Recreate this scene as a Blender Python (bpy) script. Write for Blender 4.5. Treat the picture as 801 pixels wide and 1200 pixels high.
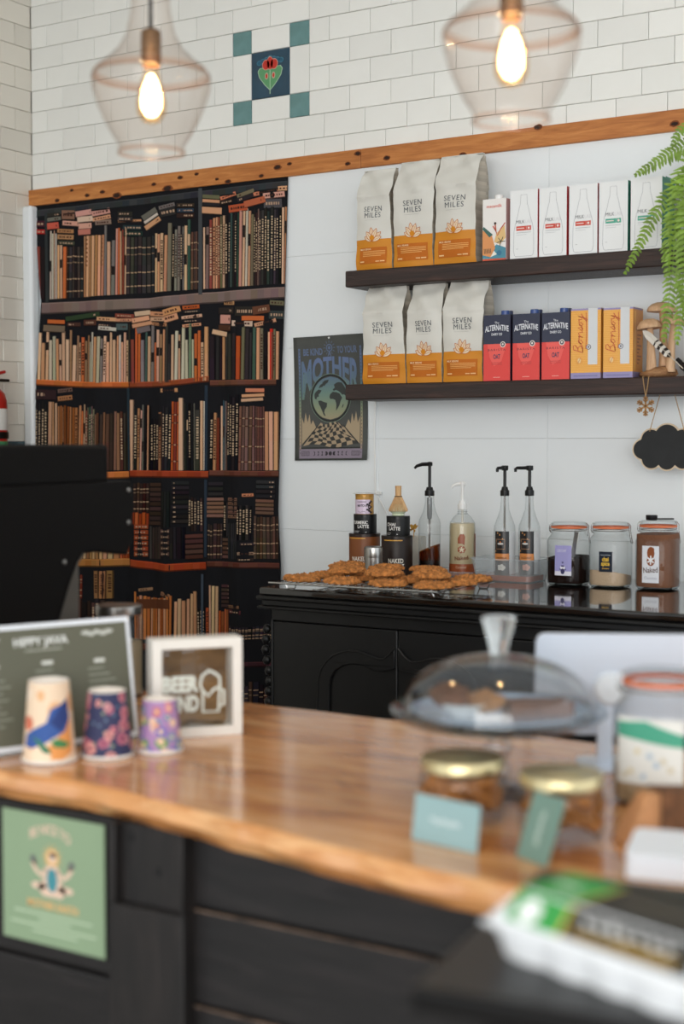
import bpy, bmesh, math, random
from math import sin, cos, pi, radians as R_
from mathutils import Vector, Matrix, noise
from mathutils.geometry import tessellate_polygon

for o in list(bpy.data.objects):
    bpy.data.objects.remove(o, do_unlink=True)
scene = bpy.context.scene
C = scene.collection
random.seed(7)

# ------------------------------------------------------------------ camera
FPX = 1720.0; ZC = 1.42; YAW = R_(32.2); PITCH = math.atan(80 / FPX)
cd = bpy.data.cameras.new('camera')
cam = bpy.data.objects.new('camera', cd); C.objects.link(cam)
cam.location = (0, 0, ZC)
cam.rotation_euler = (pi / 2 - PITCH, 0, YAW)
cd.sensor_fit = 'HORIZONTAL'; cd.sensor_width = 24.0; cd.lens = 24.0 * FPX / 801
cd.clip_start = 0.05
cd.dof.use_dof = True; cd.dof.focus_distance = 4.45; cd.dof.aperture_fstop = 2.3
scene.camera = cam
# ------------------------------------------------------------------ world, daylight, exposure
w = bpy.data.worlds.new('daylight'); scene.world = w; w.use_nodes = True
bg = w.node_tree.nodes['Background']
bg.inputs[0].default_value = (0.88, 0.95, 1.0, 1); bg.inputs[1].default_value = 1.0
def area(name, loc, rot, sx, sy, power, col):
    l = bpy.data.lights.new(name, 'AREA'); l.shape = 'RECTANGLE'; l.size = sx; l.size_y = sy
    l.energy = power; l.color = col
    o = bpy.data.objects.new(name, l); C.objects.link(o); o.location = loc; o.rotation_euler = rot
    return o
# daylight of the shop front behind the camera
area('shopfront_daylight', (1.2, -2.9, 1.9), (R_(90), 0, 0), 4.5, 2.2, 90, (1.0, 0.97, 0.93))
scene.view_settings.view_transform = 'Standard'
scene.view_settings.look = 'None'
scene.view_settings.gamma = 1.0
scene.view_settings.use_curve_mapping = False
scene.view_settings.exposure = 0.75
scene.cycles.transparent_max_bounces = 24

# ------------------------------------------------------------------ helpers: pixels to places
_fw = Vector((-sin(YAW) * cos(PITCH), cos(YAW) * cos(PITCH), -sin(PITCH)))
_rt = Vector((cos(YAW), sin(YAW), 0))
_up = _rt.cross(_fw)
CAM = Vector((0, 0, ZC))
def ray(px, py): return _fw + _rt * ((px - 400.5) / FPX) - _up * ((py - 600) / FPX)
def on_y(px, py, Y): d = ray(px, py); return CAM + d * (Y / d.y)
def on_x(px, py, X): d = ray(px, py); return CAM + d * (X / d.x)
def on_z(px, py, Z): d = ray(px, py); return CAM + d * ((Z - ZC) / d.z)
def on_plane(px, py, P, N): d = ray(px, py); return CAM + d * ((P - CAM).dot(N) / d.dot(N))

# ------------------------------------------------------------------ helpers: colours and materials
def lin(c):
    out = []
    for x in c[:3]:
        x = x / 255.0
        out.append(x / 12.92 if x <= 0.04045 else ((x + 0.055) / 1.055) ** 2.4)
    return tuple(out)
_M = {}
def nt(name):
    m = bpy.data.materials.new(name); m.use_nodes = True
    t = m.node_tree; b = t.nodes['Principled BSDF']
    _M[name] = m
    return m, t, b
def mat(name, col, rough=0.5, metal=0.0, spec=0.5, coat=0.0, var=0.0, scale=8.0, bump=0.0, bscale=40.0, rand=0.0, trans=0.0, stretch=None, subsurf=0.0):
    if name in _M: return _M[name]
    m, t, b = nt(name)
    c = lin(col) + (1,)
    b.inputs['Base Color'].default_value = c
    b.inputs['Roughness'].default_value = rough; b.inputs['Metallic'].default_value = metal
    b.inputs['Specular IOR Level'].default_value = spec; b.inputs['Coat Weight'].default_value = coat
    b.inputs['Transmission Weight'].default_value = trans
    L = t.links.new
    tc = t.nodes.new('ShaderNodeTexCoord')
    vec = tc.outputs['Object']
    if stretch:
        mp = t.nodes.new('ShaderNodeMapping'); mp.inputs['Scale'].default_value = stretch
        L(vec, mp.inputs['Vector']); vec = mp.outputs['Vector']
    src = None
    if var > 0:
        n = t.nodes.new('ShaderNodeTexNoise'); n.inputs['Scale'].default_value = scale; n.inputs['Detail'].default_value = 5
        L(vec, n.inputs['Vector'])
        rp = t.nodes.new('ShaderNodeMapRange'); rp.inputs[1].default_value = 0.3; rp.inputs[2].default_value = 0.7
        rp.inputs[3].default_value = 1 - var; rp.inputs[4].default_value = 1 + var
        L(n.outputs['Fac'], rp.inputs[0]); src = rp.outputs[0]
    if rand > 0:
        oi = t.nodes.new('ShaderNodeObjectInfo')
        rp2 = t.nodes.new('ShaderNodeMapRange'); rp2.inputs[3].default_value = 1 - rand; rp2.inputs[4].default_value = 1 + rand * 0.4
        L(oi.outputs['Random'], rp2.inputs[0])
        if src:
            mu = t.nodes.new('ShaderNodeMath'); mu.operation = 'MULTIPLY'; L(src, mu.inputs[0]); L(rp2.outputs[0], mu.inputs[1]); src = mu.outputs[0]
        else: src = rp2.outputs[0]
    if src:
        vm = t.nodes.new('ShaderNodeVectorMath'); vm.operation = 'SCALE'; vm.inputs[0].default_value = c[:3]
        L(src, vm.inputs['Scale']); L(vm.outputs[0], b.inputs['Base Color'])
    if bump > 0:
        n2 = t.nodes.new('ShaderNodeTexNoise'); n2.inputs['Scale'].default_value = bscale; n2.inputs['Detail'].default_value = 4
        L(vec, n2.inputs['Vector'])
        bp = t.nodes.new('ShaderNodeBump'); bp.inputs['Strength'].default_value = bump; bp.inputs['Distance'].default_value = 0.01
        L(n2.outputs['Fac'], bp.inputs['Height']); L(bp.outputs[0], b.inputs['Normal'])
    return m
def wood(name, ca, cb, cc=None, rough=0.4, axis='X', scale=6.0, stretch=9.0, knots=0.0, coat=0.0, bump=0.15, spec=0.5, kcol=(40, 22, 12)):
    """long-grained timber: stretched noise ramp between three tones, optional knots"""
    if name in _M: return _M[name]
    m, t, b = nt(name); L = t.links.new
    tc = t.nodes.new('ShaderNodeTexCoord')
    mp = t.nodes.new('ShaderNodeMapping')
    s = [stretch, stretch, stretch]; s['XYZ'.index(axis)] = 1.0
    mp.inputs['Scale'].default_value = s
    L(tc.outputs['Object'], mp.inputs['Vector'])
    n = t.nodes.new('ShaderNodeTexNoise'); n.inputs['Scale'].default_value = scale; n.inputs['Detail'].default_value = 8; n.inputs['Roughness'].default_value = 0.62; n.inputs['Distortion'].default_value = 0.9
    L(mp.outputs[0], n.inputs['Vector'])
    r = t.nodes.new('ShaderNodeValToRGB')
    r.color_ramp.elements[0].position = 0.3; r.color_ramp.elements[0].color = lin(ca) + (1,)
    r.color_ramp.elements[1].position = 0.68; r.color_ramp.elements[1].color = lin(cb) + (1,)
    if cc:
        e = r.color_ramp.elements.new(0.5); e.color = lin(cc) + (1,)
    L(n.outputs['Fac'], r.inputs['Fac'])
    out = r.outputs['Color']
    if knots > 0:
        mp2 = t.nodes.new('ShaderNodeMapping'); s2 = [1.0, 1.0, 1.0]; s2['XYZ'.index(axis)] = 0.6
        mp2.inputs['Scale'].default_value = s2
        L(tc.outputs['Object'], mp2.inputs['Vector'])
        v = t.nodes.new('ShaderNodeTexVoronoi'); v.inputs['Scale'].default_value = knots
        L(mp2.outputs[0], v.inputs['Vector'])
        mr = t.nodes.new('ShaderNodeMapRange'); mr.inputs[1].default_value = 0.10; mr.inputs[2].default_value = 0.22; mr.inputs[3].default_value = 1.0; mr.inputs[4].default_value = 0.0
        L(v.outputs['Distance'], mr.inputs[0])
        mx = t.nodes.new('ShaderNodeMix'); mx.data_type = 'RGBA'
        L(mr.outputs[0], mx.inputs[0]); L(out, mx.inputs[6]); mx.inputs[7].default_value = lin(kcol) + (1,)
        out = mx.outputs[2]
    L(out, b.inputs['Base Color'])
    b.inputs['Roughness'].default_value = rough; b.inputs['Coat Weight'].default_value = coat; b.inputs['Coat Roughness'].default_value = 0.12
    b.inputs['Specular IOR Level'].default_value = spec
    bp = t.nodes.new('ShaderNodeBump'); bp.inputs['Strength'].default_value = bump; bp.inputs['Distance'].default_value = 0.004
    L(n.outputs['Fac'], bp.inputs['Height']); L(bp.outputs[0], b.inputs['Normal'])
    return m
def print_mat(name, rough=0.6, spec=0.4, coat=0.0):
    """flat print: the colour stored on each printed face"""
    if name in _M: return _M[name]
    m, t, b = nt(name)
    a = t.nodes.new('ShaderNodeVertexColor'); a.layer_name = 'Col'
    t.links.new(a.outputs['Color'], b.inputs['Base Color'])
    b.inputs['Roughness'].default_value = rough; b.inputs['Specular IOR Level'].default_value = spec; b.inputs['Coat Weight'].default_value = coat
    return m
def thin_glass(name, tint=(255, 255, 255), edge=(150, 160, 160), rough=0.02, ior=1.45, haze=0.0):
    """thin clear sheet: light passes straight on, reflection by Fresnel, denser where seen edge-on"""
    if name in _M: return _M[name]
    m, t, b = nt(name); t.nodes.remove(b); L = t.links.new
    out = t.nodes['Material Output']
    lw = t.nodes.new('ShaderNodeLayerWeight'); lw.inputs['Blend'].default_value = 0.14
    mx = t.nodes.new('ShaderNodeMix'); mx.data_type = 'RGBA'
    mx.inputs[6].default_value = lin(tint) + (1,); mx.inputs[7].default_value = lin(edge) + (1,)
    L(lw.outputs['Facing'], mx.inputs[0])
    tr = t.nodes.new('ShaderNodeBsdfTransparent'); L(mx.outputs[2], tr.inputs[0])
    gl = t.nodes.new('ShaderNodeBsdfGlossy'); gl.inputs['Roughness'].default_value = rough
    fr = t.nodes.new('ShaderNodeFresnel')
    ge = t.nodes.new('ShaderNodeNewGeometry'); mr = t.nodes.new('ShaderNodeMapRange')      # same reflection from both faces of the sheet
    mr.inputs[3].default_value = ior; mr.inputs[4].default_value = 1.0 / ior
    L(ge.outputs['Backfacing'], mr.inputs[0]); L(mr.outputs[0], fr.inputs['IOR'])
    ms = t.nodes.new('ShaderNodeMixShader'); L(fr.outputs[0], ms.inputs[0]); L(tr.outputs[0], ms.inputs[1]); L(gl.outputs[0], ms.inputs[2])
    sh = ms.outputs[0]
    if haze > 0:
        df = t.nodes.new('ShaderNodeBsdfDiffuse'); df.inputs[0].default_value = (0.85, 0.87, 0.88, 1)
        m2 = t.nodes.new('ShaderNodeMixShader'); m2.inputs[0].default_value = haze
        L(sh, m2.inputs[1]); L(df.outputs[0], m2.inputs[2]); sh = m2.outputs[0]
    L(sh, out.inputs['Surface'])
    return m
def emit(name, col, strength):
    if name in _M: return _M[name]
    m, t, b = nt(name)
    b.inputs['Base Color'].default_value = lin(col) + (1,)
    b.inputs['Emission Color'].default_value = lin(col) + (1,); b.inputs['Emission Strength'].default_value = strength
    return m

# ------------------------------------------------------------------ helpers: meshes
class MB:
    def __init__(s): s.v = []; s.f = []; s.c = []; s.mi = []
    def add(s, vs, fs, col=None, mi=0, M=None):
        n = len(s.v)
        s.v += [tuple(M @ Vector(p)) if M else tuple(p) for p in vs]
        for f in fs:
            s.f.append(tuple(i + n for i in f)); s.c.append(col); s.mi.append(mi)
        return s
    def box(s, x0, x1, y0, y1, z0, z1, col=None, mi=0, M=None):
        vs = [(x0, y0, z0), (x1, y0, z0), (x1, y1, z0), (x0, y1, z0), (x0, y0, z1), (x1, y0, z1), (x1, y1, z1), (x0, y1, z1)]
        return s.add(vs, [(3, 2, 1, 0), (4, 5, 6, 7), (0, 1, 5, 4), (1, 2, 6, 5), (2, 3, 7, 6), (3, 0, 4, 7)], col, mi, M)
    def lathe(s, prof, n=32, c=(0, 0, 0), col=None, mi=0, M=None, cap0=False, cap1=False, sq=None):
        """profile [(r, z)] turned about z; sq = superellipse exponent for squarish bodies"""
        vs = []; fs = []
        for r, z in prof:
            for k in range(n):
                a = 2 * pi * k / n
                q = 1.0
                if sq: q = 1.0 / ((abs(cos(a)) ** sq + abs(sin(a)) ** sq) ** (1.0 / sq)); q = min(q, 1.25)
                vs.append((c[0] + r * q * cos(a), c[1] + r * q * sin(a), c[2] + z))
        for i in range(len(prof) - 1):
            for k in range(n):
                k2 = (k + 1) % n
                fs.append((i * n + k, i * n + k2, (i + 1) * n + k2, (i + 1) * n + k))
        if cap0: fs.append(tuple(range(n - 1, -1, -1)))
        if cap1: b = (len(prof) - 1) * n; fs.append(tuple(b + k for k in range(n)))
        return s.add(vs, fs, col, mi, M)
    def tube(s, path, r, n=8, col=None, mi=0, M=None, closed=False, caps=True):
        P = [Vector(p) for p in path]; m = len(P)
        rs = r if isinstance(r, (list, tuple)) else [r] * m
        vs = []; fs = []; prev = None
        for i, p in enumerate(P):
            if closed: t = P[(i + 1) % m] - P[i - 1]
            else: t = P[min(i + 1, m - 1)] - P[max(i - 1, 0)]
            if t.length < 1e-9: t = Vector((0, 0, 1))
            t.normalize()
            if prev is None:
                h = Vector((0, 0, 1)) if abs(t.z) < 0.9 else Vector((1, 0, 0))
                a = t.cross(h).normalized()
            else:
                a = (prev - t * prev.dot(t))
                a = a.normalized() if a.length > 1e-6 else t.orthogonal().normalized()
            prev = a; b = t.cross(a)
            for k in range(n):
                q = 2 * pi * k / n
                vs.append(p + (a * cos(q) + b * sin(q)) * rs[i])
        rng = m if closed else m - 1
        for i in range(rng):
            j = (i + 1) % m
            for k in range(n):
                k2 = (k + 1) % n
                fs.append((i * n + k, i * n + k2, j * n + k2, j * n + k))
        if caps and not closed:
            fs.append(tuple(range(n - 1, -1, -1))); fs.append(tuple((m - 1) * n + k for k in range(n)))
        return s.add(vs, fs, col, mi, M)
    def prism(s, poly, d0, d1, fn, col=None, mi=0):
        """closed 2D outline swept from depth d0 to d1; fn(x, y, d) gives the place"""
        n = len(poly)
        vs = [fn(x, y, d0) for x, y in poly] + [fn(x, y, d1) for x, y in poly]
        tri = tessellate_polygon([[Vector((x, y, 0)) for x, y in poly]])
        ar = sum(poly[i][0] * poly[(i + 1) % n][1] - poly[(i + 1) % n][0] * poly[i][1] for i in range(n))
        fs = []
        for t in tri:
            fs.append(tuple(t)); fs.append(tuple(i + n for i in reversed(t)))
        for i in range(n):
            j = (i + 1) % n
            fs.append((i, j, n + j, n + i))
        return s.add(vs, fs, col, mi)
    def build(s, name, mats, parent=None, smooth=35, bevel=0.0, loc=None, seg=2, fix=True):
        me = bpy.data.meshes.new(name)
        me.from_pydata([tuple(v) for v in s.v], [], s.f)
        if not isinstance(mats, (list, tuple)): mats = [mats]
        for m in mats: me.materials.append(m)
        if len(mats) > 1:
            for p, i in zip(me.polygons, s.mi): p.material_index = i
        if any(c is not None for c in s.c):
            at = me.color_attributes.new('Col', 'FLOAT_COLOR', 'CORNER')
            for p, c in zip(me.polygons, s.c):
                q = lin(c if c is not None else (200, 200, 200)) + (1.0,)
                for li in p.loop_indices: at.data[li].color = q
        me.validate()
        if fix:
            bm = bmesh.new(); bm.from_mesh(me); bmesh.ops.recalc_face_normals(bm, faces=bm.faces); bm.to_mesh(me); bm.free()
        me.update()
        if smooth:
            for p in me.polygons: p.use_smooth = True
            me.set_sharp_from_angle(angle=R_(smooth))
        o = bpy.data.objects.new(name, me); C.objects.link(o)
        if parent: o.parent = parent
        if loc: o.location = loc
        if bevel > 0:
            b = o.modifiers.new('bevel', 'BEVEL'); b.width = bevel; b.segments = seg; b.limit_method = 'ANGLE'; b.angle_limit = R_(40)
        return o
def tag(o, label, cat=None, group=None, kind=None):
    o['label'] = label
    if cat: o['category'] = cat
    if group: o['group'] = group
    if kind: o['kind'] = kind
    return o
def thing(name, label, cat, loc=(0, 0, 0), rotz=0.0, group=None):
    o = bpy.data.objects.new(name, None); C.objects.link(o)
    o.empty_display_size = 0.05; o.location = loc; o.rotation_euler = (0, 0, rotz)
    return tag(o, label, cat, group)
def dup(root, loc, rotz, label):
    def cp(o, par):
        c = o.copy(); C.objects.link(c); c.parent = par
        for k in o.children: cp(k, c)
        return c
    r = cp(root, None); r.location = loc; r.rotation_euler = (0, 0, rotz); r['label'] = label
    return r
def facing(p, extra=0.0):
    """angle about z of the direction from p to the camera"""
    return math.atan2(-p[1], -p[0]) + extra

# ------------------------------------------------------------------ helpers: flat print
_TX = {}
def text_tris(body, bold=0.0, spacing=1.0):
    key = (body, bold, spacing)
    if key in _TX: return _TX[key]
    cu = bpy.data.curves.new('lettering', 'FONT'); cu.body = body; cu.size = 1.0; cu.offset = bold; cu.space_character = spacing
    cu.resolution_u = 3
    o = bpy.data.objects.new('lettering', cu); C.objects.link(o)
    dg = bpy.context.evaluated_depsgraph_get(); dg.update()
    me = o.evaluated_get(dg).to_mesh()
    vs = [(v.co.x, v.co.y) for v in me.vertices]; fs = [tuple(p.vertices) for p in me.polygons]
    o.evaluated_get(dg).to_mesh_clear()
    bpy.data.objects.remove(o, do_unlink=True); bpy.data.curves.remove(cu)
    x0 = min(v[0] for v in vs); x1 = max(v[0] for v in vs)
    vs = [(x - (x0 + x1) / 2, y) for x, y in vs]
    _TX[key] = (vs, fs, x1 - x0)
    return _TX[key]
class Print:
    def __init__(s): s.it = []
    def poly(s, pts, c, L=0):
        n = len(pts)
        if n <= 4: s.it.append((pts, [tuple(range(n))], c, L)); return s
        tri = tessellate_polygon([[Vector((x, y, 0)) for x, y in pts]])
        s.it.append((pts, [tuple(t) for t in tri], c, L)); return s
    def rect(s, x0, y0, x1, y1, c, L=0, nx=1, ny=1):
        vs = [(x0 + (x1 - x0) * i / nx, y0 + (y1 - y0) * j / ny) for j in range(ny + 1) for i in range(nx + 1)]
        fs = [(j * (nx + 1) + i, j * (nx + 1) + i + 1, (j + 1) * (nx + 1) + i + 1, (j + 1) * (nx + 1) + i) for j in range(ny) for i in range(nx)]
        s.it.append((vs, fs, c, L)); return s
    def disc(s, cx, cy, r, c, L=0, n=24, ry=None, jit=0.0):
        ry = ry or r
        return s.poly([(cx + r * cos(2 * pi * k / n) * (1 + jit * random.uniform(-1, 1)), cy + ry * sin(2 * pi * k / n) * (1 + jit * random.uniform(-1, 1))) for k in range(n)], c, L)
    def ring(s, cx, cy, r0, r1, c, L=0, n=40):
        vs = [(cx + r * cos(2 * pi * k / n), cy + r * sin(2 * pi * k / n)) for r in (r0, r1) for k in range(n)]
        s.it.append((vs, [(k, (k + 1) % n, n + (k + 1) % n, n + k) for k in range(n)], c, L)); return s
    def line(s, pts, wd, c, L=0, closed=False):
        P = [Vector(p) for p in pts]; m = len(P); vs = []
        for i in range(m):
            t = (P[(i + 1) % m] - P[i - 1]) if closed else (P[min(i + 1, m - 1)] - P[max(i - 1, 0)])
            t = t.normalized() if t.length > 1e-9 else Vector((1, 0))
            nn = Vector((-t.y, t.x)) * wd / 2
            vs += [tuple(P[i] + nn), tuple(P[i] - nn)]
        rng = m if closed else m - 1
        s.it.append((vs, [(2 * i, 2 * i + 1, 2 * ((i + 1) % m) + 1, 2 * ((i + 1) % m)) for i in range(rng)], c, L)); return s
    def text(s, body, x, y, size, c, L=1, bold=0.0, width=None, align='C', rot=0.0, warp=None, spacing=1.0, shear=0.0):
        vs, fs, wd = text_tris(body, bold, spacing)
        sx = size if width is None else width / wd
        out = []
        for px, py in vs:
            if align == 'L': px += wd / 2
            if align == 'R': px -= wd / 2
            qx, qy = px * sx + shear * py * size, py * size
            if warp: qx, qy = warp(qx, qy)
            out.append((x + qx * cos(rot) - qy * sin(rot), y + qx * sin(rot) + qy * cos(rot)))
        s.it.append((out, fs, c, L)); return s
    def build(s, name, parent, fn, m, step=0.00025, label=None, maxlen=None):
        mb = MB()
        for vs, fs, c, L in s.it:
            if maxlen:                          # cut long faces so that they follow a curved sheet
                nv = []; nf = []
                todo = [(vs[f[0]], vs[f[i]], vs[f[i + 1]]) for f in fs for i in range(1, len(f) - 1)]
                while todo:
                    a, b, d = todo.pop()
                    e = [(math.dist(a, b), 0), (math.dist(b, d), 1), (math.dist(d, a), 2)]; l, k = max(e)
                    if l > maxlen:
                        if k == 1: a, b, d = b, d, a
                        elif k == 2: a, b, d = d, a, b
                        m_ = ((a[0] + b[0]) / 2, (a[1] + b[1]) / 2); todo += [(a, m_, d), (m_, b, d)]
                    else:
                        i = len(nv); nv += [a, b, d]; nf.append((i, i + 1, i + 2))
                vs, fs = nv, nf
            mb.add([fn(x, y, step * (L + 1)) for x, y in vs], fs, c)
        o = mb.build(name, m, parent, smooth=0, fix=False)
        if label: o['label'] = label
        return o
def cyl_map(r, a0, z0=0.0, cx=0.0, cy=0.0):
    def fn(x, y, d):
        a = a0 + x / r
        return (cx + (r + d) * cos(a), cy + (r + d) * sin(a), z0 + y)
    return fn
def front_map(y0): return lambda x, y, d: (x, y0 - d, y)
PAPER = print_mat('printed_paper', 0.65, 0.3)
GLOSSP = print_mat('printed_gloss', 0.28, 0.5)
CLOTHP = print_mat('printed_cloth', 0.9, 0.1)

# ================================================================== the room
YB = 4.05; XL = -3.913
ZT0, ZT1 = 2.298, 2.358         # timber rail
TP, TR = 0.154, 0.077           # tile pitch
m_grout = mat('grout', (150, 148, 142), 0.9, var=0.08)
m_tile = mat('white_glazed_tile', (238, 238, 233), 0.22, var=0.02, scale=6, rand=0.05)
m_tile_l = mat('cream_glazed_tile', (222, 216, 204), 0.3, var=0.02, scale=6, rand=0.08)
m_white = mat('white_wall_paint', (234, 238, 240), 0.35, var=0.015, scale=3)
m_seam = mat('panel_joint', (196, 202, 205), 0.7)
m_ceil = mat('ceiling_paint', (235, 235, 232), 0.8)
m_floor = mat('concrete_floor', (120, 112, 104), 0.55, var=0.12, scale=3)
wb = MB().box(XL - 0.1, 1.6, YB, YB + 0.12, 0, 3.4).build('wall_back', m_grout, smooth=0)
tag(wb, 'white subway tiled wall above a timber rail, plain white panels below', kind='structure')
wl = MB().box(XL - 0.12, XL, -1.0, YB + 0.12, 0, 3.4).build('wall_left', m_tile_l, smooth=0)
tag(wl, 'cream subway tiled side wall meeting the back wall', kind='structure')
fl = MB().box(XL - 0.12, 3.4, -3.2, YB + 0.12, -0.1, 0).build('floor', m_floor, smooth=0)
tag(fl, 'grey concrete cafe floor', kind='structure')
ce = MB().box(XL - 0.12, 3.4, -3.2, YB + 0.12, 3.4, 3.5).build('ceiling', m_ceil, smooth=0)
tag(ce, 'plain white cafe ceiling', kind='structure')

_tm = {}
def tile_mesh(wd, ht, th, m, name):
    k = (round(wd, 4), round(ht, 4), m.name)
    if k in _tm: return _tm[k]
    e = 0.0018 if name != 'wall_panel' else 0.0005
    a, b = wd / 2, ht / 2
    vs = [(-a, 0, -b), (a, 0, -b), (a, 0, b), (-a, 0, b), (-a, -th + e, -b), (a, -th + e, -b), (a, -th + e, b), (-a, -th + e, b),
          (-a + e, -th, -b + e), (a - e, -th, -b + e), (a - e, -th, b - e), (-a + e, -th, b - e)]
    fs = [(8, 9, 10, 11), (0, 1, 5, 4), (1, 2, 6, 5), (2, 3, 7, 6), (3, 0, 4, 7), (4, 5, 9, 8), (5, 6, 10, 9), (6, 7, 11, 10), (7, 4, 8, 11)]
    me = bpy.data.meshes.new(name); me.from_pydata(vs, [], fs); me.materials.append(m); me.update()
    _tm[k] = me
    return me
def tile(par, x0, x1, z0, z1, m, name='tile', left=False, g=0.0014, th=0.007, jit=0.0006):
    wd, ht = x1 - x0 - g, z1 - z0 - g
    if wd < 0.006 or ht < 0.006: return None
    o = bpy.data.objects.new(name, tile_mesh(wd, ht, th, m, name)); C.objects.link(o); o.parent = par
    j = random.uniform(-jit, jit)
    if left:
        o.location = (XL + j, (x0 + x1) / 2, (z0 + z1) / 2); o.rotation_euler = (0, 0, pi / 2)
    else:
        o.location = ((x0 + x1) / 2, YB + j, (z0 + z1) / 2)
    return o
BX0 = on_y(274, 100, YB).x; BX1 = BX0 + 2 * TP      # mosaic panel edges
ROW1 = 2.414
EDGE = {0: BX0 + 0.058 + TP / 2, 1: BX0 + 0.058, 2: BX0, 3: BX0 + TP / 2, 4: BX0, 5: BX0 + TP / 2, 6: BX0, 7: BX0 + TP / 2, 8: BX0, 9: BX0 + TP / 2, 10: BX0}
XR = -0.72
for k in range(0, 11):
    z0 = ROW1 + (k - 1) * TR; z1 = z0 + TR
    if k == 0: z0 = ZT1 - 0.004
    e = EDGE[k]
    s0 = e - math.ceil((e - XL) / TP) * TP
    x = s0
    while x < XR:
        a, b = max(x, XL + 0.008), x + TP
        segs = [(a, b)]
        if 2 <= k <= 5:
            if b <= BX0 + 1e-4 or a >= BX1 - 1e-4: pass
            elif a < BX0 - 1e-4: segs = [(a, BX0)]
            elif b > BX1 + 1e-4: segs = [(BX1, b)]
            else: segs = []
        for p, q in segs: tile(wb, p, q, z0, z1, m_tile)
        x += TP
m_teal = mat('teal_glazed_tile', (98, 138, 138), 0.15, coat=0.5, var=0.16, scale=18)
zb = ROW1 + TR
for ix in (0, 1):
    for iz in (0, 1):
        xa = BX0 + (0 if ix == 0 else 1.5 * TP); za = zb + (0 if iz == 0 else 3 * TR)
        tile(wb, xa, xa + TP / 2, za, za + TR, m_teal, 'teal_tile')
tile(wb, BX0 + TP / 2, BX0 + 1.5 * TP, zb, zb + TR, m_tile)
tile(wb, BX0 + TP / 2, BX0 + 1.5 * TP, zb + 3 * TR, zb + 4 * TR, m_tile)
tile(wb, BX0, BX0 + TP / 2, zb + TR, zb + 3 * TR, m_tile)
tile(wb, BX0 + 1.5 * TP, BX1, zb + TR, zb + 3 * TR, m_tile)
m_deep = mat('deep_blue_glaze', (20, 62, 84), 0.12, coat=0.6, var=0.2, scale=10)
pt = tile(wb, BX0 + TP / 2, BX0 + 1.5 * TP, zb + TR, zb + 3 * TR, m_deep, 'picture_tile')
pt['label'] = 'dark blue picture tile with a red flower over a green heart leaf'
P = Print()
heart = [(0, -0.052), (-0.02, -0.034), (-0.042, -0.008), (-0.048, 0.012), (-0.04, 0.022), (-0.022, 0.021), (0, 0.012), (0.022, 0.021), (0.04, 0.022), (0.048, 0.012), (0.042, -0.008), (0.02, -0.034)]
P.poly([(x * 1.05, y * 1.05) for x, y in heart], (190, 215, 190), 0); P.poly(heart, (92, 152, 104), 1)
P.line([(0, 0.02), (0, -0.066)], 0.003, (170, 205, 170), 2)
for s in (-1, 1):
    P.disc(s * 0.014, -0.006, 0.007, (210, 190, 170), 2, 10, 0.011); P.disc(s * 0.014, -0.006, 0.0045, (190, 62, 40), 3, 10, 0.0085)
for a in range(-3, 4):
    P.disc(a * 0.0145, 0.052 - abs(a) * 0.004, 0.011, (60, 118, 140), 0, 10, 0.009); P.disc(a * 0.0145, 0.052 - abs(a) * 0.004, 0.008, (32, 88, 112), 1, 10, 0.006)
for cx, cy, rx, ry in ((-0.016, 0.031, 0.014, 0.016), (0.016, 0.031, 0.014, 0.016), (0, 0.035, 0.012, 0.02)):
    P.disc(cx, cy, rx * 1.12, (225, 170, 150), 2, 14, ry * 1.1); P.disc(cx, cy, rx, (192, 48, 36), 3, 14, ry)
P.build('flower_glaze', pt, front_map(-0.0071), GLOSSP)
# white wall lining: large panels below the rail
def panel_rows():
    zs = [2.304, 2.036, 1.736, 1.436, 1.136, 0.836, 0.536, 0.236, 0.0]
    xs0 = on_y(643, 500, YB).x
    xs = [xs0 - 0.585 * k for k in range(4, -4, -1)]
    xs = [max(x, XL + 0.01) for x in xs]
    for i in range(len(zs) - 1):
        for j in range(len(xs) - 1):
            if xs[j + 1] - xs[j] > 0.03: tile(wb, xs[j], xs[j + 1], zs[i + 1], zs[i], m_white, 'wall_panel', g=0.0005, th=0.012, jit=0.0)
panel_rows()
# side wall tiles
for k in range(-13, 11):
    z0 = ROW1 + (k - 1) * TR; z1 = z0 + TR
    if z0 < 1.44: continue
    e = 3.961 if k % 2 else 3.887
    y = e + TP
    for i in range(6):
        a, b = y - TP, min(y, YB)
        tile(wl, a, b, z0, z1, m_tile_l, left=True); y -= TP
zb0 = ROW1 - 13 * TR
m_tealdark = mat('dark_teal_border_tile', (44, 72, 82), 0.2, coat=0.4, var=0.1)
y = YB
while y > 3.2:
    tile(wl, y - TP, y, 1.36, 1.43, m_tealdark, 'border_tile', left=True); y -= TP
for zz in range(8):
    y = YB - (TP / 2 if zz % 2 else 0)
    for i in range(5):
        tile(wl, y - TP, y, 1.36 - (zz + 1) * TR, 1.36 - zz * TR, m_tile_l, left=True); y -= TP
tr = MB().box(XL + 0.002, XL + 0.05, YB - 0.06, YB - 0.013, 0, ZT0 - 0.002).build('trim_2', m_white, bevel=0.012, seg=3)
tag(tr, 'narrow white corner post below the timber rail', kind='structure')
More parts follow.
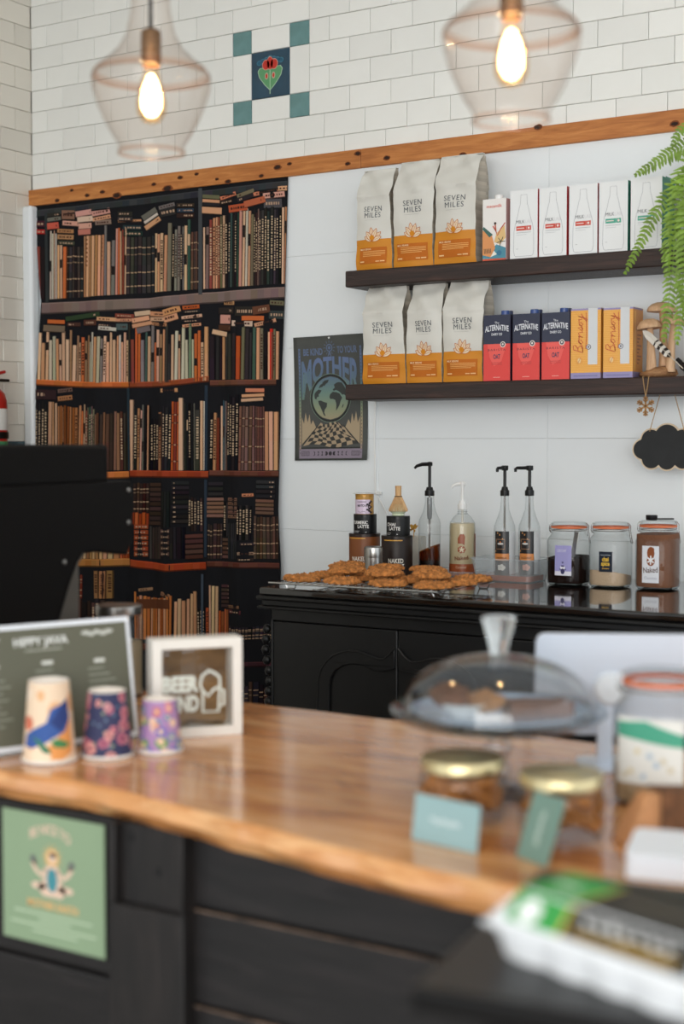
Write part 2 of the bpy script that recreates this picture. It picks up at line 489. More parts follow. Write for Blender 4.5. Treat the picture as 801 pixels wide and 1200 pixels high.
# timber rail: two boards
m_pine = wood('orange_pine', (158, 92, 40), (206, 138, 74), (186, 116, 56), 0.45, 'X', 5, 10)
rail = thing('trim_1', 'orange pine rail with dark knots running along the tiled wall', None, (XL, YB, ZT0)); rail['kind'] = 'structure'
xj = on_y(427, 190, YB).x - XL
MB().box(0.0, xj - 0.0006, -0.024, -0.001, 0, ZT1 - ZT0).build('board', m_pine, rail, bevel=0.002)
MB().box(xj + 0.0006, 1.6 - XL - 0.02, -0.024, -0.001, 0, ZT1 - ZT0).build('board', m_pine, rail, bevel=0.002)
KN = Print(); rk0 = random.Random(2)
for x_, y_, q_ in ((67, 235, 2), (84, 223, 1.6), (102, 229, 2), (120, 225, 2), (137, 229, 3.4), (180, 216, 1.8), (196, 221, 3.6), (211, 208, 2), (230, 204, 1.6), (254, 210, 1.4), (267, 213, 2.2), (306, 206, 1.8), (325, 196, 2.6), (339, 192, 1.6), (419, 180, 2.2), (407, 192, 1.8), (453, 185, 2.2), (542, 182, 2.4), (630, 149, 2.4), (790, 145, 2.4)):
    p = on_y(x_, y_, YB - 0.024); s_ = q_ * 0.0042
    KN.disc(p.x - XL, p.z - ZT0, s_ * 1.5, (120, 62, 26), 0, 14, s_ * 0.85, 0.15); KN.disc(p.x - XL, p.z - ZT0, s_ * 1.05, (44, 24, 14), 1, 12, s_ * 0.55, 0.18)
KN.build('knots', rail, front_map(-0.024), PAPER, 0.0002)['kind'] = 'stuff'
# ================================================================== bookshelf tapestry
def interp(tab, t):
    if t <= tab[0][0]: return tab[0][1]
    for (a, b), (c, d) in zip(tab, tab[1:]):
        if t <= c: return b + (d - b) * (t - a) / (c - a)
    return tab[-1][1]
_lp = [on_y(x, y, YB) for x, y in ((45, 246), (50, 290), (55, 350), (53, 420), (50, 470), (49, 560), (48, 740), (48, 900))]
_rp = [on_y(x, y, YB) for x, y in ((341, 209), (338, 345), (335, 440), (334, 505), (332, 600), (335, 660), (334, 760), (332, 900))]
LT = sorted((p.z, p.x) for p in _lp); RT = sorted((p.z, p.x) for p in _rp)
ZTOP, ZBOT = ZT0 - 0.001, 0.42
def fold(X, z):
    a = 0.004 + 0.012 * min(1, max(0, (ZTOP - z) / 1.2))
    return a * (1 + 0.7 * sin(X * 19 + 0.6 * sin(z * 2)) + 0.5 * sin(X * 41 + z * 1.3 + 1.0))
def cloth_pt(X, z, d=0.0):
    X = min(max(X, interp(LT, z)), interp(RT, z)); z = min(max(z, ZBOT), ZTOP)
    return (X, YB - 0.0185 - fold(X, z) - d, z)
tap = thing('tapestry', 'wall hanging printed with a photograph of crowded bookshelves', 'tapestry', (0, 0, 0))
mb = MB(); NX, NZ = 90, 60
vs = []
for j in range(NZ + 1):
    z = ZBOT + (ZTOP - ZBOT) * j / NZ
    a, b = interp(LT, z), interp(RT, z)
    for i in range(NX + 1):
        vs.append(cloth_pt(a + (b - a) * i / NX, z))
mb.add(vs, [(j * (NX + 1) + i, j * (NX + 1) + i + 1, (j + 1) * (NX + 1) + i + 1, (j + 1) * (NX + 1) + i) for j in range(NZ) for i in range(NX)])
cl = mb.build('cloth', mat('dark_print_cloth', (28, 28, 31), 0.9, spec=0.1), tap, smooth=80)
so = cl.modifiers.new('s', 'SOLIDIFY'); so.thickness = 0.0015; so.offset = 1.0
P = Print(); rb = random.Random(21)
def jc(c, j=14):
    k = rb.uniform(-j, j); return tuple(max(4, min(250, x + k + rb.uniform(-4, 4))) for x in c)
CR, TN, OR, DK, GY, RB, PK, GN, WH, BK = (204, 164, 132), (182, 132, 94), (184, 92, 48), (46, 42, 42), (112, 105, 100), (128, 62, 48), (200, 148, 132), (56, 82, 72), (198, 188, 172), (26, 26, 29)
MV, BR, RD, BL, OL, PE, DB = (120, 92, 88), (84, 56, 46), (190, 44, 34), (60, 88, 108), (112, 106, 82), (206, 152, 116), (58, 44, 40)
def book(x0, x1, yt, yb, c, deco=None, lean=0.0):
    """one printed spine between photo columns x0..x1; lean shifts its head sideways"""
    n = 3; L0 = 0
    def q(a, b, ya, yb2, col, L):
        pts = [(a + lean * (yb - yb2) / max(1, yb - yt), yb2), (b + lean * (yb - yb2) / max(1, yb - yt), yb2), (b + lean * (yb - ya) / max(1, yb - yt), ya), (a + lean * (yb - ya) / max(1, yb - yt), ya)]
        P.poly(pts, col, L)
    m = (yt + yb) / 2
    q(x0, x1, yt, m, c, L0); q(x0, x1, m, yb, jc(c, 5), L0)
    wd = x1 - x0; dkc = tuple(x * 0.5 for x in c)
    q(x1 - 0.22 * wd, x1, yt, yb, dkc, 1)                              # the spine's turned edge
    if deco == 'band':
        lc = (170, 140, 112) if sum(c) < 260 else (90, 50, 36)
        for f in (0.18, 0.3, 0.62, 0.86):
            q(x0, x1 - 0.22 * wd, yt + f * (yb - yt), yt + f * (yb - yt) + 1.3, lc if f != 0.3 else tuple(x * 0.75 for x in lc), 2)
    elif deco == 'text':
        lc = (196, 170, 140) if sum(c) < 280 else (70, 44, 34)
        y = yt + 0.12 * (yb - yt)
        while y < yt + 0.8 * (yb - yt):
            h = rb.uniform(0.8, 2.4); q(x0 + 0.2 * wd, x1 - 0.3 * wd, y, min(y + h, yb), lc, 2); y += h + rb.uniform(0.5, 2.2)
    elif deco == 'patch':
        f = rb.uniform(0.1, 0.6); q(x0, x1 - 0.2 * wd, yt + f * (yb - yt), yt + (f + 0.16) * (yb - yt), (40, 34, 32) if sum(c) > 260 else (190, 160, 130), 2)
def run(x0, x1, n, yt, base, cols, deco=None, jit=3.0, dp=0.5):
    ws = [rb.uniform(0.7, 1.3) for _ in range(n)]; s = sum(ws); x = x0
    for i, q in enumerate(ws):
        wq = (x1 - x0) * q / s; xm = x + wq / 2
        c = jc(cols[i % len(cols)] if len(cols) < 4 else rb.choice(cols))
        d = deco if deco in ('band',) else (rb.choice(('text', 'patch', None)) if deco is None and rb.random() < dp else deco)
        t = yt(xm) if callable(yt) else yt
        book(x, x + wq - 0.25, t + rb.uniform(-jit, jit), base(xm), c, d, rb.uniform(-0.6, 0.6)); x += wq
def stack(cx, cy, wd, h, ang, c, deco=True):
    a = R_(ang)
    def rt(x, y): return (cx + x * cos(a) - y * sin(a), cy + x * sin(a) + y * cos(a))
    P.poly([rt(-wd / 2, -h / 2), rt(wd / 2, -h / 2), rt(wd / 2, h / 2), rt(-wd / 2, h / 2)], jc(c, 8), 2)
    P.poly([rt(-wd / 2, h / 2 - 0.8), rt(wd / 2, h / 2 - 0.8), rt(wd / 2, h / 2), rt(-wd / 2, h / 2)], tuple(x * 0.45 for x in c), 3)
    if deco:
        lc = (70, 44, 36) if sum(c) > 260 else (176, 146, 122)
        x = -wd * 0.38
        while x < wd * 0.35:
            g = rb.uniform(1, 2.6); P.poly([rt(x, -h * 0.18), rt(x + g, -h * 0.18), rt(x + g, h * 0.12), rt(x, h * 0.12)], lc, 3); x += g + rb.uniform(0.6, 1.8)
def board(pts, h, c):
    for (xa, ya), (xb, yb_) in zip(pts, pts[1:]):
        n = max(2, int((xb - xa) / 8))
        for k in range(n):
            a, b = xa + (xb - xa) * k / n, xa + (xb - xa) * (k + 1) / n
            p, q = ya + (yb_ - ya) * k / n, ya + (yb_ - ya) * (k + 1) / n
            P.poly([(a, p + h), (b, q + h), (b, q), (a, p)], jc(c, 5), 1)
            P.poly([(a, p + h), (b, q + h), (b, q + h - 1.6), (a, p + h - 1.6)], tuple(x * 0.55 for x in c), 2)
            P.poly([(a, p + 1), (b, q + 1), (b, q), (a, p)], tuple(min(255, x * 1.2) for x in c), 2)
# row 1
b1 = lambda x: 352 - (x - 55) * 0.0665
for a in ((50, 60, 2, 290, [RB, DK]), (64, 73, 4, 273, [WH, RB, GY, CR]), (73, 84, 3, 290, [PE, CR, OR]), (129, 132, 1, 265, [GY]), (132, 141, 2, 283, [CR, GY]), (141, 154, 5, 270, [PK, GY, OR, RB, CR]),
          (187, 203, 4, 275, [CR, PE]), (203, 208, 1, 262, [OL]), (208, 222, 5, 268, [DK, GY, MV, DK, BK]), (222, 226, 1, 265, [CR]), (226, 230, 1, 258, [GN])):
    run(a[0], a[1], a[2], a[3], b1, a[4], 'text' if a[4][0] in (DK,) else None, 2)
run(84, 103, 6, 290, b1, [DB, DK], 'band', 1); run(154, 187, 7, lambda x: 279 - (x - 154) * 0.06, b1, [DK, (58, 52, 48)], 'band', 1); run(230, 241, 4, 273, b1, [BR, DB], 'band', 1)
run(103, 129, 7, 277, b1, [TN, PE], None, 1, 0.0)
for yy in range(281, 316, 5):
    P.poly([(105, yy + 2), (127, yy + 1), (127, yy - 1), (105, yy)], (120, 76, 50), 3)
for a in ((244, 250, 2, 265, [CR, MV]), (250, 262, 4, 257, [DK, PE, RB, OR]), (262, 275, 4, 252, [DK, OL, CR, BK]), (275, 286, 4, 252, [GN, BK, DK, GN]), (286, 296, 3, 248, [PK, CR, WH]), (296, 303, 2, 250, [TN, OL]),
          (303, 316, 5, 248, [DK, MV, MV, DB, MV]), (316, 335, 6, 246, [(40, 52, 50), DK, (52, 64, 62), BK, DK]), (335, 341, 2, 243, [CR, TN])):
    run(a[0], a[1], a[2], a[3], b1, a[4], 'text' if a[4][0] in (DK, BK, (40, 52, 50)) else None, 3)
for a in ((68, 253, 16, 5, -5, DK), (69, 258, 16, 5, -8, GY), (67, 266, 15, 8, -6, (186, 86, 62)), (53, 264, 14, 8, -2, (70, 36, 40)), (54, 273, 14, 6, 0, (160, 40, 34)), (85, 253, 14, 11, 0, (132, 104, 86)), (88, 263, 18, 6, 3, PK),
          (82, 272, 18, 5, 2, TN), (82, 279, 18, 6, 2, (168, 122, 84)), (83, 286, 18, 5, 2, (60, 62, 54)), (103, 251, 20, 7, -8, PK), (105, 258, 20, 7, -4, (210, 178, 160)), (105, 266, 17, 7, -3, PK), (104, 273, 16, 7, -3, (186, 120, 104)),
          (124, 250, 21, 7, -12, PK), (125, 257, 21, 5, -12, PE), (127, 262, 18, 6, -5, (128, 112, 100)), (152, 252, 17, 6, 0, DK), (152, 258, 17, 6, 0, DK), (157, 260, 26, 3, -3, TN), (160, 268, 20, 6, 0, (44, 62, 58)), (161, 275, 21, 6, 0, (40, 56, 54)),
          (180, 252, 20, 7, -32, GY), (182, 257, 20, 4, -32, WH), (184, 263, 22, 6, -32, PE), (201, 243, 19, 5, -15, GY), (202, 250, 18, 10, -12, (44, 44, 44)), (223, 242, 21, 5, 0, DB), (223, 248, 20, 5, 0, (60, 72, 84)), (223, 254, 21, 6, 0, DB),
          (252, 232, 19, 5, 3, OL), (252, 237, 19, 4, 3, PE), (252, 241, 19, 4, 3, DK), (253, 248, 22, 8, 3, PE), (272, 231, 20, 5, -18, (196, 116, 84)), (270, 238, 16, 6, -10, DK), (293, 228, 21, 5, -20, OL), (293, 233, 20, 6, -20, DK), (284, 245, 22, 9, -8, (184, 92, 64)),
          (304, 238, 26, 8, -14, (176, 96, 72)), (318, 226, 34, 5, -12, (196, 120, 96)), (326, 230, 24, 7, -7, PK), (337, 222, 12, 6, -5, PE), (325, 240, 20, 11, -3, (74, 76, 76))):
    stack(*a)
board([(45, 248), (341, 213)], 9, (52, 54, 56)); board([(56, 356), (180, 350), (243, 344), (340, 337)], 13, (122, 102, 96))
P.poly([(239, 346), (243, 346), (242, 222), (238, 222)], (70, 72, 74), 3)
P.poly([(60, 356), (63, 356), (61, 250), (58, 250)], (50, 54, 54), 3)
# row 2
b2 = lambda x: 446 if x < 60 else (446 + 3.5 * sin((x - 60) / 195 * pi) if x < 250 else 445)
WARM = [CR, TN, WH, CR, PE, (186, 176, 152), OR, (150, 112, 84), GY, CR]
run(53, 157, 30, lambda x: 397 + 5 * sin(x * 0.9) - 6 * (60 < x < 64), b2, WARM, None, 6, 0.3)
run(157, 250, 25, lambda x: 392 + 7 * sin(x * 0.7 + 1), b2, WARM + [GN, DK, RB, (120, 140, 110)], None, 6, 0.35)
run(251, 290, 8, 393, b2, [OR, CR, TN, DK, PE, DK], None, 4); run(290, 333, 10, 388, b2, [(60, 76, 62), PE, PE, OL, DK, DK], None, 4)
book(323, 327, 386, 445, RD)
for a in ((72, 378, 20, 5, 2, OR), (70, 386, 24, 8, 3, (118, 98, 84)), (104, 372, 42, 6, -8, (56, 68, 52)), (92, 381, 14, 5, 0, BR), (112, 379, 18, 7, 0, BR), (132, 375, 21, 5, 3, PE), (132, 382, 21, 4, 3, DK), (133, 386, 19, 5, 5, WH), (149, 384, 14, 8, 0, (84, 104, 100)),
          (152, 371, 22, 5, 3, RB), (150, 376, 20, 4, 0, PE), (172, 368, 17, 6, -8, (196, 160, 134)), (170, 375, 19, 6, -12, PE), (172, 381, 22, 5, -12, PE), (173, 387, 15, 7, -14, GY), (190, 369, 20, 6, 4, PE), (190, 375, 19, 5, 2, CR), (193, 381, 20, 4, 5, TN),
          (208, 365, 20, 8, -18, (206, 148, 100)), (207, 373, 16, 9, -18, PE), (230, 361, 20, 5, -5, OR), (231, 366, 20, 4, -4, DK), (231, 372, 24, 4, -7, CR), (231, 377, 22, 4, -3, DK), (231, 382, 22, 4, -6, PE), (274, 356, 14, 5, 2, TN), (270, 365, 20, 8, 0, (50, 40, 40)),
          (269, 375, 14, 11, 2, PK), (268, 385, 16, 7, 3, BR), (293, 366, 22, 12, 0, DK), (303, 374, 26, 6, 0, OR), (290, 380, 24, 7, 2, (206, 178, 158)), (312, 364, 22, 10, -8, (98, 58, 44)), (331, 356, 16, 6, 3, OL), (330, 370, 16, 10, 0, (50, 58, 60)), (317, 379, 26, 5, -14, PE), (262, 391, 18, 6, 12, CR)):
    stack(*a)
board([(52, 445), (110, 448), (157, 448)], 7, (190, 102, 52)); board([(158, 448), (200, 447), (250, 441)], 7, (140, 70, 44)); board([(251, 446), (330, 445)], 7, (104, 66, 52))
# row 3
b3 = lambda x: 551
run(50, 63, 5, 472, b3, [RB, DK, OR, DK], 'text', 2); run(63, 72, 3, 472, b3, [CR, TN], None, 1, 0.1); run(72, 101, 9, 476, b3, [TN, (160, 104, 62), (140, 84, 46), (168, 118, 78)], None, 2, 0.1); run(101, 109, 3, 478, b3, [OR, CR, RB], None, 4)
run(109, 121, 4, 478, b3, [OL, GN, MV], 'text', 2); run(121, 156, 11, 484, b3, [(120, 84, 62), DB, (92, 64, 50), (140, 104, 78)], None, 2, 0.3)
for a in ((158, 163, 1, 468, [CR]), (163, 167, 1, 480, [BK]), (167, 172, 2, 480, [TN, PK]), (172, 182, 4, 474, [GY, RB, BK, TN]), (182, 194, 3, 490, [BK, DK, BK]), (194, 199, 1, 484, [TN]), (200, 210, 3, 478, [BK, DK, BK]), (217, 222, 1, 468, [CR]), (222, 235, 5, 474, [OL, DK, GY, DK, BK]), (235, 241, 1, 480, [(52, 50, 46)]),
          (241, 248, 2, 470, [CR, WH]), (251, 258, 2, 482, [BK, TN]), (258, 262, 1, 490, [RB]), (263, 266, 1, 474, [CR]), (266, 272, 3, 470, [BL, GY, MV]), (272, 289, 4, 464, [BK, (34, 36, 38), BK])):
    run(a[0], a[1], a[2], a[3], b3, a[4], 'text' if sum(a[4][0]) < 200 else None, 2)
run(210, 217, 3, 472, b3, [OR, RB], 'band', 2); run(289, 317, 9, 477, b3, [(110, 78, 68), (92, 64, 56)], 'band', 1); run(317, 333, 3, 482, b3, [PE, (214, 164, 136)], None, 1, 0.1)
P.poly([(194, 500), (198, 500), (198, 485), (194, 485)], (40, 34, 32), 4)
for a in ((61, 463, 20, 12, 2, DB), (82, 458, 18, 5, -6, MV), (82, 467, 18, 6, -6, (168, 112, 80)), (206, 458, 19, 5, -2, TN), (306, 458, 21, 5, 0, (196, 118, 88)), (304, 464, 25, 4, -3, PE), (303, 469, 24, 4, -4, CR)):
    stack(*a)
P.poly([(246, 551), (249, 551), (249, 452), (246, 452)], (44, 54, 66), 3); P.poly([(156, 551), (159, 551), (158, 455), (155, 455)], (40, 52, 60), 3)
board([(50, 556), (157, 552)], 8, (186, 108, 56)); board([(158, 551), (250, 552)], 8, (150, 62, 36)); board([(251, 551), (333, 552)], 7, (98, 58, 46))
# row 4: stacks and dim sets
b4 = lambda x: 654
run(50, 146, 22, 598, b4, [(168, 124, 82), TN, (190, 152, 108), (150, 108, 70)], None, 3, 0.05); run(146, 157, 4, 602, b4, [OR, (150, 64, 34)], 'band', 2)
run(163, 181, 5, 566, lambda x: 600, [DB, (70, 42, 34)], 'band', 1); run(158, 181, 6, 601, lambda x: 614, [OR, (150, 64, 34)], None, 1, 0)
for k in range(6): stack(172, 617 + k * 6.4, 16, 5.6, 1, (150, 70, 40))
for k in range(9): stack(190, 568 + k * 5.6, 17, 4.8, 0, (64, 48, 42))
run(182, 199, 6, 617, b4, [(52, 44, 42), DB], None, 1, 0.3)
for k in range(5): stack(204, 622 + k * 6.6, 11, 5, 0, (86, 64, 54))
for k in range(9): stack(219, 566 + k * 5.6, 16, 4.6, 0, (36, 34, 35))
run(199, 210, 3, 575, lambda x: 617, [BK, DK], None, 1, 0.2); run(210, 224, 4, 617, b4, [(44, 40, 40), BK], None, 1, 0.4); run(226, 245, 5, 582, lambda x: 622, [BK, DB, DK], 'text', 2)
for k in range(5): stack(234, 628 + k * 6, 21, 5, -3, (84, 54, 46))
for k in range(4): stack(258, 567 + k * 6, 16, 4.5, 0, (42, 40, 42))
for k in range(5): stack(258, 585 + k * 4.8, 18, 4, 0, (124, 92, 76))
run(250, 266, 5, 614, b4, [(56, 44, 42), DB], 'band', 1); run(267, 274, 2, 588, lambda x: 628, [BK, DK], None, 1)
for k in range(5): stack(270, 632 + k * 5, 8, 4, 0, (92, 66, 56))
for k in range(5): stack(281, 585 + k * 5, 14, 4.2, 1, (128, 96, 80))
run(274, 288, 5, 612, b4, [(46, 42, 44), DK], None, 1, 0.4); run(288, 303, 5, 592, lambda x: 632, [BK, (48, 42, 42)], 'text', 1)
stack(299, 580, 11, 4, -2, (196, 124, 92)); stack(299, 580 + 57, 14, 4, 0, DK); stack(297, 648, 16, 4, 0, (150, 120, 100)); stack(297, 655, 16, 4, 0, DB)
for k in range(4): stack(318, 565 + k * 5.5, 22, 4.5, 1, (44, 42, 44))
for k in range(4): stack(317, 587 + k * 4.6, 21, 4, 2, (112, 82, 68))
run(305, 333, 8, 605, b4, [(96, 70, 60), (72, 54, 48)], 'band', 1)
P.poly([(246, 652), (249, 652), (249, 562), (246, 562)], (44, 54, 66), 3)
board([(50, 655), (157, 654)], 9, (168, 112, 58)); board([(158, 655), (205, 660), (248, 658)], 9, (160, 66, 36)); board([(249, 657), (334, 659)], 7, (92, 54, 44))
# row 5 and below: shade on the lower cloth put into darker print colours
b5 = lambda x: 748
run(50, 92, 9, 690, b5, [DB, RB, DK], 'band', 3); run(92, 105, 3, 672, lambda x: 700, [RB, DB], 'band', 1); run(120, 141, 3, 668, lambda x: 700, [(150, 112, 74), TN], 'text', 1); run(92, 158, 10, 702, b5, [DB, BR, DK], None, 3)
run(164, 212, 14, lambda x: 698 - (x < 168) * 6, b5, [(196, 118, 62), (176, 96, 48), PE], None, 2, 0.05)
for k in range(14): P.poly([(168 + k * 3, 712), (171 + k * 3, 712), (171 + k * 3, 701), (168 + k * 3, 701)], (96, 56, 36), 3)
run(214, 236, 6, lambda x: 702 - (x > 228) * 8, b5, [PE, (210, 170, 130), TN], None, 2, 0.1); run(236, 246, 3, 712, b5, [BK, DK], 'text', 2)
run(248, 252, 1, 712, b5, [OR]); run(252, 262, 3, 686, b5, [CR, (214, 180, 140)], None, 1, 0); run(262, 275, 4, 714, b5, [OR, (140, 76, 50)], None, 2, 0)
for k in range(6): stack(270, 686 + k * 4.6, 10, 3.8, 0, (70, 50, 46))
stack(281, 710, 20, 4, 2, (128, 96, 76)); stack(284, 716, 18, 5, 4, (84, 40, 42)); stack(178, 690, 16, 4, -6, (150, 110, 84)); stack(204, 696, 12, 5, 18, (150, 110, 84))
run(276, 334, 16, 733, b5, [(46, 38, 46), (38, 34, 42)], 'band', 1)
P.poly([(241, 745), (244, 745), (245, 672), (242, 672)], (70, 80, 92), 3)
board([(50, 750), (157, 750)], 8, (130, 80, 50)); board([(158, 752), (250, 756)], 8, (110, 56, 40)); board([(250, 772), (334, 775)], 6, (70, 42, 46))
run(158, 250, 20, 800, lambda x: 846, [DK, DB, BR], 'band', 4); run(250, 333, 18, 800, lambda x: 846, [(50, 42, 54), (44, 38, 44), BR], 'band', 6)
def tmap(x, y, d):
    p = on_y(x, y, YB); return cloth_pt(p.x, p.z, d + 0.0012)
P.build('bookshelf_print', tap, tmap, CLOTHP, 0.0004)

# ================================================================== poster
pc = on_y(387.5, 466.5, YB - 0.014)
post = thing('poster', 'dark grey poster of a globe over a checkered floor, hung beside the tapestry', 'poster', (pc.x, pc.y, pc.z), 0)
post.rotation_euler = (0, R_(-0.8), 0)
PW, PH = 0.28, 0.405
mb = MB(); N = 14; vs = []
def pcurl(x, y): return -0.002 - 0.010 * (abs(y) / (PH / 2)) ** 3 * (0.4 + 0.6 * (x / PW + 0.5)) - 0.002 * sin(x * 30)
for j in range(N + 1):
    for i in range(N + 1):
        x = -PW / 2 + PW * i / N; y = -PH / 2 + PH * j / N; vs.append((x, pcurl(x, y), y))
mb.add(vs, [(j * (N + 1) + i, j * (N + 1) + i + 1, (j + 1) * (N + 1) + i + 1, (j + 1) * (N + 1) + i) for j in range(N) for i in range(N)])
sh = mb.build('sheet', mat('charcoal_paper', (76, 78, 75), 0.75, var=0.06, scale=30), post, smooth=60)
sm = sh.modifiers.new('s', 'SOLIDIFY'); sm.thickness = 0.0006; sm.offset = 1.0
def grad(y):
    t = (y + PH / 2) / PH
    st = [(0.0, (140, 128, 142)), (0.09, (140, 128, 142)), (0.12, (172, 150, 124)), (0.3, (172, 154, 126)), (0.42, (140, 150, 122)), (0.55, (112, 140, 132)), (0.68, (96, 116, 138)), (0.82, (106, 122, 160)), (1.0, (88, 100, 112))]
    for (a, c), (b, d) in zip(st, st[1:]):
        if t <= b:
            f = (t - a) / (b - a); return tuple(c[i] + (d[i] - c[i]) * f for i in range(3))
    return st[-1][1]
P = Print()
def strip(x0, y0, x1, y1, n=12, L=0):
    for k in range(n):
        a, b = y0 + (y1 - y0) * k / n, y0 + (y1 - y0) * (k + 1) / n
        P.rect(x0, a, x1, b, grad((a + b) / 2), L)
def gtext(body, x, y, size, width, bold, warp, L=1):
    vs, fs, wd = text_tris(body, bold); pts = []
    for px, py in vs:
        qx, qy = px * width / wd, py * size
        if warp: qx, qy = warp(qx, qy)
        pts.append((x + qx, y + qy))
    for f in fs:
        p = [pts[i] for i in f]; P.poly(p, grad(sum(q[1] for q in p) / len(p)), L)
for sx in (-1, 1):
    strip(sx * 0.118 - 0.0035, -0.185, sx * 0.118 + 0.0035, 0.165, 20)
    for k in range(30): P.rect(sx * 0.118 - 0.001, -0.18 + k * 0.0115, sx * 0.118 + 0.001, -0.176 + k * 0.0115, (70, 72, 70), 1)
gtext('BE KIND', -0.065, 0.142, 0.03, 0.075, 0.03, None); gtext('TO YOUR', 0.068, 0.145, 0.03, 0.075, 0.03, None)
P.disc(0, 0.163, 0.013, grad(0.16), 1, 16); P.disc(0, 0.163, 0.009, (70, 72, 72), 2, 14); P.disc(0, 0.163, 0.006, grad(0.16), 3, 12)
for k in range(12):
    a = 2 * pi * k / 12; P.line([(0.016 * cos(a), 0.163 + 0.016 * sin(a)), (0.024 * cos(a), 0.163 + 0.024 * sin(a))], 0.002, grad(0.16), 1)
for s in (-1, 1): P.line([(0, 0.152), (s * 0.006, 0.136)], 0.003, grad(0.15), 1)
def mwarp(x, y):
    top = 0.012 * cos(x / 0.12 * pi / 2); h = 0.062 + 0.062 * min(1, abs(x) / 0.1) ** 2.2
    return x, top - (0.078 - y) / 0.078 * h if y < 0.078 else top + (y - 0.078)
gtext('MOTHER', 0, 0.125, 0.105, 0.222, 0.035, mwarp)
P.ring(0, 0.0, 0.0715, 0.078, (44, 46, 45), 2); P.ring(0, 0, 0.078, 0.0795, grad(0.0), 2)
for k in range(20):
    y0, y1 = -0.07 + 0.14 * k / 20, -0.07 + 0.14 * (k + 1) / 20
    w0, w1 = math.sqrt(max(0, 0.0049 - y0 * y0)), math.sqrt(max(0, 0.0049 - y1 * y1))
    P.poly([(-w0, y0), (w0, y0), (w1, y1), (-w1, y1)], grad((y0 + y1) / 2), 3)
LAND = (62, 66, 64)
G = lambda pts: P.poly([((x - 350) / 152 * 0.07, (632 - y) / 182 * 0.07) for x, y in pts], LAND, 4)
G([(215, 590), (228, 572), (250, 556), (275, 565), (262, 585), (248, 600), (252, 615), (238, 618), (228, 640), (246, 648), (232, 640), (216, 632), (213, 610)])
G([(250, 545), (262, 520), (290, 500), (305, 512), (282, 535)]); G([(282, 498), (305, 480), (338, 476), (330, 500), (312, 512), (300, 530), (292, 516)])
G([(245, 652), (268, 650), (292, 662), (322, 672), (318, 705), (300, 730), (296, 750), (308, 785), (292, 775), (276, 735), (262, 700), (250, 680)])
G([(342, 622), (350, 598), (372, 580), (402, 584), (430, 596), (452, 632), (438, 660), (430, 690), (414, 720), (398, 740), (402, 690), (392, 650), (372, 640), (350, 640)])
G([(372, 560), (390, 545), (382, 520), (404, 505), (420, 500), (450, 505), (472, 540), (490, 590), (484, 620), (468, 605), (452, 608), (440, 592), (420, 575), (400, 566), (380, 572)]); G([(448, 710), (460, 684), (464, 690), (454, 720)])
# checkered ground, flames, moon phases
def gnd(u, v):
    yy = -0.155 + 0.075 * v; hw = 0.066 * (1 - v) ** 1.25 + 0.042
    return ((u - 0.5) * 2 * hw + 0.006 * sin(v * 9), yy + 0.006 * sin(u * 8 + v * 3))
P.poly([gnd(k / 10, 0) for k in range(11)] + [gnd(1 - k / 10, 1) for k in range(11)], grad(-0.12), 0)
for i in range(10):
    for j in range(7):
        if (i + j) % 2: P.poly([gnd(i / 10, j / 7), gnd((i + 1) / 10, j / 7), gnd((i + 1) / 10, (j + 1) / 7), gnd(i / 10, (j + 1) / 7)], (60, 60, 58), 1)
for s in (-1, 1):
    P.poly([(s * x, y) for x, y in ((0.112, -0.15), (0.112, -0.06), (0.104, -0.082), (0.098, -0.045), (0.09, -0.078), (0.083, -0.05), (0.078, -0.085), (0.07, -0.07), (0.058, -0.095), (0.075, -0.112))], grad(-0.09), 1)
    P.line([(s * 0.108, -0.148), (s * 0.08, -0.122), (s * 0.05, -0.088)], 0.003, (44, 44, 44), 3)
    for k in range(6): P.line([(s * (0.086 + k * 0.005), -0.03 - k * 0.002), (s * (0.09 + k * 0.004), 0.02)], 0.0012, (84, 88, 84), 1)
P.rect(-0.115, -0.163, 0.115, -0.160, (40, 40, 40), 2); strip(-0.122, -0.196, 0.122, -0.165, 3)
for k in range(9):
    x = -0.066 + k * 0.0165; e = abs(k - 4) / 4.6
    P.disc(x, -0.18, 0.0068, (52, 48, 54), 1, 18)
    if k != 4: P.disc(x + (0.0068 * (1.5 - 1.1 * e)) * (-1 if k < 4 else 1), -0.18, 0.0066, grad(-0.19), 2, 18)
for s in (-1, 1):
    P.rect(s * 0.098 - 0.015, -0.187, s * 0.098 + 0.015, -0.172, (70, 64, 72), 1); P.rect(s * 0.098 - 0.0135, -0.1855, s * 0.098 + 0.0135, -0.1735, grad(-0.19), 2)
    for k in range(3): P.rect(s * 0.098 - 0.012, -0.184 + k * 0.0035, s * 0.098 + 0.012, -0.1825 + k * 0.0035, (96, 88, 98), 3)
P.build('poster_print', post, lambda x, y, d: (x, pcurl(x, y) - 0.0006 - d, y), PAPER, 0.0002, maxlen=0.012)
MB().lathe([(0.0, 0.002), (0.003, 0.0015), (0.0035, 0.0)], 12, M=Matrix.Translation((0.004, -0.014, PH / 2 - 0.008)) @ Matrix.Rotation(pi / 2, 4, 'X')).build('pin', mat('white_plastic', (232, 232, 230), 0.35), post)

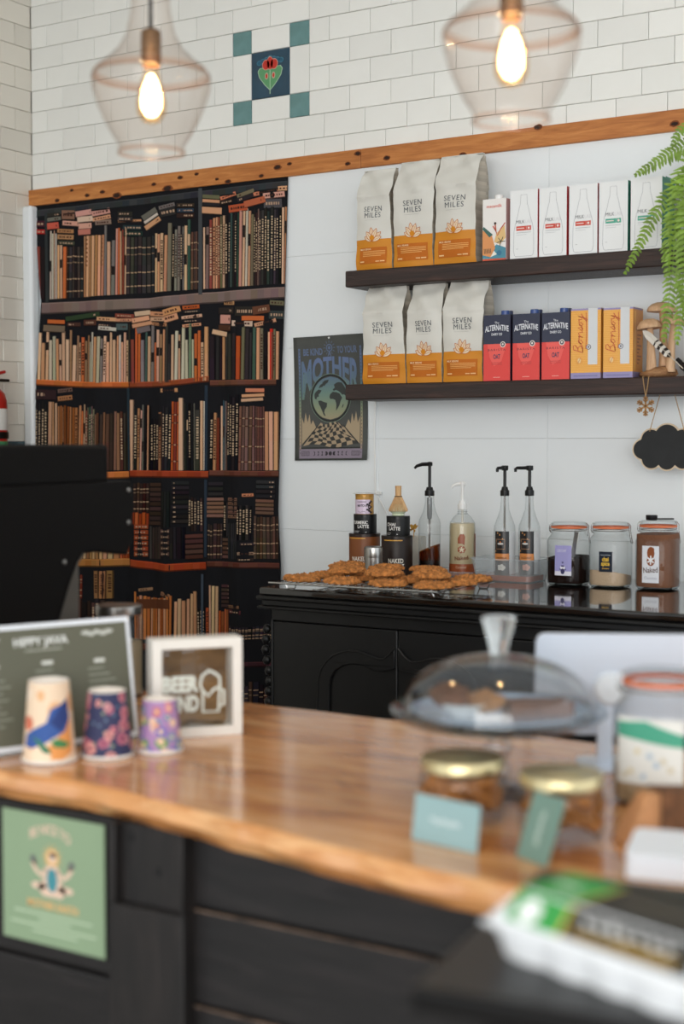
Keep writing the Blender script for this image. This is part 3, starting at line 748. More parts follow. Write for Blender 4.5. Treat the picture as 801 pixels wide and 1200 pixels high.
# ================================================================== shelves
SF = 3.85
m_dark = wood('dark_oak', (30, 18, 15), (62, 40, 33), (44, 28, 23), 0.5, 'X', 5, 14, bump=0.5)
US = on_y(404, 318, SF); LS = on_y(404, 452, SF)
ZU, ZL = 0.5 * (US.z + on_y(775, 290, SF).z), 0.5 * (LS.z + on_y(745, 440.5, SF).z)
SX1 = on_y(1010, 300, SF).x
def shelf(name, x0, zt, th, label):
    o = thing(name, label, 'shelf', (x0, SF, zt - th), 0, 'floating shelves')
    n = 24; mb = MB()
    L_ = SX1 - x0
    for i in range(1):
        mb.box(0, L_, 0, YB - 0.014 - SF, 0, th)
    mb.build('board', m_dark, o, bevel=0.004)
    return o
shelf('floating_shelf', US.x, ZU, 0.05, 'upper dark timber floating shelf holding coffee bags and milk cartons')
shelf('floating_shelf', LS.x, ZL, 0.048, 'lower dark timber floating shelf holding coffee bags, oat and soy cartons')

# ------------------------------------------------------------------ coffee bags
BAGM = print_mat('bag_film', 0.5, 0.4)
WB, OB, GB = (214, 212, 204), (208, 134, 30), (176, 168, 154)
def make_bag(name, label, loc, wd, ht, dp, seed, group, rotz=0.0, lean=0.0, prt=True):
    rg = random.Random(seed); ph = [rg.uniform(0, 6.28) for _ in range(6)]
    o = thing(name, label, 'coffee bag', loc, rotz, group)
    ZO = 0.30 * ht
    def hw(z): t = z / ht; return wd / 2 * (1 - 0.05 * t + 0.03 * sin(t * 5 + ph[0]) - (0.16 * (t - 0.88) / 0.12 if t > 0.88 else 0) * 0.25)
    def hd(z):
        t = z / ht; b = dp / 2
        if t < 0.06: return b * (0.9 + 0.1 * t / 0.06)
        if t < 0.72: return b
        return max(0.006, b * (1 - (t - 0.72) / 0.28) ** 0.8 + 0.004)
    def sway(z): t = z / ht; return lean * t * t, -0.006 * t * 0 + (dp * 0.12 * ((t - 0.72) / 0.28) if t > 0.72 else 0)
    def wr(x, z):
        t = z / ht
        return 0.0028 * sin(x * 55 + z * 21 + ph[1]) * (0.35 + t) + 0.0016 * sin(z * 95 + x * 18 + ph[2]) + 0.016 * max(0, t - 0.62) * sin(x * 80 + z * 70 + ph[3]) + 0.012 * max(0, t - 0.7) * sin(x * 40 - z * 120 + ph[4])
    def fr(x, z):
        q = max(-1, min(1, x / hw(z))); return -hd(z) * (0.82 + 0.18 * (1 - q * q)) + wr(x, z)
    NF = 12; lv = [0, 0.012, 0.03, 0.06, 0.09, 0.12, 0.15, 0.18, 0.21, 0.24, 0.27, ZO / ht - 0.0001, ZO / ht, 0.33, 0.36, 0.39, 0.42, 0.45, 0.48, 0.51, 0.54, 0.57, 0.6, 0.63, 0.66, 0.69, 0.72, 0.75, 0.78, 0.81, 0.84, 0.87, 0.9, 0.93, 0.96, 0.98, 1.0]
    mb = MB(); rings = []; vs = []; kind = []
    for t in lv:
        z = t * ht; h, d = hw(z), hd(z); sx, sy = sway(z); ring = []
        for i in range(NF + 1):
            x = -h + 2 * h * i / NF; ring.append((x + sx, fr(x, z) + sy, z))
        gu = 0.16 * h * min(1, max(0, (t - 0.35) / 0.4)); yb = 0.9 * d
        ya = fr(h, z)
        ring += [(h - gu * 0.4 + sx, ya + (yb - ya) * 0.25 + sy, z), (h - gu + sx, (ya + yb) / 2 + sy, z), (h - gu * 0.4 + sx, ya + (yb - ya) * 0.75 + sy, z)]
        for i in range(5): x = h - 2 * h * i / 4; ring.append((x + sx, yb + sy, z))
        ya = fr(-h, z)
        ring += [(-h + gu * 0.4 + sx, ya + (yb - ya) * 0.75 + sy, z), (-h + gu + sx, (ya + yb) / 2 + sy, z), (-h + gu * 0.4 + sx, ya + (yb - ya) * 0.25 + sy, z)]
        rings.append(ring)
    n = len(rings[0])
    # folded-over head: the last ring is the crease, a flap hangs behind it
    for r in rings: vs += r
    for li in range(len(lv) - 1):
        for k in range(n):
            k2 = (k + 1) % n
            front = k < NF
            side = NF <= k < NF + 4 or k >= n - 4
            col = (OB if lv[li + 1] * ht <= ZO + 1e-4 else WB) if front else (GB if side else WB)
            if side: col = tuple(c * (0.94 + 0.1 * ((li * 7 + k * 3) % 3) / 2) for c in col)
            mb.add([], [], None)
            mb.f.append((li * n + k, li * n + k2, (li + 1) * n + k2, (li + 1) * n + k)); mb.c.append(col); mb.mi.append(0)
    mb.v = vs
    mb.f.append(tuple((len(lv) - 1) * n + k for k in range(n))); mb.c.append(WB); mb.mi.append(0)
    mb.f.append(tuple(range(n - 1, -1, -1))); mb.c.append(OB); mb.mi.append(0)
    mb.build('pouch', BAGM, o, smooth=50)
    z = ht; h = hw(z); sx, sy = sway(z)
    fm = MB()
    for (a, b) in ((-h, h),):
        pts = [(a + sx, sy - 0.004, z + 0.002), (b + sx, sy - 0.004, z + 0.002), (b + sx, sy + 0.012, z + 0.003), (b + sx - 0.003, sy + 0.016, z - 0.022), (a + sx + 0.003, sy + 0.016, z - 0.022), (a + sx, sy + 0.012, z + 0.003)]
        fm.add(pts, [(0, 1, 2, 5), (5, 2, 3, 4)], WB)
    f = fm.build('folded_flap', BAGM, o, smooth=0); s = f.modifiers.new('s', 'SOLIDIFY'); s.thickness = 0.002
    if prt:
        P = Print(); g = (86, 92, 98)
        P.text('SEVEN', 0, 0.575 * ht, 0.0225, g, 1, 0.0, width=wd * 0.48, spacing=1.15); P.text('MILES', 0, 0.513 * ht, 0.0225, g, 1, 0.0, width=wd * 0.43, spacing=1.15)
        P.rect(-wd * 0.2, 0.490 * ht, wd * 0.16, 0.493 * ht, (190, 188, 182), 1)
        for k, (an, ln) in enumerate(((-62, .030), (-35, .036), (-8, .042), (18, .040), (45, .038), (68, .032))):
            a = R_(90 - an); b0 = (0.0, ZO - 0.006)
            pts = []
            for i in range(9):
                t = i / 8; ww = 0.007 * sin(pi * t) ** 0.8; pts.append((b0[0] + ln * t * cos(a) - ww * sin(a), b0[1] + ln * t * sin(a) + ww * cos(a)))
            for i in range(8, -1, -1):
                t = i / 8; ww = 0.007 * sin(pi * t) ** 0.8; pts.append((b0[0] + ln * t * cos(a) + ww * sin(a), b0[1] + ln * t * sin(a) - ww * cos(a)))
            P.poly(pts[:-1], (226, 206, 178), 1 + 2 * (k % 2)); P.line(pts, 0.0016, (190, 104, 40), 2 + 2 * (k % 2), True)
            P.line([b0, (b0[0] + ln * .8 * cos(a), b0[1] + ln * .8 * sin(a))], 0.0012, (206, 130, 60), 2 + 2 * (k % 2))
        P.disc(0, ZO + 0.004, 0.008, (208, 134, 30), 6, 12)
        lb = (190, 104, 26)
        P.rect(-wd * 0.38, 0.06 * ht, wd * 0.38, 0.22 * ht, lb, 1, 8, 5)
        P.text('MILK BEANS', -wd * 0.36, 0.195 * ht, 0.0075, (240, 214, 170), 3, 0.01, align='L')
        for k in range(4): P.rect(-wd * 0.28, (0.178 - k * 0.015) * ht, wd * (0.34 - 0.1 * (k == 3)), (0.184 - k * 0.015) * ht, (226, 170, 100), 3, 5)
        P.rect(-wd * 0.36, 0.075 * ht, -wd * 0.24, 0.087 * ht, (236, 196, 140), 3); P.rect(wd * 0.1, 0.075 * ht, wd * 0.2, 0.083 * ht, (236, 196, 140), 3); P.rect(wd * 0.22, 0.075 * ht, wd * 0.34, 0.085 * ht, (236, 196, 140), 3)
        def fm_(x, y, d): sx, sy = sway(y); return (x + sx, fr(x, y) + sy - 0.0012 - d, y)
        P.build('bag_print', o, fm_, PAPER, 0.00022, maxlen=0.012)
    return o
BF = SF + 0.012
def bag_px(x0, x1, ytop, ybase, zs, label, seed, group, dp=0.075, lean=0.0, back=0.0, prt=True, rot=0.0):
    a = on_y(x0, ybase, BF + back); b = on_y(x1, ybase, BF + back); t = on_y((x0 + x1) / 2, ytop, BF + dp * 0.5 + back)
    return make_bag('coffee_bag', label, ((a.x + b.x) / 2, BF + dp / 2 + back, zs), b.x - a.x, t.z - zs, dp, seed, group, rot, lean, prt)
GU, GL = 'coffee bags on the upper shelf', 'coffee bags on the lower shelf'
bag_px(416, 457, 200, 312, ZU, 'white and orange coffee bag at the end of the upper shelf above the poster', 3, GU)
bag_px(459, 506, 190, 308, ZU, 'white and orange coffee bag in the middle of three on the upper shelf', 5, GU, lean=0.004)
bag_px(507, 556, 183, 303, ZU, 'white and orange coffee bag beside the illustrated milk carton, upper shelf', 9, GU, lean=0.006)
bag_px(511, 560, 186, 303, ZU, 'coffee bag standing behind the bag beside the illustrated carton', 11, GU, back=0.08, prt=False)
bag_px(462, 508, 192, 306, ZU, 'coffee bag standing behind the middle bag of the upper shelf', 12, GU, back=0.08, prt=False)
bag_px(424, 473, 336, 448, ZL, 'crumpled white and orange coffee bag at the end of lower shelf overlapping the poster', 21, GL, lean=-0.008)
bag_px(475, 516, 334, 447, ZL, 'white and orange coffee bag in the middle of three on the lower shelf', 23, GL)
bag_px(517, 564, 329, 446, ZL, 'white and orange coffee bag beside the navy and red carton, lower shelf', 27, GL, lean=0.005)
bag_px(521, 566, 332, 446, ZL, 'coffee bag standing behind the bag beside the navy and red carton', 29, GL, back=0.08, prt=False)

# ------------------------------------------------------------------ cartons
def carton(name, label, cat, x0, x1, ytop, ybase, zs, dp, front, side, group, cap=None, capc=(40, 70, 130), art=None, back=0.0, top=None):
    Yf = BF + back
    a = on_y(x0, ybase, Yf); b = on_y(x1, ybase, Yf); t = on_y((x0 + x1) / 2, ytop, Yf)
    wd = b.x - a.x - 0.001; ht = t.z - zs
    o = thing(name, label, cat, ((a.x + b.x) / 2, Yf, zs), 0, group)
    mb = MB(); h = wd / 2
    vs = [(-h, 0, 0), (h, 0, 0), (h, dp, 0), (-h, dp, 0), (-h, 0, ht), (h, 0, ht), (h, dp, ht), (-h, dp, ht)]
    mb.add(vs, [(0, 1, 5, 4)], front); mb.add(vs, [(1, 2, 6, 5), (3, 0, 4, 7)], side); mb.add(vs, [(2, 3, 7, 6), (3, 2, 1, 0)], front); mb.add(vs, [(4, 5, 6, 7)], top or front)
    bm_ = mb.build('box', GLOSSP, o, smooth=0); 
    if cap:
        cm = MB(); cx, cy = cap
        cm.lathe([(0.0135, 0), (0.0135, 0.003), (0.0125, 0.003), (0.0125, 0.012), (0.0115, 0.013), (0, 0.013)], 20, (cx * h, cy, ht), capc)
        cm.build('screw_cap', GLOSSP, o)
    if art:
        P = Print(); art(P, wd, ht); P.build('front_print', o, front_map(0.0), GLOSSP, 0.0003)
    return o, wd, ht
def art_milk(ac):
    def f(P, w_, h_):
        k = w_; g = (176, 178, 182)
        pr = [(-.1, .93), (-.115, .80), (-.155, .74), (-.21, .62), (-.29, .5), (-.33, .4), (-.34, .12), (-.31, .05), (-.27, .035)]
        pr = [(x * 1.08, y) for x, y in pr]
        pts = [(x * k, y * h_) for x, y in pr] + [(-x * k, y * h_) for x, y in reversed(pr)]
        P.line(pts, 0.0012, g, 0, True)
        P.text('MILK', -0.27 * k, 0.515 * h_, 0.0135, (84, 86, 92), 1, 0.0, align='L', width=0.3 * k); P.text('LAB', 0.05 * k, 0.515 * h_, 0.0135, (214, 214, 216), 1, align='L', width=0.24 * k)
        P.rect(-0.27 * k, 0.41 * h_, 0.27 * k, 0.475 * h_, ac, 1); P.rect(0.1 * k, 0.41 * h_, 0.105 * k, 0.475 * h_, (240, 240, 238), 2)
        P.rect(-0.24 * k, 0.437 * h_, 0.02 * k, 0.450 * h_, (240, 220, 214), 2); P.disc(0.185 * k, 0.4425 * h_, 0.0035, (240, 220, 214), 2, 10)
        P.rect(-0.27 * k, 0.375 * h_, 0.26 * k, 0.385 * h_, (196, 198, 200), 1); P.rect(-0.27 * k, 0.345 * h_, 0.1 * k, 0.352 * h_, (204, 206, 208), 1); P.rect(-0.27 * k, 0.14 * h_, -0.2 * k, 0.147 * h_, (190, 190, 192), 1)
    return f
WHT = (236, 238, 238); RDC = (206, 72, 52); TLC = (72, 168, 142)
GM = 'bottle outline milk cartons on the upper shelf'
mk = [(597, 629.5, 222.5, 300.5, RDC, (196, 60, 60), 'red banded white milk carton beside the illustrated carton'), (631, 663.5, 219.5, 298, RDC, (196, 60, 60), 'red banded white milk carton between two other red banded ones'), (666, 699.5, 216, 296, RDC, (196, 60, 60), 'red banded white milk carton beside a green banded one'),
      (701, 735, 212.5, 293, TLC, (44, 138, 116), 'green banded white milk carton beside a red banded one'), (738, 775, 208, 291, TLC, (44, 138, 116), 'green banded white milk carton half covered by fern fronds')]
for x0, x1, yt, yb, ac, sc, lb in mk:
    carton('milk_carton', lb, 'milk carton', x0, x1, yt, yb, ZU, 0.074, WHT, sc, GM, art=art_milk(ac))
carton('milk_carton', 'green sided milk carton standing behind the fern covered one', 'milk carton', 744, 779, 208, 289.5, ZU, 0.074, WHT, (44, 138, 116), GM, back=0.078)
def art_maca(P, w_, h_):
    Wd = w_ / 2
    P.rect(-Wd, 0.0, Wd, 0.035 * h_, (206, 84, 56), 1)
    P.poly([(-Wd, 0.04 * h_), (Wd, 0.03 * h_), (Wd, 0.2 * h_), (0.2 * Wd, 0.26 * h_), (-0.3 * Wd, 0.18 * h_), (-Wd, 0.24 * h_)], (74, 140, 160), 2)
    P.poly([(-Wd, 0.1 * h_), (-0.3 * Wd, 0.06 * h_), (0.1 * Wd, 0.2 * h_), (-0.2 * Wd, 0.42 * h_), (-Wd, 0.5 * h_)], (222, 150, 92), 3)
    P.poly([(0.0, 0.3 * h_), (0.5 * Wd, 0.26 * h_), (Wd, 0.36 * h_), (0.9 * Wd, 0.56 * h_), (0.55 * Wd, 0.5 * h_), (0.2 * Wd, 0.44 * h_)], (226, 190, 130), 3)
    P.poly([(-Wd, 0.52 * h_), (-0.4 * Wd, 0.38 * h_), (-0.1 * Wd, 0.42 * h_), (-0.9 * Wd, 0.56 * h_)], (60, 104, 96), 4)
    P.poly([(-0.3 * Wd, 0.06 * h_), (0.25 * Wd, 0.1 * h_), (0.0, 0.16 * h_)], (240, 236, 226), 4); P.disc(0.45 * Wd, 0.12 * h_, 0.008, (54, 116, 148), 4, 12)
    P.line([(-0.1 * Wd, 0.56 * h_), (0.15 * Wd, 0.48 * h_), (0.3 * Wd, 0.4 * h_), (0.55 * Wd, 0.5 * h_), (0.95 * Wd, 0.6 * h_)], 0.003, (196, 70, 50), 5)
    P.line([(0.15 * Wd, 0.48 * h_), (0.1 * Wd, 0.58 * h_)], 0.004, (200, 92, 60), 5); P.disc(0.1 * Wd, 0.6 * h_, 0.004, (60, 40, 36), 6, 8)
    for k in range(5): P.line([(0.6 * Wd, 0.3 * h_), (0.6 * Wd + 0.014 * cos(k * 1.1), 0.3 * h_ + 0.014 * sin(k * 1.1))], 0.002, (40, 60, 50), 6)
    for k in range(6): P.line([(-0.8 * Wd + k * 0.004, 0.12 * h_), (-0.83 * Wd + k * 0.004, 0.2 * h_)], 0.0015, (48, 66, 58), 6)
mc_o, mc_w, mc_h = carton('milk_carton', 'white milk carton with a colourful beach drawing beside the coffee bags', 'milk carton', 565, 592.5, 233, 302, ZU, 0.07, (238, 234, 230), (214, 190, 186), 'illustrated carton', cap=(0.1, 0.022), capc=(236, 236, 234), art=art_maca)
P = Print(); P.text('macamilk', 0, 0.86 * mc_h, 0.0125, (216, 84, 60), 1, 0.01, width=0.66 * mc_w); P.build('name_print', mc_o, front_map(0.0), GLOSSP, 0.0003)
def art_oat(P, w_, h_):
    Wd = w_ / 2; W_ = (228, 230, 236)
    P.rect(-Wd, 0, Wd, 0.56 * h_, (226, 68, 62), 0)
    P.poly([(-Wd * 0.7, 0.56 * h_), (Wd * 0.75, 0.56 * h_), (0.35 * Wd, 0.3 * h_), (-0.2 * Wd, 0.22 * h_), (-0.55 * Wd, 0.36 * h_)], (236, 92, 84), 1)
    P.text('The', 0, 0.865 * h_, 0.009, W_, 2, 0.0)
    P.text('ALTERNATIVE', 0, 0.735 * h_, 0.023, W_, 2, 0.02, width=w_ * 0.88, warp=lambda x, y: (x, y + 0.006 * (1 - (x / Wd) ** 2)))
    P.text('DAIRY CO', 0, 0.69 * h_, 0.0095, W_, 2, 0.02, width=w_ * 0.4)
    P.disc(0.46 * Wd, 0.55 * h_, 0.0085, (232, 226, 220), 3, 18); P.disc(0.46 * Wd, 0.55 * h_, 0.0062, (60, 48, 62), 4, 16); P.disc(0.46 * Wd, 0.552 * h_, 0.003, (232, 226, 220), 5, 10)
    P.text('BARISTA', 0, 0.455 * h_, 0.0085, (96, 36, 48), 2, 0.0, width=w_ * 0.66, spacing=1.4)
    P.text('OAT', 0, 0.335 * h_, 0.0185, (52, 52, 84), 2, 0.03, width=w_ * 0.26)
    for k in range(2): P.rect(-0.4 * Wd, (0.27 - 0.025 * k) * h_, 0.4 * Wd, (0.278 - 0.025 * k) * h_, (190, 60, 58), 2)
    P.rect(-0.25 * Wd, 0.05 * h_, 0.25 * Wd, 0.058 * h_, (240, 180, 170), 2)
GO = 'navy and red oat cartons'
for k, (x0, x1, lb) in enumerate(((566, 597.5, 'navy and red oat drink carton beside the coffee bags'), (600, 632, 'navy and red oat drink carton between two alike'), (634, 667, 'navy and red oat drink carton beside an orange soy carton'))):
    carton('oat_carton', lb, 'oat carton', x0, x1, 369 - k * 1.5, 446.5 - k * 0.9, ZL, 0.07, (38, 42, 66), (46, 44, 62), GO, cap=(0.35, 0.025), capc=(48, 76, 138), art=art_oat)
    carton('oat_carton', ('oat drink carton behind the one beside the coffee bags', 'oat drink carton behind the middle one of its row', 'oat drink carton behind the one beside the soy carton')[k], 'oat carton', x0 + 5, x1 + 5, 369 - k * 1.5, 445 - k * 0.9, ZL, 0.07, (38, 42, 66), (46, 44, 62), GO, cap=(0.25, 0.03), capc=(44, 54, 92), back=0.078)
def art_soy(P, w_, h_):
    Wd = w_ / 2; RD_ = (206, 92, 50)
    P.rect(-Wd, 0, Wd, 0.085 * h_, (150, 142, 186), 1); P.rect(-Wd, 0.975 * h_, Wd, h_, (150, 142, 186), 1)
    for k in range(34): P.rect(-Wd, (0.1 + k * 0.026) * h_, Wd, (0.107 + k * 0.026) * h_, (244, 186, 96), 0)
    P.rect(0.16 * Wd, 0.2 * h_, 0.78 * Wd, h_, (214, 216, 218), 2); P.poly([(0.16 * Wd, 0.2 * h_), (0.78 * Wd, 0.2 * h_), (0.62 * Wd, 0.22 * h_)], (230, 226, 220), 3)
    sc = [(.1, 0), (.15, .5), (.2, 1.), (.6, 1.05), (.78, .85), (.5, .6), (.25, .55), (.6, .5), (.8, .25), (.6, 0), (.2, 0), (.9, .1), (1.15, .35), (1.4, .5), (1.2, .5), (1.05, .25), (1.25, 0), (1.5, .2), (1.45, .45), (1.75, .4), (1.85, .5), (1.85, 0), (1.95, .35), (2.2, .5), (2.35, .3), (2.4, 0), (2.6, .15), (2.85, .55), (2.95, .2), (2.8, 0), (2.65, .08), (3.05, .12), (3.3, .45), (3.15, .4), (3.1, .15), (3.3, 0), (3.5, .2), (3.4, .45), (3.7, .42), (3.75, .5), (3.85, .15), (4., .1), (4.15, .5), (4.1, -.1), (3.95, -.5), (3.75, -.4), (4., -.1), (4.5, .2)]
    P.line([(-0.18 * Wd - y * 0.62 * Wd, (0.36 + (x + y * 0.25) * 0.125) * h_) for x, y in sc], 0.0024, RD_, 3)
    P.line([(0.02 * Wd, 0.94 * h_), (0.06 * Wd, 0.6 * h_), (0.0, 0.42 * h_)], 0.002, RD_, 3)
    P.disc(0.2 * Wd, 0.45 * h_, 0.0075, (96, 96, 104), 4, 16); P.disc(0.2 * Wd, 0.45 * h_, 0.0055, (220, 220, 224), 5, 14); P.disc(0.2 * Wd, 0.45 * h_, 0.003, (96, 96, 104), 6, 10)
    P.ring(-0.42 * Wd, 0.26 * h_, 0.0085, 0.0095, (226, 150, 80), 3, 24); P.disc(-0.42 * Wd, 0.26 * h_, 0.005, (236, 206, 150), 3, 10, 0.007); P.line([(-0.5 * Wd, 0.22 * h_), (-0.34 * Wd, 0.3 * h_)], 0.0015, (200, 120, 60), 4)
    P.rect(-0.8 * Wd, 0.035 * h_, 0.8 * Wd, 0.045 * h_, (110, 104, 150), 2)
GS = 'orange soy cartons'
for k, (x0, x1, yt, yb, lb) in enumerate(((668, 703.5, 361.5, 443.5, 'orange and lilac soy milk carton beside an oat carton'), (706, 741, 360.5, 442.5, 'orange and lilac soy milk carton beside the carved mushrooms'))):
    o, w_, h_ = carton('soy_carton', lb, 'soy carton', x0, x1, yt, yb, ZL, 0.07, (236, 168, 66), (206, 134, 44), GS, art=art_soy, top=(150, 142, 186))
    P = Print(); P.rect(0.0, 0, 0.07, 0.085 * h_, (132, 124, 166), 1); P.rect(0, 0.975 * h_, 0.07, h_, (132, 124, 166), 1); P.rect(0.008, 0.95 * h_, 0.02, 0.1 * h_, (226, 170, 80), 1)
    for q in range(9): P.rect(0.03, (0.2 + q * 0.05) * h_, 0.03 + 0.012 + 0.01 * (q % 3), (0.222 + q * 0.05) * h_, (150, 84, 36), 2)
    P.build('side_print', o, lambda x, y, d, w_=w_: (w_ / 2 + d, x, y), GLOSSP, 0.0003)
    carton('soy_carton', ('soy milk carton behind the one beside the oat carton', 'soy milk carton behind the one beside the mushrooms')[k], 'soy carton', x0 + 1, x1 + 1, yt, yb - 1.5, ZL, 0.07, (236, 168, 66), (206, 134, 44), GS, back=0.078, top=(150, 142, 186))
# ------------------------------------------------------------------ ornaments of the lower shelf
m_carve = wood('carved_pale_wood', (176, 134, 100), (226, 188, 150), (206, 166, 128), 0.6, 'Z', 10, 5)
m_drift = wood('driftwood', (104, 70, 44), (170, 126, 84), (140, 98, 62), 0.7, 'X', 14, 5, bump=0.8)
mp = on_y(769, 436, SF + 0.05)
ms = thing('mushroom_carving', 'carved pale wooden mushrooms on a driftwood base beside soy carton', 'ornament', (mp.x, SF + 0.05, ZL))
rg = random.Random(4); mb = MB(); vs = []; n = 20
prof = [(0.0, 0.0), (0.040, 0.0), (0.047, 0.008), (0.044, 0.018), (0.03, 0.024), (0.0, 0.022)]
mb.lathe(prof, 24)
mb.v = [(x * 1.05 * (1 + 0.18 * sin(5 * math.atan2(y, x)) + 0.08 * sin(11 * math.atan2(y, x))), y * 0.95 * (1 + 0.15 * sin(3 * math.atan2(y, x) + 1)), z * (1 + 0.3 * sin(x * 60))) for x, y, z in mb.v]
mb.build('driftwood_base', m_drift, ms, smooth=60)
def mushroom(x, y, h, rs, rc, lean, tilt):
    st = MB(); path = []; rr = []
    for k in range(9):
        t = k / 8; path.append((x + lean * t * t, y, 0.014 + h * t)); rr.append(rs * (1.25 - 0.5 * t + 0.12 * (1 - t) ** 3))
    st.tube(path, rr, 14); st.build('stem', m_carve, ms)
    cp = MB(); M = Matrix.Translation((x + lean, y, 0.012 + h)) @ Matrix.Rotation(tilt, 4, 'Y')
    cp.lathe([(0.0, -0.002), (rc * 0.55, -0.003), (rc * 0.97, -0.004), (rc, 0.0), (rc * 0.93, 0.008), (rc * 0.7, 0.017), (rc * 0.4, 0.022), (0.0, 0.024)], 28, M=M)
    cp.build('cap', m_carve, ms, smooth=60)
mushroom(-0.008, -0.02, 0.125, 0.011, 0.035, -0.006, -0.12); mushroom(0.016, 0.012, 0.172, 0.011, 0.042, -0.006, 0.04); mushroom(0.042, -0.008, 0.135, 0.010, 0.030, 0.008, 0.15)
# feather leaning across the mushrooms
fe = thing('feather', 'black and white barred feather leaning across the mushroom stems', 'feather', (0, 0, 0))
f0 = on_y(800, 432, SF + 0.012); f1 = on_y(752, 386, SF + 0.012)
ax = (f1 - f0); ln = ax.length; ax.normalize(); sd = ax.cross(Vector((0, -1, 0))).normalized()
q = MB(); q.tube([f0, f0 + ax * ln * 0.97], [0.0016, 0.0006], 6); q.build('quill', mat('quill', (206, 196, 178), 0.5), fe)
v = MB(); K = 24
for k in range(K):
    t0, t1 = 0.32 + 0.68 * k / K, 0.32 + 0.68 * (k + 1) / K
    wf = lambda t: 0.0105 * min(1, (t - 0.3) / 0.1) * (1 if t < 0.85 else math.sqrt(max(0, (1 - t) / 0.15)))
    col = (216, 210, 200) if t0 > 0.66 or (k // 2) % 2 else (46, 36, 32)
    for s in (-1, 1):
        a0, a1 = f0 + ax * ln * t0, f0 + ax * ln * t1; off = Vector((0, -0.0015, 0))
        v.add([a0, a1, a1 + sd * s * wf(t1) - ax * 0.004 + off, a0 + sd * s * wf(t0) - ax * 0.004 + off], [(0, 1, 2, 3)], col)
vo = v.build('vane', PAPER, fe, smooth=0, fix=False); s_ = vo.modifiers.new('s', 'SOLIDIFY'); s_.thickness = 0.0006
# cast iron pot, only its side in view
tp = on_y(822, 440, SF + 0.08)
pot = thing('teapot', 'small black teapot at the right of the feather on the lower shelf', 'teapot', (tp.x, SF + 0.09, ZL))
pot['label'] = 'small black teapot beside the feather on the lower shelf'
m_iron = mat('black_iron', (24, 23, 23), 0.45, bump=0.1, bscale=120)
MB().lathe([(0, 0), (0.035, 0), (0.05, 0.012), (0.056, 0.03), (0.05, 0.048), (0.032, 0.058), (0.03, 0.062), (0.006, 0.067), (0.006, 0.072), (0.009, 0.078), (0, 0.082)], 28).build('body', m_iron, pot)
MB().tube([(-0.04, 0, 0.02), (-0.058, 0, 0.03), (-0.066, 0, 0.044), (-0.074, 0, 0.052)], [0.011, 0.009, 0.006, 0.0055], 10).build('spout', m_iron, pot)
MB().tube([(0.045 * cos(a) * 1.05, 0, 0.045 + 0.075 * sin(a)) for a in [pi * k / 14 for k in range(15)]], 0.0042, 8).build('handle', m_iron, pot)
# snowflake hung over the shelf edge
sn = on_y(756, 476, SF - 0.006)
sf = thing('snowflake_ornament', 'wooden snowflake ornament hanging by a loop over the shelf edge', 'ornament', (sn.x, SF - 0.006, sn.z))
m_snow = wood('snowflake_wood', (136, 92, 46), (190, 142, 84), None, 0.6, 'X', 20, 3)
mb = MB()
for k in range(6):
    a = pi / 6 + k * pi / 3; u = Vector((cos(a), 0, sin(a))); p = Vector((-sin(a), 0, cos(a)))
    def bar(A, B, wd):
        d = (B - A).normalized(); nn = Vector((-d.z, 0, d.x)) * wd / 2; t = Vector((0, 0.0018, 0))
        vs = [A + nn - t, A - nn - t, B - nn - t, B + nn - t, A + nn + t, A - nn + t, B - nn + t, B + nn + t]
        mb.add(vs, [(0, 1, 2, 3), (7, 6, 5, 4), (0, 4, 5, 1), (1, 5, 6, 2), (2, 6, 7, 3), (3, 7, 4, 0)])
    bar(u * 0.0, u * 0.027, 0.0042)
    for t, l in ((0.012, 0.009), (0.019, 0.008)):
        for s in (-1, 1): bar(u * t, u * (t + l * 0.7) + p * s * l * 0.75, 0.0034)
mb.build('flake', m_snow, sf, smooth=0)
MB().tube([(0, 0.0, 0.026), (-0.006, 0, 0.06), (-0.009, 0.001, ZL - sn.z + 0.001), (-0.008, 0.012, ZL - sn.z + 0.002)], 0.0011, 6).tube([(0, 0.0, 0.026), (0.006, 0, 0.06), (0.008, 0.001, ZL - sn.z + 0.001), (0.006, 0.012, ZL - sn.z + 0.002)], 0.0011, 6).build('cord', mat('jute', (176, 140, 96), 0.9), sf)
# cloud chalkboard
YC = 3.93
cc = on_y(781, 525, YC)
cb = thing('cloud_chalkboard', 'blank cloud shaped chalkboard with pale edge hanging below the lower shelf', 'chalkboard', (cc.x, YC, cc.z))
def cloud(s):
    lobes = [(-0.07, -0.004, 0.028), (-0.045, 0.022, 0.030), (0.0, 0.03, 0.036), (0.045, 0.022, 0.03), (0.07, -0.004, 0.028), (0.045, -0.03, 0.028), (0.0, -0.034, 0.027), (-0.045, -0.03, 0.028)]
    pts = []
    for k in range(120):
        a = 2 * pi * k / 120; u = Vector((cos(a), sin(a))); best = 0
        for x, y, r in lobes:
            r += s; b = u.x * x + u.y * y; d = b * b - (x * x + y * y - r * r)
            if d > 0: best = max(best, b + math.sqrt(d))
        pts.append((u.x * best, u.y * best))
    return pts
MB().prism(cloud(0.003), 0, 0.005, lambda x, y, d: (x, d, y)).build('pale_edge', mat('pale_ply', (214, 192, 164), 0.6), cb)
MB().prism(cloud(-0.001), -0.0012, 0.0, lambda x, y, d: (x, d, y)).build('slate', mat('chalk_black', (40, 41, 42), 0.85, var=0.15, scale=30), cb)
zs_ = ZL - 0.048 - cc.z
jute = mat('jute', (176, 140, 96), 0.9)
for s in (-1, 1): MB().tube([(s * 0.05, -0.001, 0.046), (s * 0.021, -0.001, zs_ + 0.002)], 0.0012, 6).build('string', jute, cb)

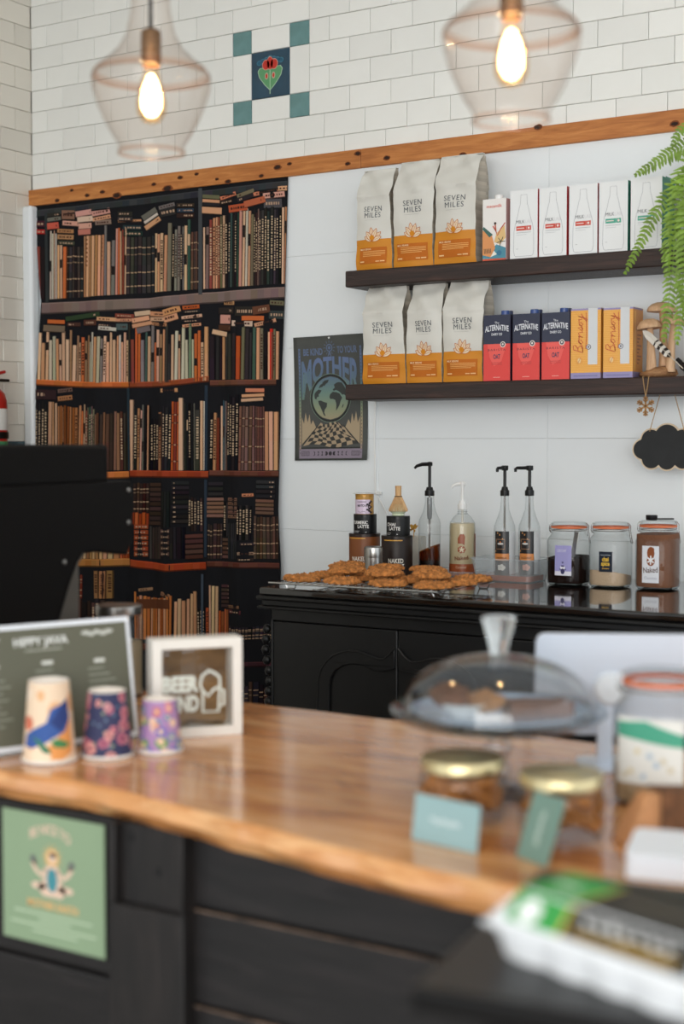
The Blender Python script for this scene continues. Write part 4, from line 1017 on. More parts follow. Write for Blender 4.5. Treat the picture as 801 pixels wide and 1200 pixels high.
# ------------------------------------------------------------------ fern on the upper shelf
fp = on_y(868, 300, SF + 0.1)
fern = thing('potted_fern', 'hanging green fern with long feathery fronds drooping over the shelf end', 'fern', (0, 0, 0))
fern['label'] = 'green fern with long feathery fronds drooping over both shelves'
MB().lathe([(0, 0), (0.05, 0), (0.055, 0.005), (0.07, 0.12), (0.074, 0.12), (0.074, 0.135), (0.066, 0.135), (0.062, 0.11), (0, 0.11)], 32, (fp.x, SF + 0.1, ZU)).build('pot', mat('terracotta', (168, 98, 66), 0.8, var=0.1), fern)
m_leaf = mat('fern_green', (128, 162, 52), 0.55, var=0.3, scale=25, rand=0.25)
m_leaf.node_tree.nodes['Principled BSDF'].inputs['Transmission Weight'].default_value = 0.0
crown = Vector((fp.x, SF + 0.09, ZU + 0.14))
def frond(ctrl, wmax, n, seed, twist=0.0, taper=1.6):
    rg = random.Random(seed)
    P_ = [crown] + [on_y(x, y, Y) for x, y, Y in ctrl]
    # Catmull-Rom through the points
    pts = []
    Q = [P_[0] * 2 - P_[1]] + P_ + [P_[-1] * 2 - P_[-2]]
    for i in range(1, len(Q) - 2):
        for k in range(12):
            t = k / 12; a, b, c, d = Q[i - 1], Q[i], Q[i + 1], Q[i + 2]
            pts.append(0.5 * ((2 * b) + (c - a) * t + (2 * a - 5 * b + 4 * c - d) * t * t + (3 * b - a - 3 * c + d) * t ** 3))
    pts.append(P_[-1])
    ds = [0]
    for a, b in zip(pts, pts[1:]): ds.append(ds[-1] + (b - a).length)
    tot = ds[-1]
    def at(s):
        s = min(max(s, 0), tot)
        for i in range(1, len(ds)):
            if s <= ds[i] + 1e-9:
                f = (s - ds[i - 1]) / max(1e-9, ds[i] - ds[i - 1]); return pts[i - 1].lerp(pts[i], f), (pts[i] - pts[i - 1]).normalized()
        return pts[-1], (pts[-1] - pts[-2]).normalized()
    mb = MB()
    mb.tube(pts, [0.0017 * (1 - 0.7 * i / len(pts)) for i in range(len(pts))], 5)
    view = Vector((0.55, -0.83, 0))
    for k in range(n):
        f = 0.12 + 0.88 * (k + 0.5) / n; p, t = at(f * tot)
        side = t.cross(view).normalized(); nrm = side.cross(t).normalized()
        side = (side * cos(twist) + nrm * sin(twist)).normalized()
        L_ = wmax * min(1, (f - 0.05) / 0.25) * (1 - max(0, f - 0.35) / 0.65) ** (1 / taper) + 0.003
        for s in (-1, 1):
            l = L_ * rg.uniform(0.85, 1.12); tip = p + side * s * l + t * l * rg.uniform(0.25, 0.5) + Vector((0, rg.uniform(-0.004, 0.004), -l * rg.uniform(0.05, 0.35)))
            w_ = min(0.0095, tot / n * 0.8); mid = p.lerp(tip, 0.5) + Vector((0, -0.002, 0.002))
            d1 = t * w_ * 0.5
            b0, b1 = p - d1 * 0.7, p + d1 * 0.7; m0, m1 = mid - d1, mid + d1; q0, q1 = p.lerp(tip, 0.82) - d1 * 0.6, p.lerp(tip, 0.82) + d1 * 0.6
            mb.add([b0, b1, m1, m0, q1, q0, tip], [(0, 1, 2, 3), (3, 2, 4, 5), (5, 4, 6)])
    return mb.build('frond', m_leaf, fern, smooth=0, fix=False)
frond([(835, 172, 3.86), (800, 172, 3.83), (768, 190, 3.80), (743, 206, 3.78)], 0.036, 34, 1)
frond([(830, 200, 3.83), (795, 215, 3.79), (768, 250, 3.77), (750, 284, 3.77), (731, 322, 3.77)], 0.028, 36, 2)
frond([(835, 180, 3.82), (806, 196, 3.78), (793, 250, 3.75), (787, 320, 3.74), (777, 402, 3.74)], 0.040, 46, 3)
frond([(845, 190, 3.80), (815, 215, 3.76), (803, 280, 3.73), (798, 350, 3.72), (793, 405, 3.72)], 0.042, 44, 4)
frond([(850, 200, 3.78), (828, 260, 3.72), (818, 340, 3.70), (812, 430, 3.70)], 0.042, 40, 5)
frond([(850, 160, 3.84), (825, 140, 3.80), (800, 150, 3.77), (786, 172, 3.75)], 0.034, 30, 6)
frond([(838, 190, 3.80), (812, 205, 3.77), (795, 235, 3.75), (782, 285, 3.75), (781, 330, 3.75)], 0.038, 36, 7)
frond([(845, 205, 3.76), (825, 225, 3.73), (806, 260, 3.72), (800, 330, 3.71), (803, 380, 3.71)], 0.04, 36, 8)
frond([(880, 150, 3.84), (900, 140, 3.80), (925, 170, 3.77), (940, 240, 3.75)], 0.036, 32, 9)
frond([(870, 200, 3.74), (872, 260, 3.70), (868, 340, 3.70), (860, 420, 3.70)], 0.04, 36, 10)
frond([(885, 210, 3.76), (905, 270, 3.72), (912, 350, 3.72)], 0.038, 34, 11)

# ================================================================== sideboard
ZS = 1.03; FY = 3.25
m_blk = mat('black_furniture_paint', (17, 17, 18), 0.42, spec=0.4, var=0.12, scale=12, bump=0.05, bscale=30)
m_blkgloss = mat('black_gloss_top', (15, 14, 14), 0.09, coat=0.8, var=0.1, scale=3)
SL = on_y(303, 700, FY).x
SR = SL + 2.3
sb = thing('sideboard', 'long black painted sideboard with glossy top and arched door panels', 'sideboard', (SL, FY, 0))
W_ = SR - SL; D_ = YB - 0.02 - FY
MB().box(0.0, W_, 0.0, D_, ZS - 0.022, ZS).build('top', m_blkgloss, sb, bevel=0.006, seg=3)
mb = MB()
for z0, z1, e in ((ZS - 0.033, ZS - 0.0225, 0.006), (ZS - 0.05, ZS - 0.033, -0.006), (ZS - 0.058, ZS - 0.05, 0.004)):
    mb.box(-e, W_ + e, -e, D_, z0, z1)
mb.build('moulding', m_blk, sb, bevel=0.003)
MB().box(0.03, W_ - 0.03, 0.045, D_, 0.09, ZS - 0.0585).build('carcass', m_blk, sb, bevel=0.002)
MB().box(0.015, W_ - 0.015, 0.02, D_, 0.0, 0.09).build('plinth', m_blk, sb, bevel=0.004)
def spx(px, py):                       # photo point on the door face, in the sideboard's own space
    p = on_y(px, py, FY + 0.03); return p.x - SL, p.z
xa, _ = spx(320, 760); xm, _ = spx(466.5, 760); zt = 0.5 * (spx(330, 729)[1] + spx(466, 738)[1])
MB().box(0.03, xa - 0.003, 0.022, 0.045, 0.09, ZS - 0.0585).build('stile', m_blk, sb, bevel=0.002)
MB().box(xa - 0.003, W_ - 0.03, 0.022, 0.045, zt + 0.003, ZS - 0.0585).build('top_rail', m_blk, sb, bevel=0.002)
dw = xm - xa
outer = [(374, 842), (374, 832), (376, 794), (379, 783), (385, 774.5), (393, 767.5), (402, 764), (411, 762.3), (420, 763), (429, 765.5), (437, 769), (444, 771.5), (451, 772), (458, 767), (464.6, 759)]
inner = [(388, 842), (387.6, 830), (388, 804), (390, 793), (395, 785), (403, 780), (413, 778), (422, 778.3), (430, 780), (437, 783.5), (444, 786), (454, 786.5), (464.6, 782.6)]
op = [spx(*p) for p in outer]; ip = [spx(*p) for p in inner]
for k in range(4):
    x0 = xa + k * dw; flip = k % 2 == 1
    d = MB(); d.box(x0 + 0.0015, x0 + dw - 0.0015, 0.026, 0.046, 0.1, zt)
    door = d.build('door', m_blk, sb, bevel=0.0025)
    fx = (lambda x: x0 + (x - xa)) if not flip else (lambda x: x0 + dw - (x - xa))
    zlow = 0.3
    ol = [(fx(x), z) for x, z in op]; il = [(fx(x), z) for x, z in ip]
    ol = [(ol[0][0], zlow)] + ol; il = [(il[0][0], zlow)] + il
    MB().prism(ol + [(il[-1][0], il[-1][1])] + il[::-1][1:], 0.0185, 0.0265, lambda x, y, dd: (x, dd, y)).build('arch_moulding', m_blk, door, bevel=0.002)
    MB().tube([(x, 0.0195, z) for x, z in ol], 0.0028, 6).build('arch_bead', m_blk, door)
# carved corner post
mb = MB()
for k in range(26):
    z = 0.2 + k * 0.0285; mb.lathe([(0, -0.0135), (0.008, -0.011), (0.0125, 0), (0.008, 0.011), (0, 0.0135)], 10, (0.022 + 0.004 * sin(k * 1.3) - 0.02 * (0.5 + 0.5 * sin(k * 0.21 + 2.2)) * (k > 10), 0.03, z))
mb.build('carved_post', m_blk, sb, smooth=60)

# ------------------------------------------------------------------ cookies on a cooling rack
m_wire = mat('chrome_wire', (190, 190, 188), 0.25, metal=1.0)
rz = ZS + 0.021
r0 = on_z(307, 683.5, rz); r1 = on_z(511, 694, rz); r2 = on_z(548, 681, rz)
ux = (r1 - r0); RWd = ux.length; ang = math.atan2(ux.y, ux.x) * 0.3; RDp = 0.33
ry0 = 0.5 * (r0.y + r1.y) + 0.012
rack = thing('cooling_rack', 'shiny wire cooling rack full of cookies on the black sideboard', 'rack', (r0.x, ry0, ZS), ang)
mb = MB()
mb.tube([(0, 0, 0.02), (RWd, 0, 0.02), (RWd, RDp, 0.02), (0, RDp, 0.02)], 0.0026, 8, closed=True); mb.build('frame', m_wire, rack)
for k in range(1, 22): MB().tube([(RWd * k / 22, 0, 0.02), (RWd * k / 22, RDp, 0.02)], 0.0013, 6).build('wire', m_wire, rack)
for k in (1, 2): MB().tube([(0, RDp * k / 3, 0.0175), (RWd, RDp * k / 3, 0.0175)], 0.0016, 6).build('wire', m_wire, rack)
for x in (0.03, RWd - 0.03):
    for y_, s in ((0.06, 1), (RDp, -1)): MB().tube([(x - 0.02, y_, 0.02), (x - 0.012, y_ + s * 0.002, 0.0016), (x + 0.012, y_ + s * 0.002, 0.0016), (x + 0.02, y_, 0.02)], 0.0016, 6).build('foot', m_wire, rack)
m_cookie = mat('oat_cookie', (200, 130, 66), 0.85, var=0.55, scale=95, bump=1.0, bscale=150)
def cookie_mesh(seed, r):
    bm = bmesh.new(); bmesh.ops.create_uvsphere(bm, u_segments=110, v_segments=40, radius=1.0)
    for v_ in bm.verts:
        c = v_.co; a = math.atan2(c.y, c.x); o3 = Vector((seed * 7.3, 0, 0))
        rr = r * (1 + 0.07 * noise.noise(Vector((cos(a) * 1.6, sin(a) * 1.6, seed))))
        x, y_, z = c.x * rr, c.y * rr, (abs(c.z) ** 0.75) * (1 if c.z > 0 else -1) * (0.0125 if c.z > 0 else 0.005)
        nz = noise.noise(Vector((x * 70, y_ * 70, z * 70)) + o3) * 0.0050 + noise.noise(Vector((x * 150, y_ * 150, z * 150)) + o3) * 0.0042 + noise.noise(Vector((x * 320, y_ * 320, z * 320)) + o3) * 0.0036
        nrm = Vector((c.x * 0.5, c.y * 0.5, c.z)).normalized()
        if c.z < -0.2: nz *= 0.15
        v_.co = Vector((x, y_, z)) + nrm * nz
    me = bpy.data.meshes.new('cookie'); bm.to_mesh(me); bm.free(); me.materials.append(m_cookie)
    for p in me.polygons: p.use_smooth = True
    me.update(); return me
cms = [cookie_mesh(i, 0.0495) for i in range(6)]
rk = random.Random(8)
spots = []
for j, yy in enumerate((0.056, 0.168, 0.28)):
    nn = (4, 4, 4)[j]
    for i in range(nn): spots.append((0.068 + i * 0.132 + (0.012 if j == 1 else 0), yy, 0, j))
for x, y_ in ((0.10, 0.245), (0.225, 0.235), (0.35, 0.245), (0.17, 0.115), (0.295, 0.105), (0.425, 0.12)): spots.append((x, y_, 1, 9))
M_ = Matrix.Translation(rack.location) @ Matrix.Rotation(ang, 4, 'Z')
for i, (x, y_, lay, row) in enumerate(spots):
    o = bpy.data.objects.new('cookie', cms[i % 6]); C.objects.link(o)
    o.location = M_ @ Vector((x + rk.uniform(-.004, .004), y_ + rk.uniform(-.004, .004), 0.0275 + lay * 0.022)); o.rotation_euler = (rk.uniform(-.03, .03) if not lay else rk.uniform(-.07, .07), 0, rk.uniform(0, 6.28))
    wh = ('at the tapestry end', 'second from the tapestry end', 'third from the tapestry end', 'by the pump bottles')[i % 4] if not lay else ('back left', 0)[1]
    lb = {0: 'golden oat cookie in the front row of the rack, %s' % wh, 1: 'golden oat cookie in the middle row of the rack, %s' % wh, 2: 'golden oat cookie in the back row of the rack, %s' % wh, 9: 'rough golden oat cookie lying on top, ' + ('at the back nearest the tapestry', 'at the back before the brown tin', 'at the back before the whisk stack', 'over the front row nearest the tapestry', 'over the front row before the steel shaker', 'over the front row nearest the pump bottles')[(i - 12) % 6]}[row]
    tag(o, lb, 'cookie', {0: 'front row of cookies', 1: 'middle row of cookies', 2: 'back row of cookies', 9: 'cookies piled on top'}[row])

# ------------------------------------------------------------------ tins, whisk, shaker
STEEL = mat('brushed_steel', (170, 168, 164), 0.28, metal=1.0)
def sloc(px, Y, z=ZS):
    """place on the sideboard straight under photo column px at depth Y"""
    p = on_y(px, 600, Y); return Vector((p.x, Y, z))
def r_of(wpx, p): return wpx / 2 * ((p - CAM).dot(_fw)) / FPX
def tin(name, label, p, r, h, col, lidc, deco, group=None, rough=0.4, rotx=0.0):
    o = thing(name, label, 'tin', p, 0, group)
    MB().lathe([(0, 0), (r * 0.99, 0), (r, 0.002), (r, h - 0.006), (r * 0.99, h - 0.005)], 40).build('body', mat('tin_' + '_'.join(str(c) for c in col), col, rough, spec=0.3), o)
    MB().lathe([(r * 1.012, h - 0.009), (r * 1.012, h - 0.001), (r * 0.99, h), (0, h)], 40).build('lid', mat('tinlid_' + '_'.join(str(c) for c in lidc), lidc, 0.3, metal=0.3), o)
    P = Print(); deco(P, r, h); P.build('label_print', o, cyl_map(r, facing(p, rotx)), GLOSSP, 0.0003, maxlen=0.006)
    return o
YT = 3.76
pa = sloc(427, YT); pb = sloc(465, YT - 0.01)
ra, rb_ = r_of(36.5, pa), r_of(36.5, pb)
hA = on_y(427, 626, YT - ra).z - ZS
def d_big(bar, word2):
    def f(P, r, h):
        P.rect(-r * 1.0, h * 0.88, r * 0.3, h * 0.905, (206, 150, 50), 1, 8)
        P.text('NAKED', -0.006, h * 0.34, 0.0185, (230, 222, 210), 2, 0.02, width=r * 0.98); P.text('CHOCOLAT', -0.012, h * 0.215, 0.0175, (230, 222, 210), 2, 0.02, width=r * 1.35)
    return f
tin('chocolate_tin', 'brown drinking chocolate tin at the bottom of the stack with matcha', pa, ra, hA, (122, 70, 34), (40, 26, 20), d_big(0, 0), 'chocolate tins', rotx=-0.25)
tin('chocolate_tin', 'black brown drinking chocolate tin under the whisk stack', pb, rb_, hA - 0.002, (36, 25, 20), (30, 22, 18), d_big(0, 0), 'chocolate tins', rotx=0.05)
rc_ = r_of(27, pa); hB = on_y(427, 603, YT - rc_).z - ZS - hA
def d_small(word):
    def f(P, r, h):
        P.text(word, -0.008, h * 0.50, 0.0135, (230, 228, 224), 2, 0.02, width=r * (1.5 if len(word) > 5 else 0.9)); P.text('LATTE', 0.004, h * 0.29, 0.0135, (230, 228, 224), 2, 0.02, width=r * 1.0)
        P.rect(-r * 0.8, h * 0.12, -r * 0.2, h * 0.15, (150, 150, 150), 2, 3); P.rect(-r * 0.8, h * 0.05, -r * 0.3, h * 0.08, (150, 150, 150), 2, 3); P.rect(r * 0.3, h * 0.06, r * 0.42, h * 0.1, (170, 170, 170), 2)
    return f
tin('latte_tin', 'black turmeric latte tin under the small matcha tin', pa + Vector((0.002, 0, hA)), rc_, hB, (18, 18, 19), (16, 16, 17), d_small('TURMERIC'), 'black latte tins', rotx=-0.3)
tin('latte_tin', 'black chai latte tin under the bamboo whisk', pb + Vector((0.004, 0, hA - 0.002)), rc_, hB, (18, 18, 19), (16, 16, 17), d_small('CHAI'), 'black latte tins', rotx=-0.45)
rd_ = r_of(21.5, pa); zc_ = hA + hB; hC = on_y(427, 578, YT - rd_).z - ZS - zc_
def d_mat(P, r, h):
    P.rect(-r * 1.5, 0.02 * h, r * 0.75, 0.72 * h, (214, 196, 216), 0, 16)
    P.text('MATCHA', -0.004, 0.37 * h, 0.0105, (40, 34, 40), 2, 0.02, width=r * 1.15); P.rect(-r * 0.75, 0.6 * h, r * 0.3, 0.63 * h, (110, 90, 112), 2, 5); P.line([(-r * 0.7, 0.16 * h), (-r * 0.4, 0.1 * h), (-r * 0.1, 0.15 * h), (r * 0.2, 0.12 * h)], 0.001, (110, 90, 112), 2)
    for k in range(9):
        a = k * 0.8; P.disc(r * 0.62 + 0.006 * cos(a * 2), h * (0.1 + 0.065 * k), 0.0042, (40, 28, 36), 2, 8, 0.003)
    P.line([(r * 0.75, 0.05 * h), (r * 0.5, 0.35 * h), (r * 0.8, 0.7 * h)], 0.0025, (40, 28, 36), 2)
tin('matcha_tin', 'small gold and lilac matcha tin on top of the tin stack', pa + Vector((0.0, 0, zc_)), rd_, hC - 0.0025, (176, 132, 60), (170, 124, 48), d_mat, None, 0.3, rotx=-0.1)
tl = MB().lathe([(0, 0), (0.034, 0), (0.035, 0.001), (0.034, 0.0022), (0, 0.0022)], 36).build('plastic_disc', mat('white_plastic', (232, 232, 230), 0.35), None, loc=pa + Vector((-0.004, 0.004, zc_ + hC - 0.0025)))
tag(tl, 'thin white plastic disc lying on the small matcha tin', 'disc')
# whisk on its ceramic holder
pw = pb + Vector((0.004, 0, hA - 0.002 + hB))
hd_ = MB().lathe([(0, 0), (0.017, 0), (0.019, 0.002), (0.017, 0.006), (0.0215, 0.010), (0.0255, 0.0155), (0.0225, 0.022), (0.0185, 0.028), (0.013, 0.034), (0, 0.034)], 32).build('whisk_holder', mat('pale_celadon', (216, 226, 196), 0.25, coat=0.4), None, loc=pw, smooth=60)
tag(hd_, 'small pale green ceramic whisk holder on the black chai latte tin', 'holder')
wk = thing('matcha_whisk', 'bamboo matcha whisk standing on its pale green holder', 'whisk', pw + Vector((0, 0, 0.0095)))
m_bam = wood('bamboo', (176, 132, 84), (222, 184, 134), (206, 164, 114), 0.5, 'Z', 12, 6)
MB().lathe([(0, 0.042), (0.0095, 0.042), (0.009, 0.049), (0.0092, 0.075), (0.0098, 0.078), (0.0085, 0.079), (0, 0.078)], 20).build('handle', m_bam, wk)
mb = MB()
for k in range(44):
    a = 2 * pi * k / 44
    mb.tube([(0.0088 * cos(a), 0.0088 * sin(a), 0.05), (0.0125 * cos(a), 0.0125 * sin(a), 0.042), (0.0215 * cos(a), 0.0215 * sin(a), 0.022), (0.0275 * cos(a), 0.0275 * sin(a), 0.008), (0.0265 * cos(a), 0.0265 * sin(a), 0.0035)], [0.0007, 0.0008, 0.0012, 0.0013, 0.0008], 4)
tn = mb.build('tines', m_bam, wk); tn['kind'] = 'stuff'
MB().lathe([(0.0105, 0.046), (0.0118, 0.0475), (0.0105, 0.049)], 20).build('thread', mat('dark_thread', (60, 44, 32), 0.9), wk)
# steel shaker in front of the tins
YSH = 3.635; pS = sloc(437.5, YSH); rS = r_of(22, pS); hS = on_y(437, 641, YSH - rS).z - ZS
shk = thing('cocoa_shaker', 'small stainless steel shaker standing before the brown tin', 'shaker', pS)
MB().lathe([(0, 0), (rS * 0.94, 0), (rS * 0.96, 0.003), (rS * 0.96, hS * 0.66), (0, hS * 0.66)], 36).build('body', STEEL, shk)
MB().lathe([(rS, hS * 0.655), (rS * 1.01, hS * 0.67), (rS * 1.01, hS * 0.92), (rS * 0.97, hS * 0.97), (rS * 0.8, hS), (0, hS)], 36).build('lid', STEEL, shk)
# small white box with dried flowers behind the whisk stack
YB2 = 3.90; p = sloc(488, YB2)
bx = thing('flower_box', 'small white box with a dried golden flower behind the whisk stack', 'box', p)
MB().box(-0.024, 0.024, -0.018, 0.018, 0, on_y(488, 628, YB2).z - ZS).build('box', mat('cream_card', (206, 202, 192), 0.6), bx, bevel=0.002)
mb = MB(); zf = on_y(488, 620, YB2).z - ZS; rg = random.Random(3)
for k in range(26):
    a = rg.uniform(0, 6.28); b = rg.uniform(-0.6, 1.3); l = rg.uniform(0.012, 0.022); u = Vector((cos(a) * cos(b), sin(a) * cos(b), sin(b))); s = u.orthogonal().normalized() * 0.004
    c0 = Vector((0.0, -0.018, zf)); mb.add([c0, c0 + u * l * 0.6 + s, c0 + u * l, c0 + u * l * 0.6 - s], [(0, 1, 2, 3)])
mb.build('dried_flower', mat('golden_petal', (206, 158, 66), 0.7, var=0.2, scale=60), bx, smooth=0, fix=False)
MB().tube([(0, -0.018, zf), (0, -0.017, zf - 0.03)], 0.0012, 6).build('stalk', mat('golden_petal', (206, 158, 66)), bx)

# white cable with clip on the wall
cbp = [on_y(x, y, YB - 0.016) for x, y in ((440, 470), (438.5, 500), (439, 535), (440, 575), (443, 582), (452, 600), (462, 622), (466, 650))]
cab = thing('power_cable', 'thin white cable running down the wall from the lower shelf', 'cable', (0, 0, 0))
MB().tube(cbp, 0.003, 8).build('cord', mat('white_plastic', (232, 232, 230)), cab)
p = on_y(443, 578, YB - 0.018); MB().box(p.x - 0.012, p.x + 0.012, p.y - 0.006, p.y + 0.0055, p.z - 0.005, p.z + 0.005).build('clip', mat('white_plastic', (232, 232, 230)), cab, bevel=0.002)
# ------------------------------------------------------------------ pump bottles
GL_ = thin_glass('clear_glass', (252, 253, 253), (196, 204, 206))
GLJ = thin_glass('jar_glass', (252, 253, 253), (172, 182, 182), 0.02, 1.33)
HAZ = thin_glass('cloudy_plastic', (240, 244, 246), (190, 196, 200), 0.25, 1.4, haze=0.2)
BLKP = mat('black_plastic', (9, 9, 10), 0.35, spec=0.35); WHTP = mat('white_plastic', (232, 232, 230), 0.35)
def pump(o, z, zt, m, rcol, ang, nl, head='flat', tubez=0.02, tm=None):
    """collar at z, head top at zt, nozzle nl long towards ang, dip tube down to tubez"""
    hc = 0.026
    MB().lathe([(rcol * 0.98, z), (rcol, z + 0.002), (rcol, z + hc * 0.6), (rcol * 0.8, z + hc * 0.62), (rcol * 0.62, z + hc), (0.0045, z + hc), (0.0045, z + hc)], 20).build('pump_collar', m, o)
    MB().lathe([(0.0046, z + hc - 0.002), (0.0046, zt - 0.012)], 14).build('pump_stem', m, o)
    u = Vector((cos(ang), sin(ang), 0)); mb = MB(); t = Vector((0, 0, zt - 0.007))
    if head == 'flat':
        mb.lathe([(0, zt - 0.014), (0.009, zt - 0.014), (0.010, zt - 0.010), (0.010, zt - 0.001), (0.008, zt), (0, zt)], 16)
        mb.tube([t, t + u * nl * 0.9, t + u * nl + Vector((0, 0, -0.003)), t + u * nl + Vector((0, 0, -0.011))], [0.0052, 0.0045, 0.0045, 0.004], 8)
    else:
        mb.lathe([(0, zt - 0.012), (0.008, zt - 0.012), (0.009, zt - 0.006), (0.006, zt - 0.001), (0, zt)], 16)
        mb.tube([t - u * 0.008, t + u * nl * 0.5 + Vector((0, 0, -0.001)), t + u * nl * 0.85 + Vector((0, 0, -0.006)), t + u * nl + Vector((0, 0, -0.013))], [0.006, 0.0055, 0.0045, 0.0035], 8)
    mb.build('pump_head', m, o)
    MB().tube([(0, 0, z), (0.0, 0, tubez)], 0.0033, 8).build('dip_tube', tm or mat('dull_tube', (96, 92, 86), 0.3), o)
LEFT = YAW + pi
def ztop(px, py, Y): return on_y(px, py, Y).z
# clear tray under the two single bottles
TY = 3.83
pt_ = sloc(522, TY)
tray = thing('plastic_tray', 'shallow cloudy plastic tray under the two single pump bottles', 'tray', pt_)
mb = MB(); a, b = 0.115, 0.06; hh = 0.019
def rr_(hx, hy, r, n=5):
    pts = []
    for cx, cy, a0 in ((hx - r, hy - r, 0), (-hx + r, hy - r, pi / 2), (-hx + r, -hy + r, pi), (hx - r, -hy + r, 1.5 * pi)):
        for k in range(n): q = a0 + pi / 2 * k / (n - 1); pts.append((cx + r * cos(q), cy + r * sin(q)))
    return pts
def tub(o, name, hx, hy, h, m, flare=0.006, th=0.0015, lip=0.004):
    mb = MB(); lv = [(rr_(hx - flare, hy - flare, 0.012), 0.0), (rr_(hx, hy, 0.014), h), (rr_(hx + lip, hy + lip, 0.016), h), (rr_(hx + lip, hy + lip, 0.016), h - 0.003)]
    n = len(lv[0][0]); vs = []
    for ring, z in lv: vs += [(x, y, z) for x, y in ring]
    fs = [tuple(range(n - 1, -1, -1))]
    for i in range(len(lv) - 1):
        for k in range(n): k2 = (k + 1) % n; fs.append((i * n + k, i * n + k2, (i + 1) * n + k2, (i + 1) * n + k))
    mb.add(vs, fs); return mb.build(name, m, o, smooth=50)
tub(tray, 'pan', a, b, 0.019, HAZ)
zt_ = ZS + 0.0012
# bottle with dark coffee syrup
Y1 = 3.83; p = sloc(503, Y1, zt_); r = r_of(26, p)
zz = lambda py: ztop(503, py, Y1) - zt_
bo = thing('syrup_bottle', 'clear bottle of dark syrup with tall black pump beside the whisk', 'bottle', p)
MB().lathe([(0, 0.001), (r * 0.9, 0), (r, 0.004), (r, zz(614)), (r * 0.93, zz(609)), (r * 0.6, zz(600)), (r * 0.42, zz(590)), (r * 0.4, zz(580))], 36).build('glass', GL_, bo, smooth=60)
MB().lathe([(0, 0.003), (r * 0.9, 0.003), (r * 0.95, 0.006), (r * 0.95, zz(656)), (0, zz(656))], 32).build('syrup', mat('dark_syrup', (28, 14, 10), 0.15), bo)
P = Print(); aa = facing(p)
P.poly([(-r * 1.4, zz(656))] + [(-r * 1.4 + r * 2.8 * k / 12, zz(645) + (zz(640) - zz(645)) * k / 12 + 0.003 * sin(k)) for k in range(13)] + [(r * 1.4, zz(656))], (146, 92, 52), 0)
P.it = [(vs, fs, c, L) for vs, fs, c, L in P.it]
mb = MB(); m_film = thin_glass('syrup_film', (176, 112, 62), (120, 66, 30))
N = 40; vs = []
for k in range(N + 1):
    q = 2 * pi * k / N; vs += [(r * 0.965 * cos(q), r * 0.965 * sin(q), zz(656)), (r * 0.965 * cos(q), r * 0.965 * sin(q), zz(642 - 5 * sin(q - aa) ))]
mb.add(vs, [(2 * k, 2 * k + 2, 2 * k + 3, 2 * k + 1) for k in range(N)]); mb.build('syrup_stain', m_film, bo)
pump(bo, zz(581), zz(541), BLKP, r * 0.44, LEFT, 0.045, 'curve', 0.01)
MB().lathe([(0.0075, zz(583)), (0.0075, zz(603)), (0.006, zz(608)), (0, zz(609))], 14).build('pump_cylinder', mat('grey_tube', (120, 122, 122), 0.25), bo)
# caramel bottle with white pump
Y2 = 3.84; p = sloc(541.5, Y2, zt_); r = r_of(30.5, p); zz = lambda py: ztop(541.5, py, Y2) - zt_
bo = thing('caramel_bottle', 'clear plastic caramel bottle with white pump and brown print', 'bottle', p)
MB().lathe([(0, 0.001), (r * 0.95, 0), (r, 0.004), (r, zz(618)), (r * 0.95, zz(612)), (r * 0.7, zz(606)), (r * 0.36, zz(601)), (r * 0.34, zz(594))], 36).build('bottle', GL_, bo, smooth=60)
MB().lathe([(0, 0.002), (r * 0.95, 0.003), (r * 0.965, 0.006), (r * 0.965, zz(618)), (r * 0.93, zz(613)), (0, zz(613))], 36).build('caramel', mat('pale_caramel', (206, 188, 150), 0.3, trans=0.15), bo)
for q in (600, 602.5): MB().lathe([(r * 0.36, zz(q)), (r * 0.42, zz(q) + 0.001), (r * 0.36, zz(q) + 0.002)], 24).build('neck_ring', GLJ, bo)
P = Print(); br = (148, 72, 34)
P.rect(-r * 1.6, 0.002, r * 1.6, zz(660), br, 0, 24); P.text('Caramel', -0.004, zz(665), 0.011, (222, 190, 160), 2, width=r * 0.8)
P.text('Naked', -0.002, zz(655), 0.016, (120, 60, 30), 2, 0.02, width=r * 1.05, rot=0.1)
P.poly([(-0.013, zz(636)), (-0.013, zz(630)), (-0.006, zz(625)), (0.004, zz(625)), (0.008, zz(628)), (0.006, zz(638)), (0.0, zz(636))], br, 2)
for k in range(7): P.disc(-0.002 + 0.0085 * cos(k * 0.9), zz(643) + 0.0075 * sin(k * 0.9), 0.004, br, 2, 8)
for k in range(5): q = k * 2 * pi / 5 + 0.3; P.line([(-0.002, zz(643)), (-0.002 + 0.008 * cos(q), zz(643) + 0.008 * sin(q))], 0.0035, (214, 200, 170), 3)
P.rect(r * 1.15, zz(655), r * 1.5, zz(625), br, 2, 3)
P.build('bottle_print', bo, cyl_map(r, facing(p)), GLOSSP, 0.0003, maxlen=0.006)
pump(bo, zz(597), zz(564), WHTP, r * 0.37, LEFT, 0.032, 'curve', 0.01, mat('pale_tube', (214, 210, 200), 0.4))
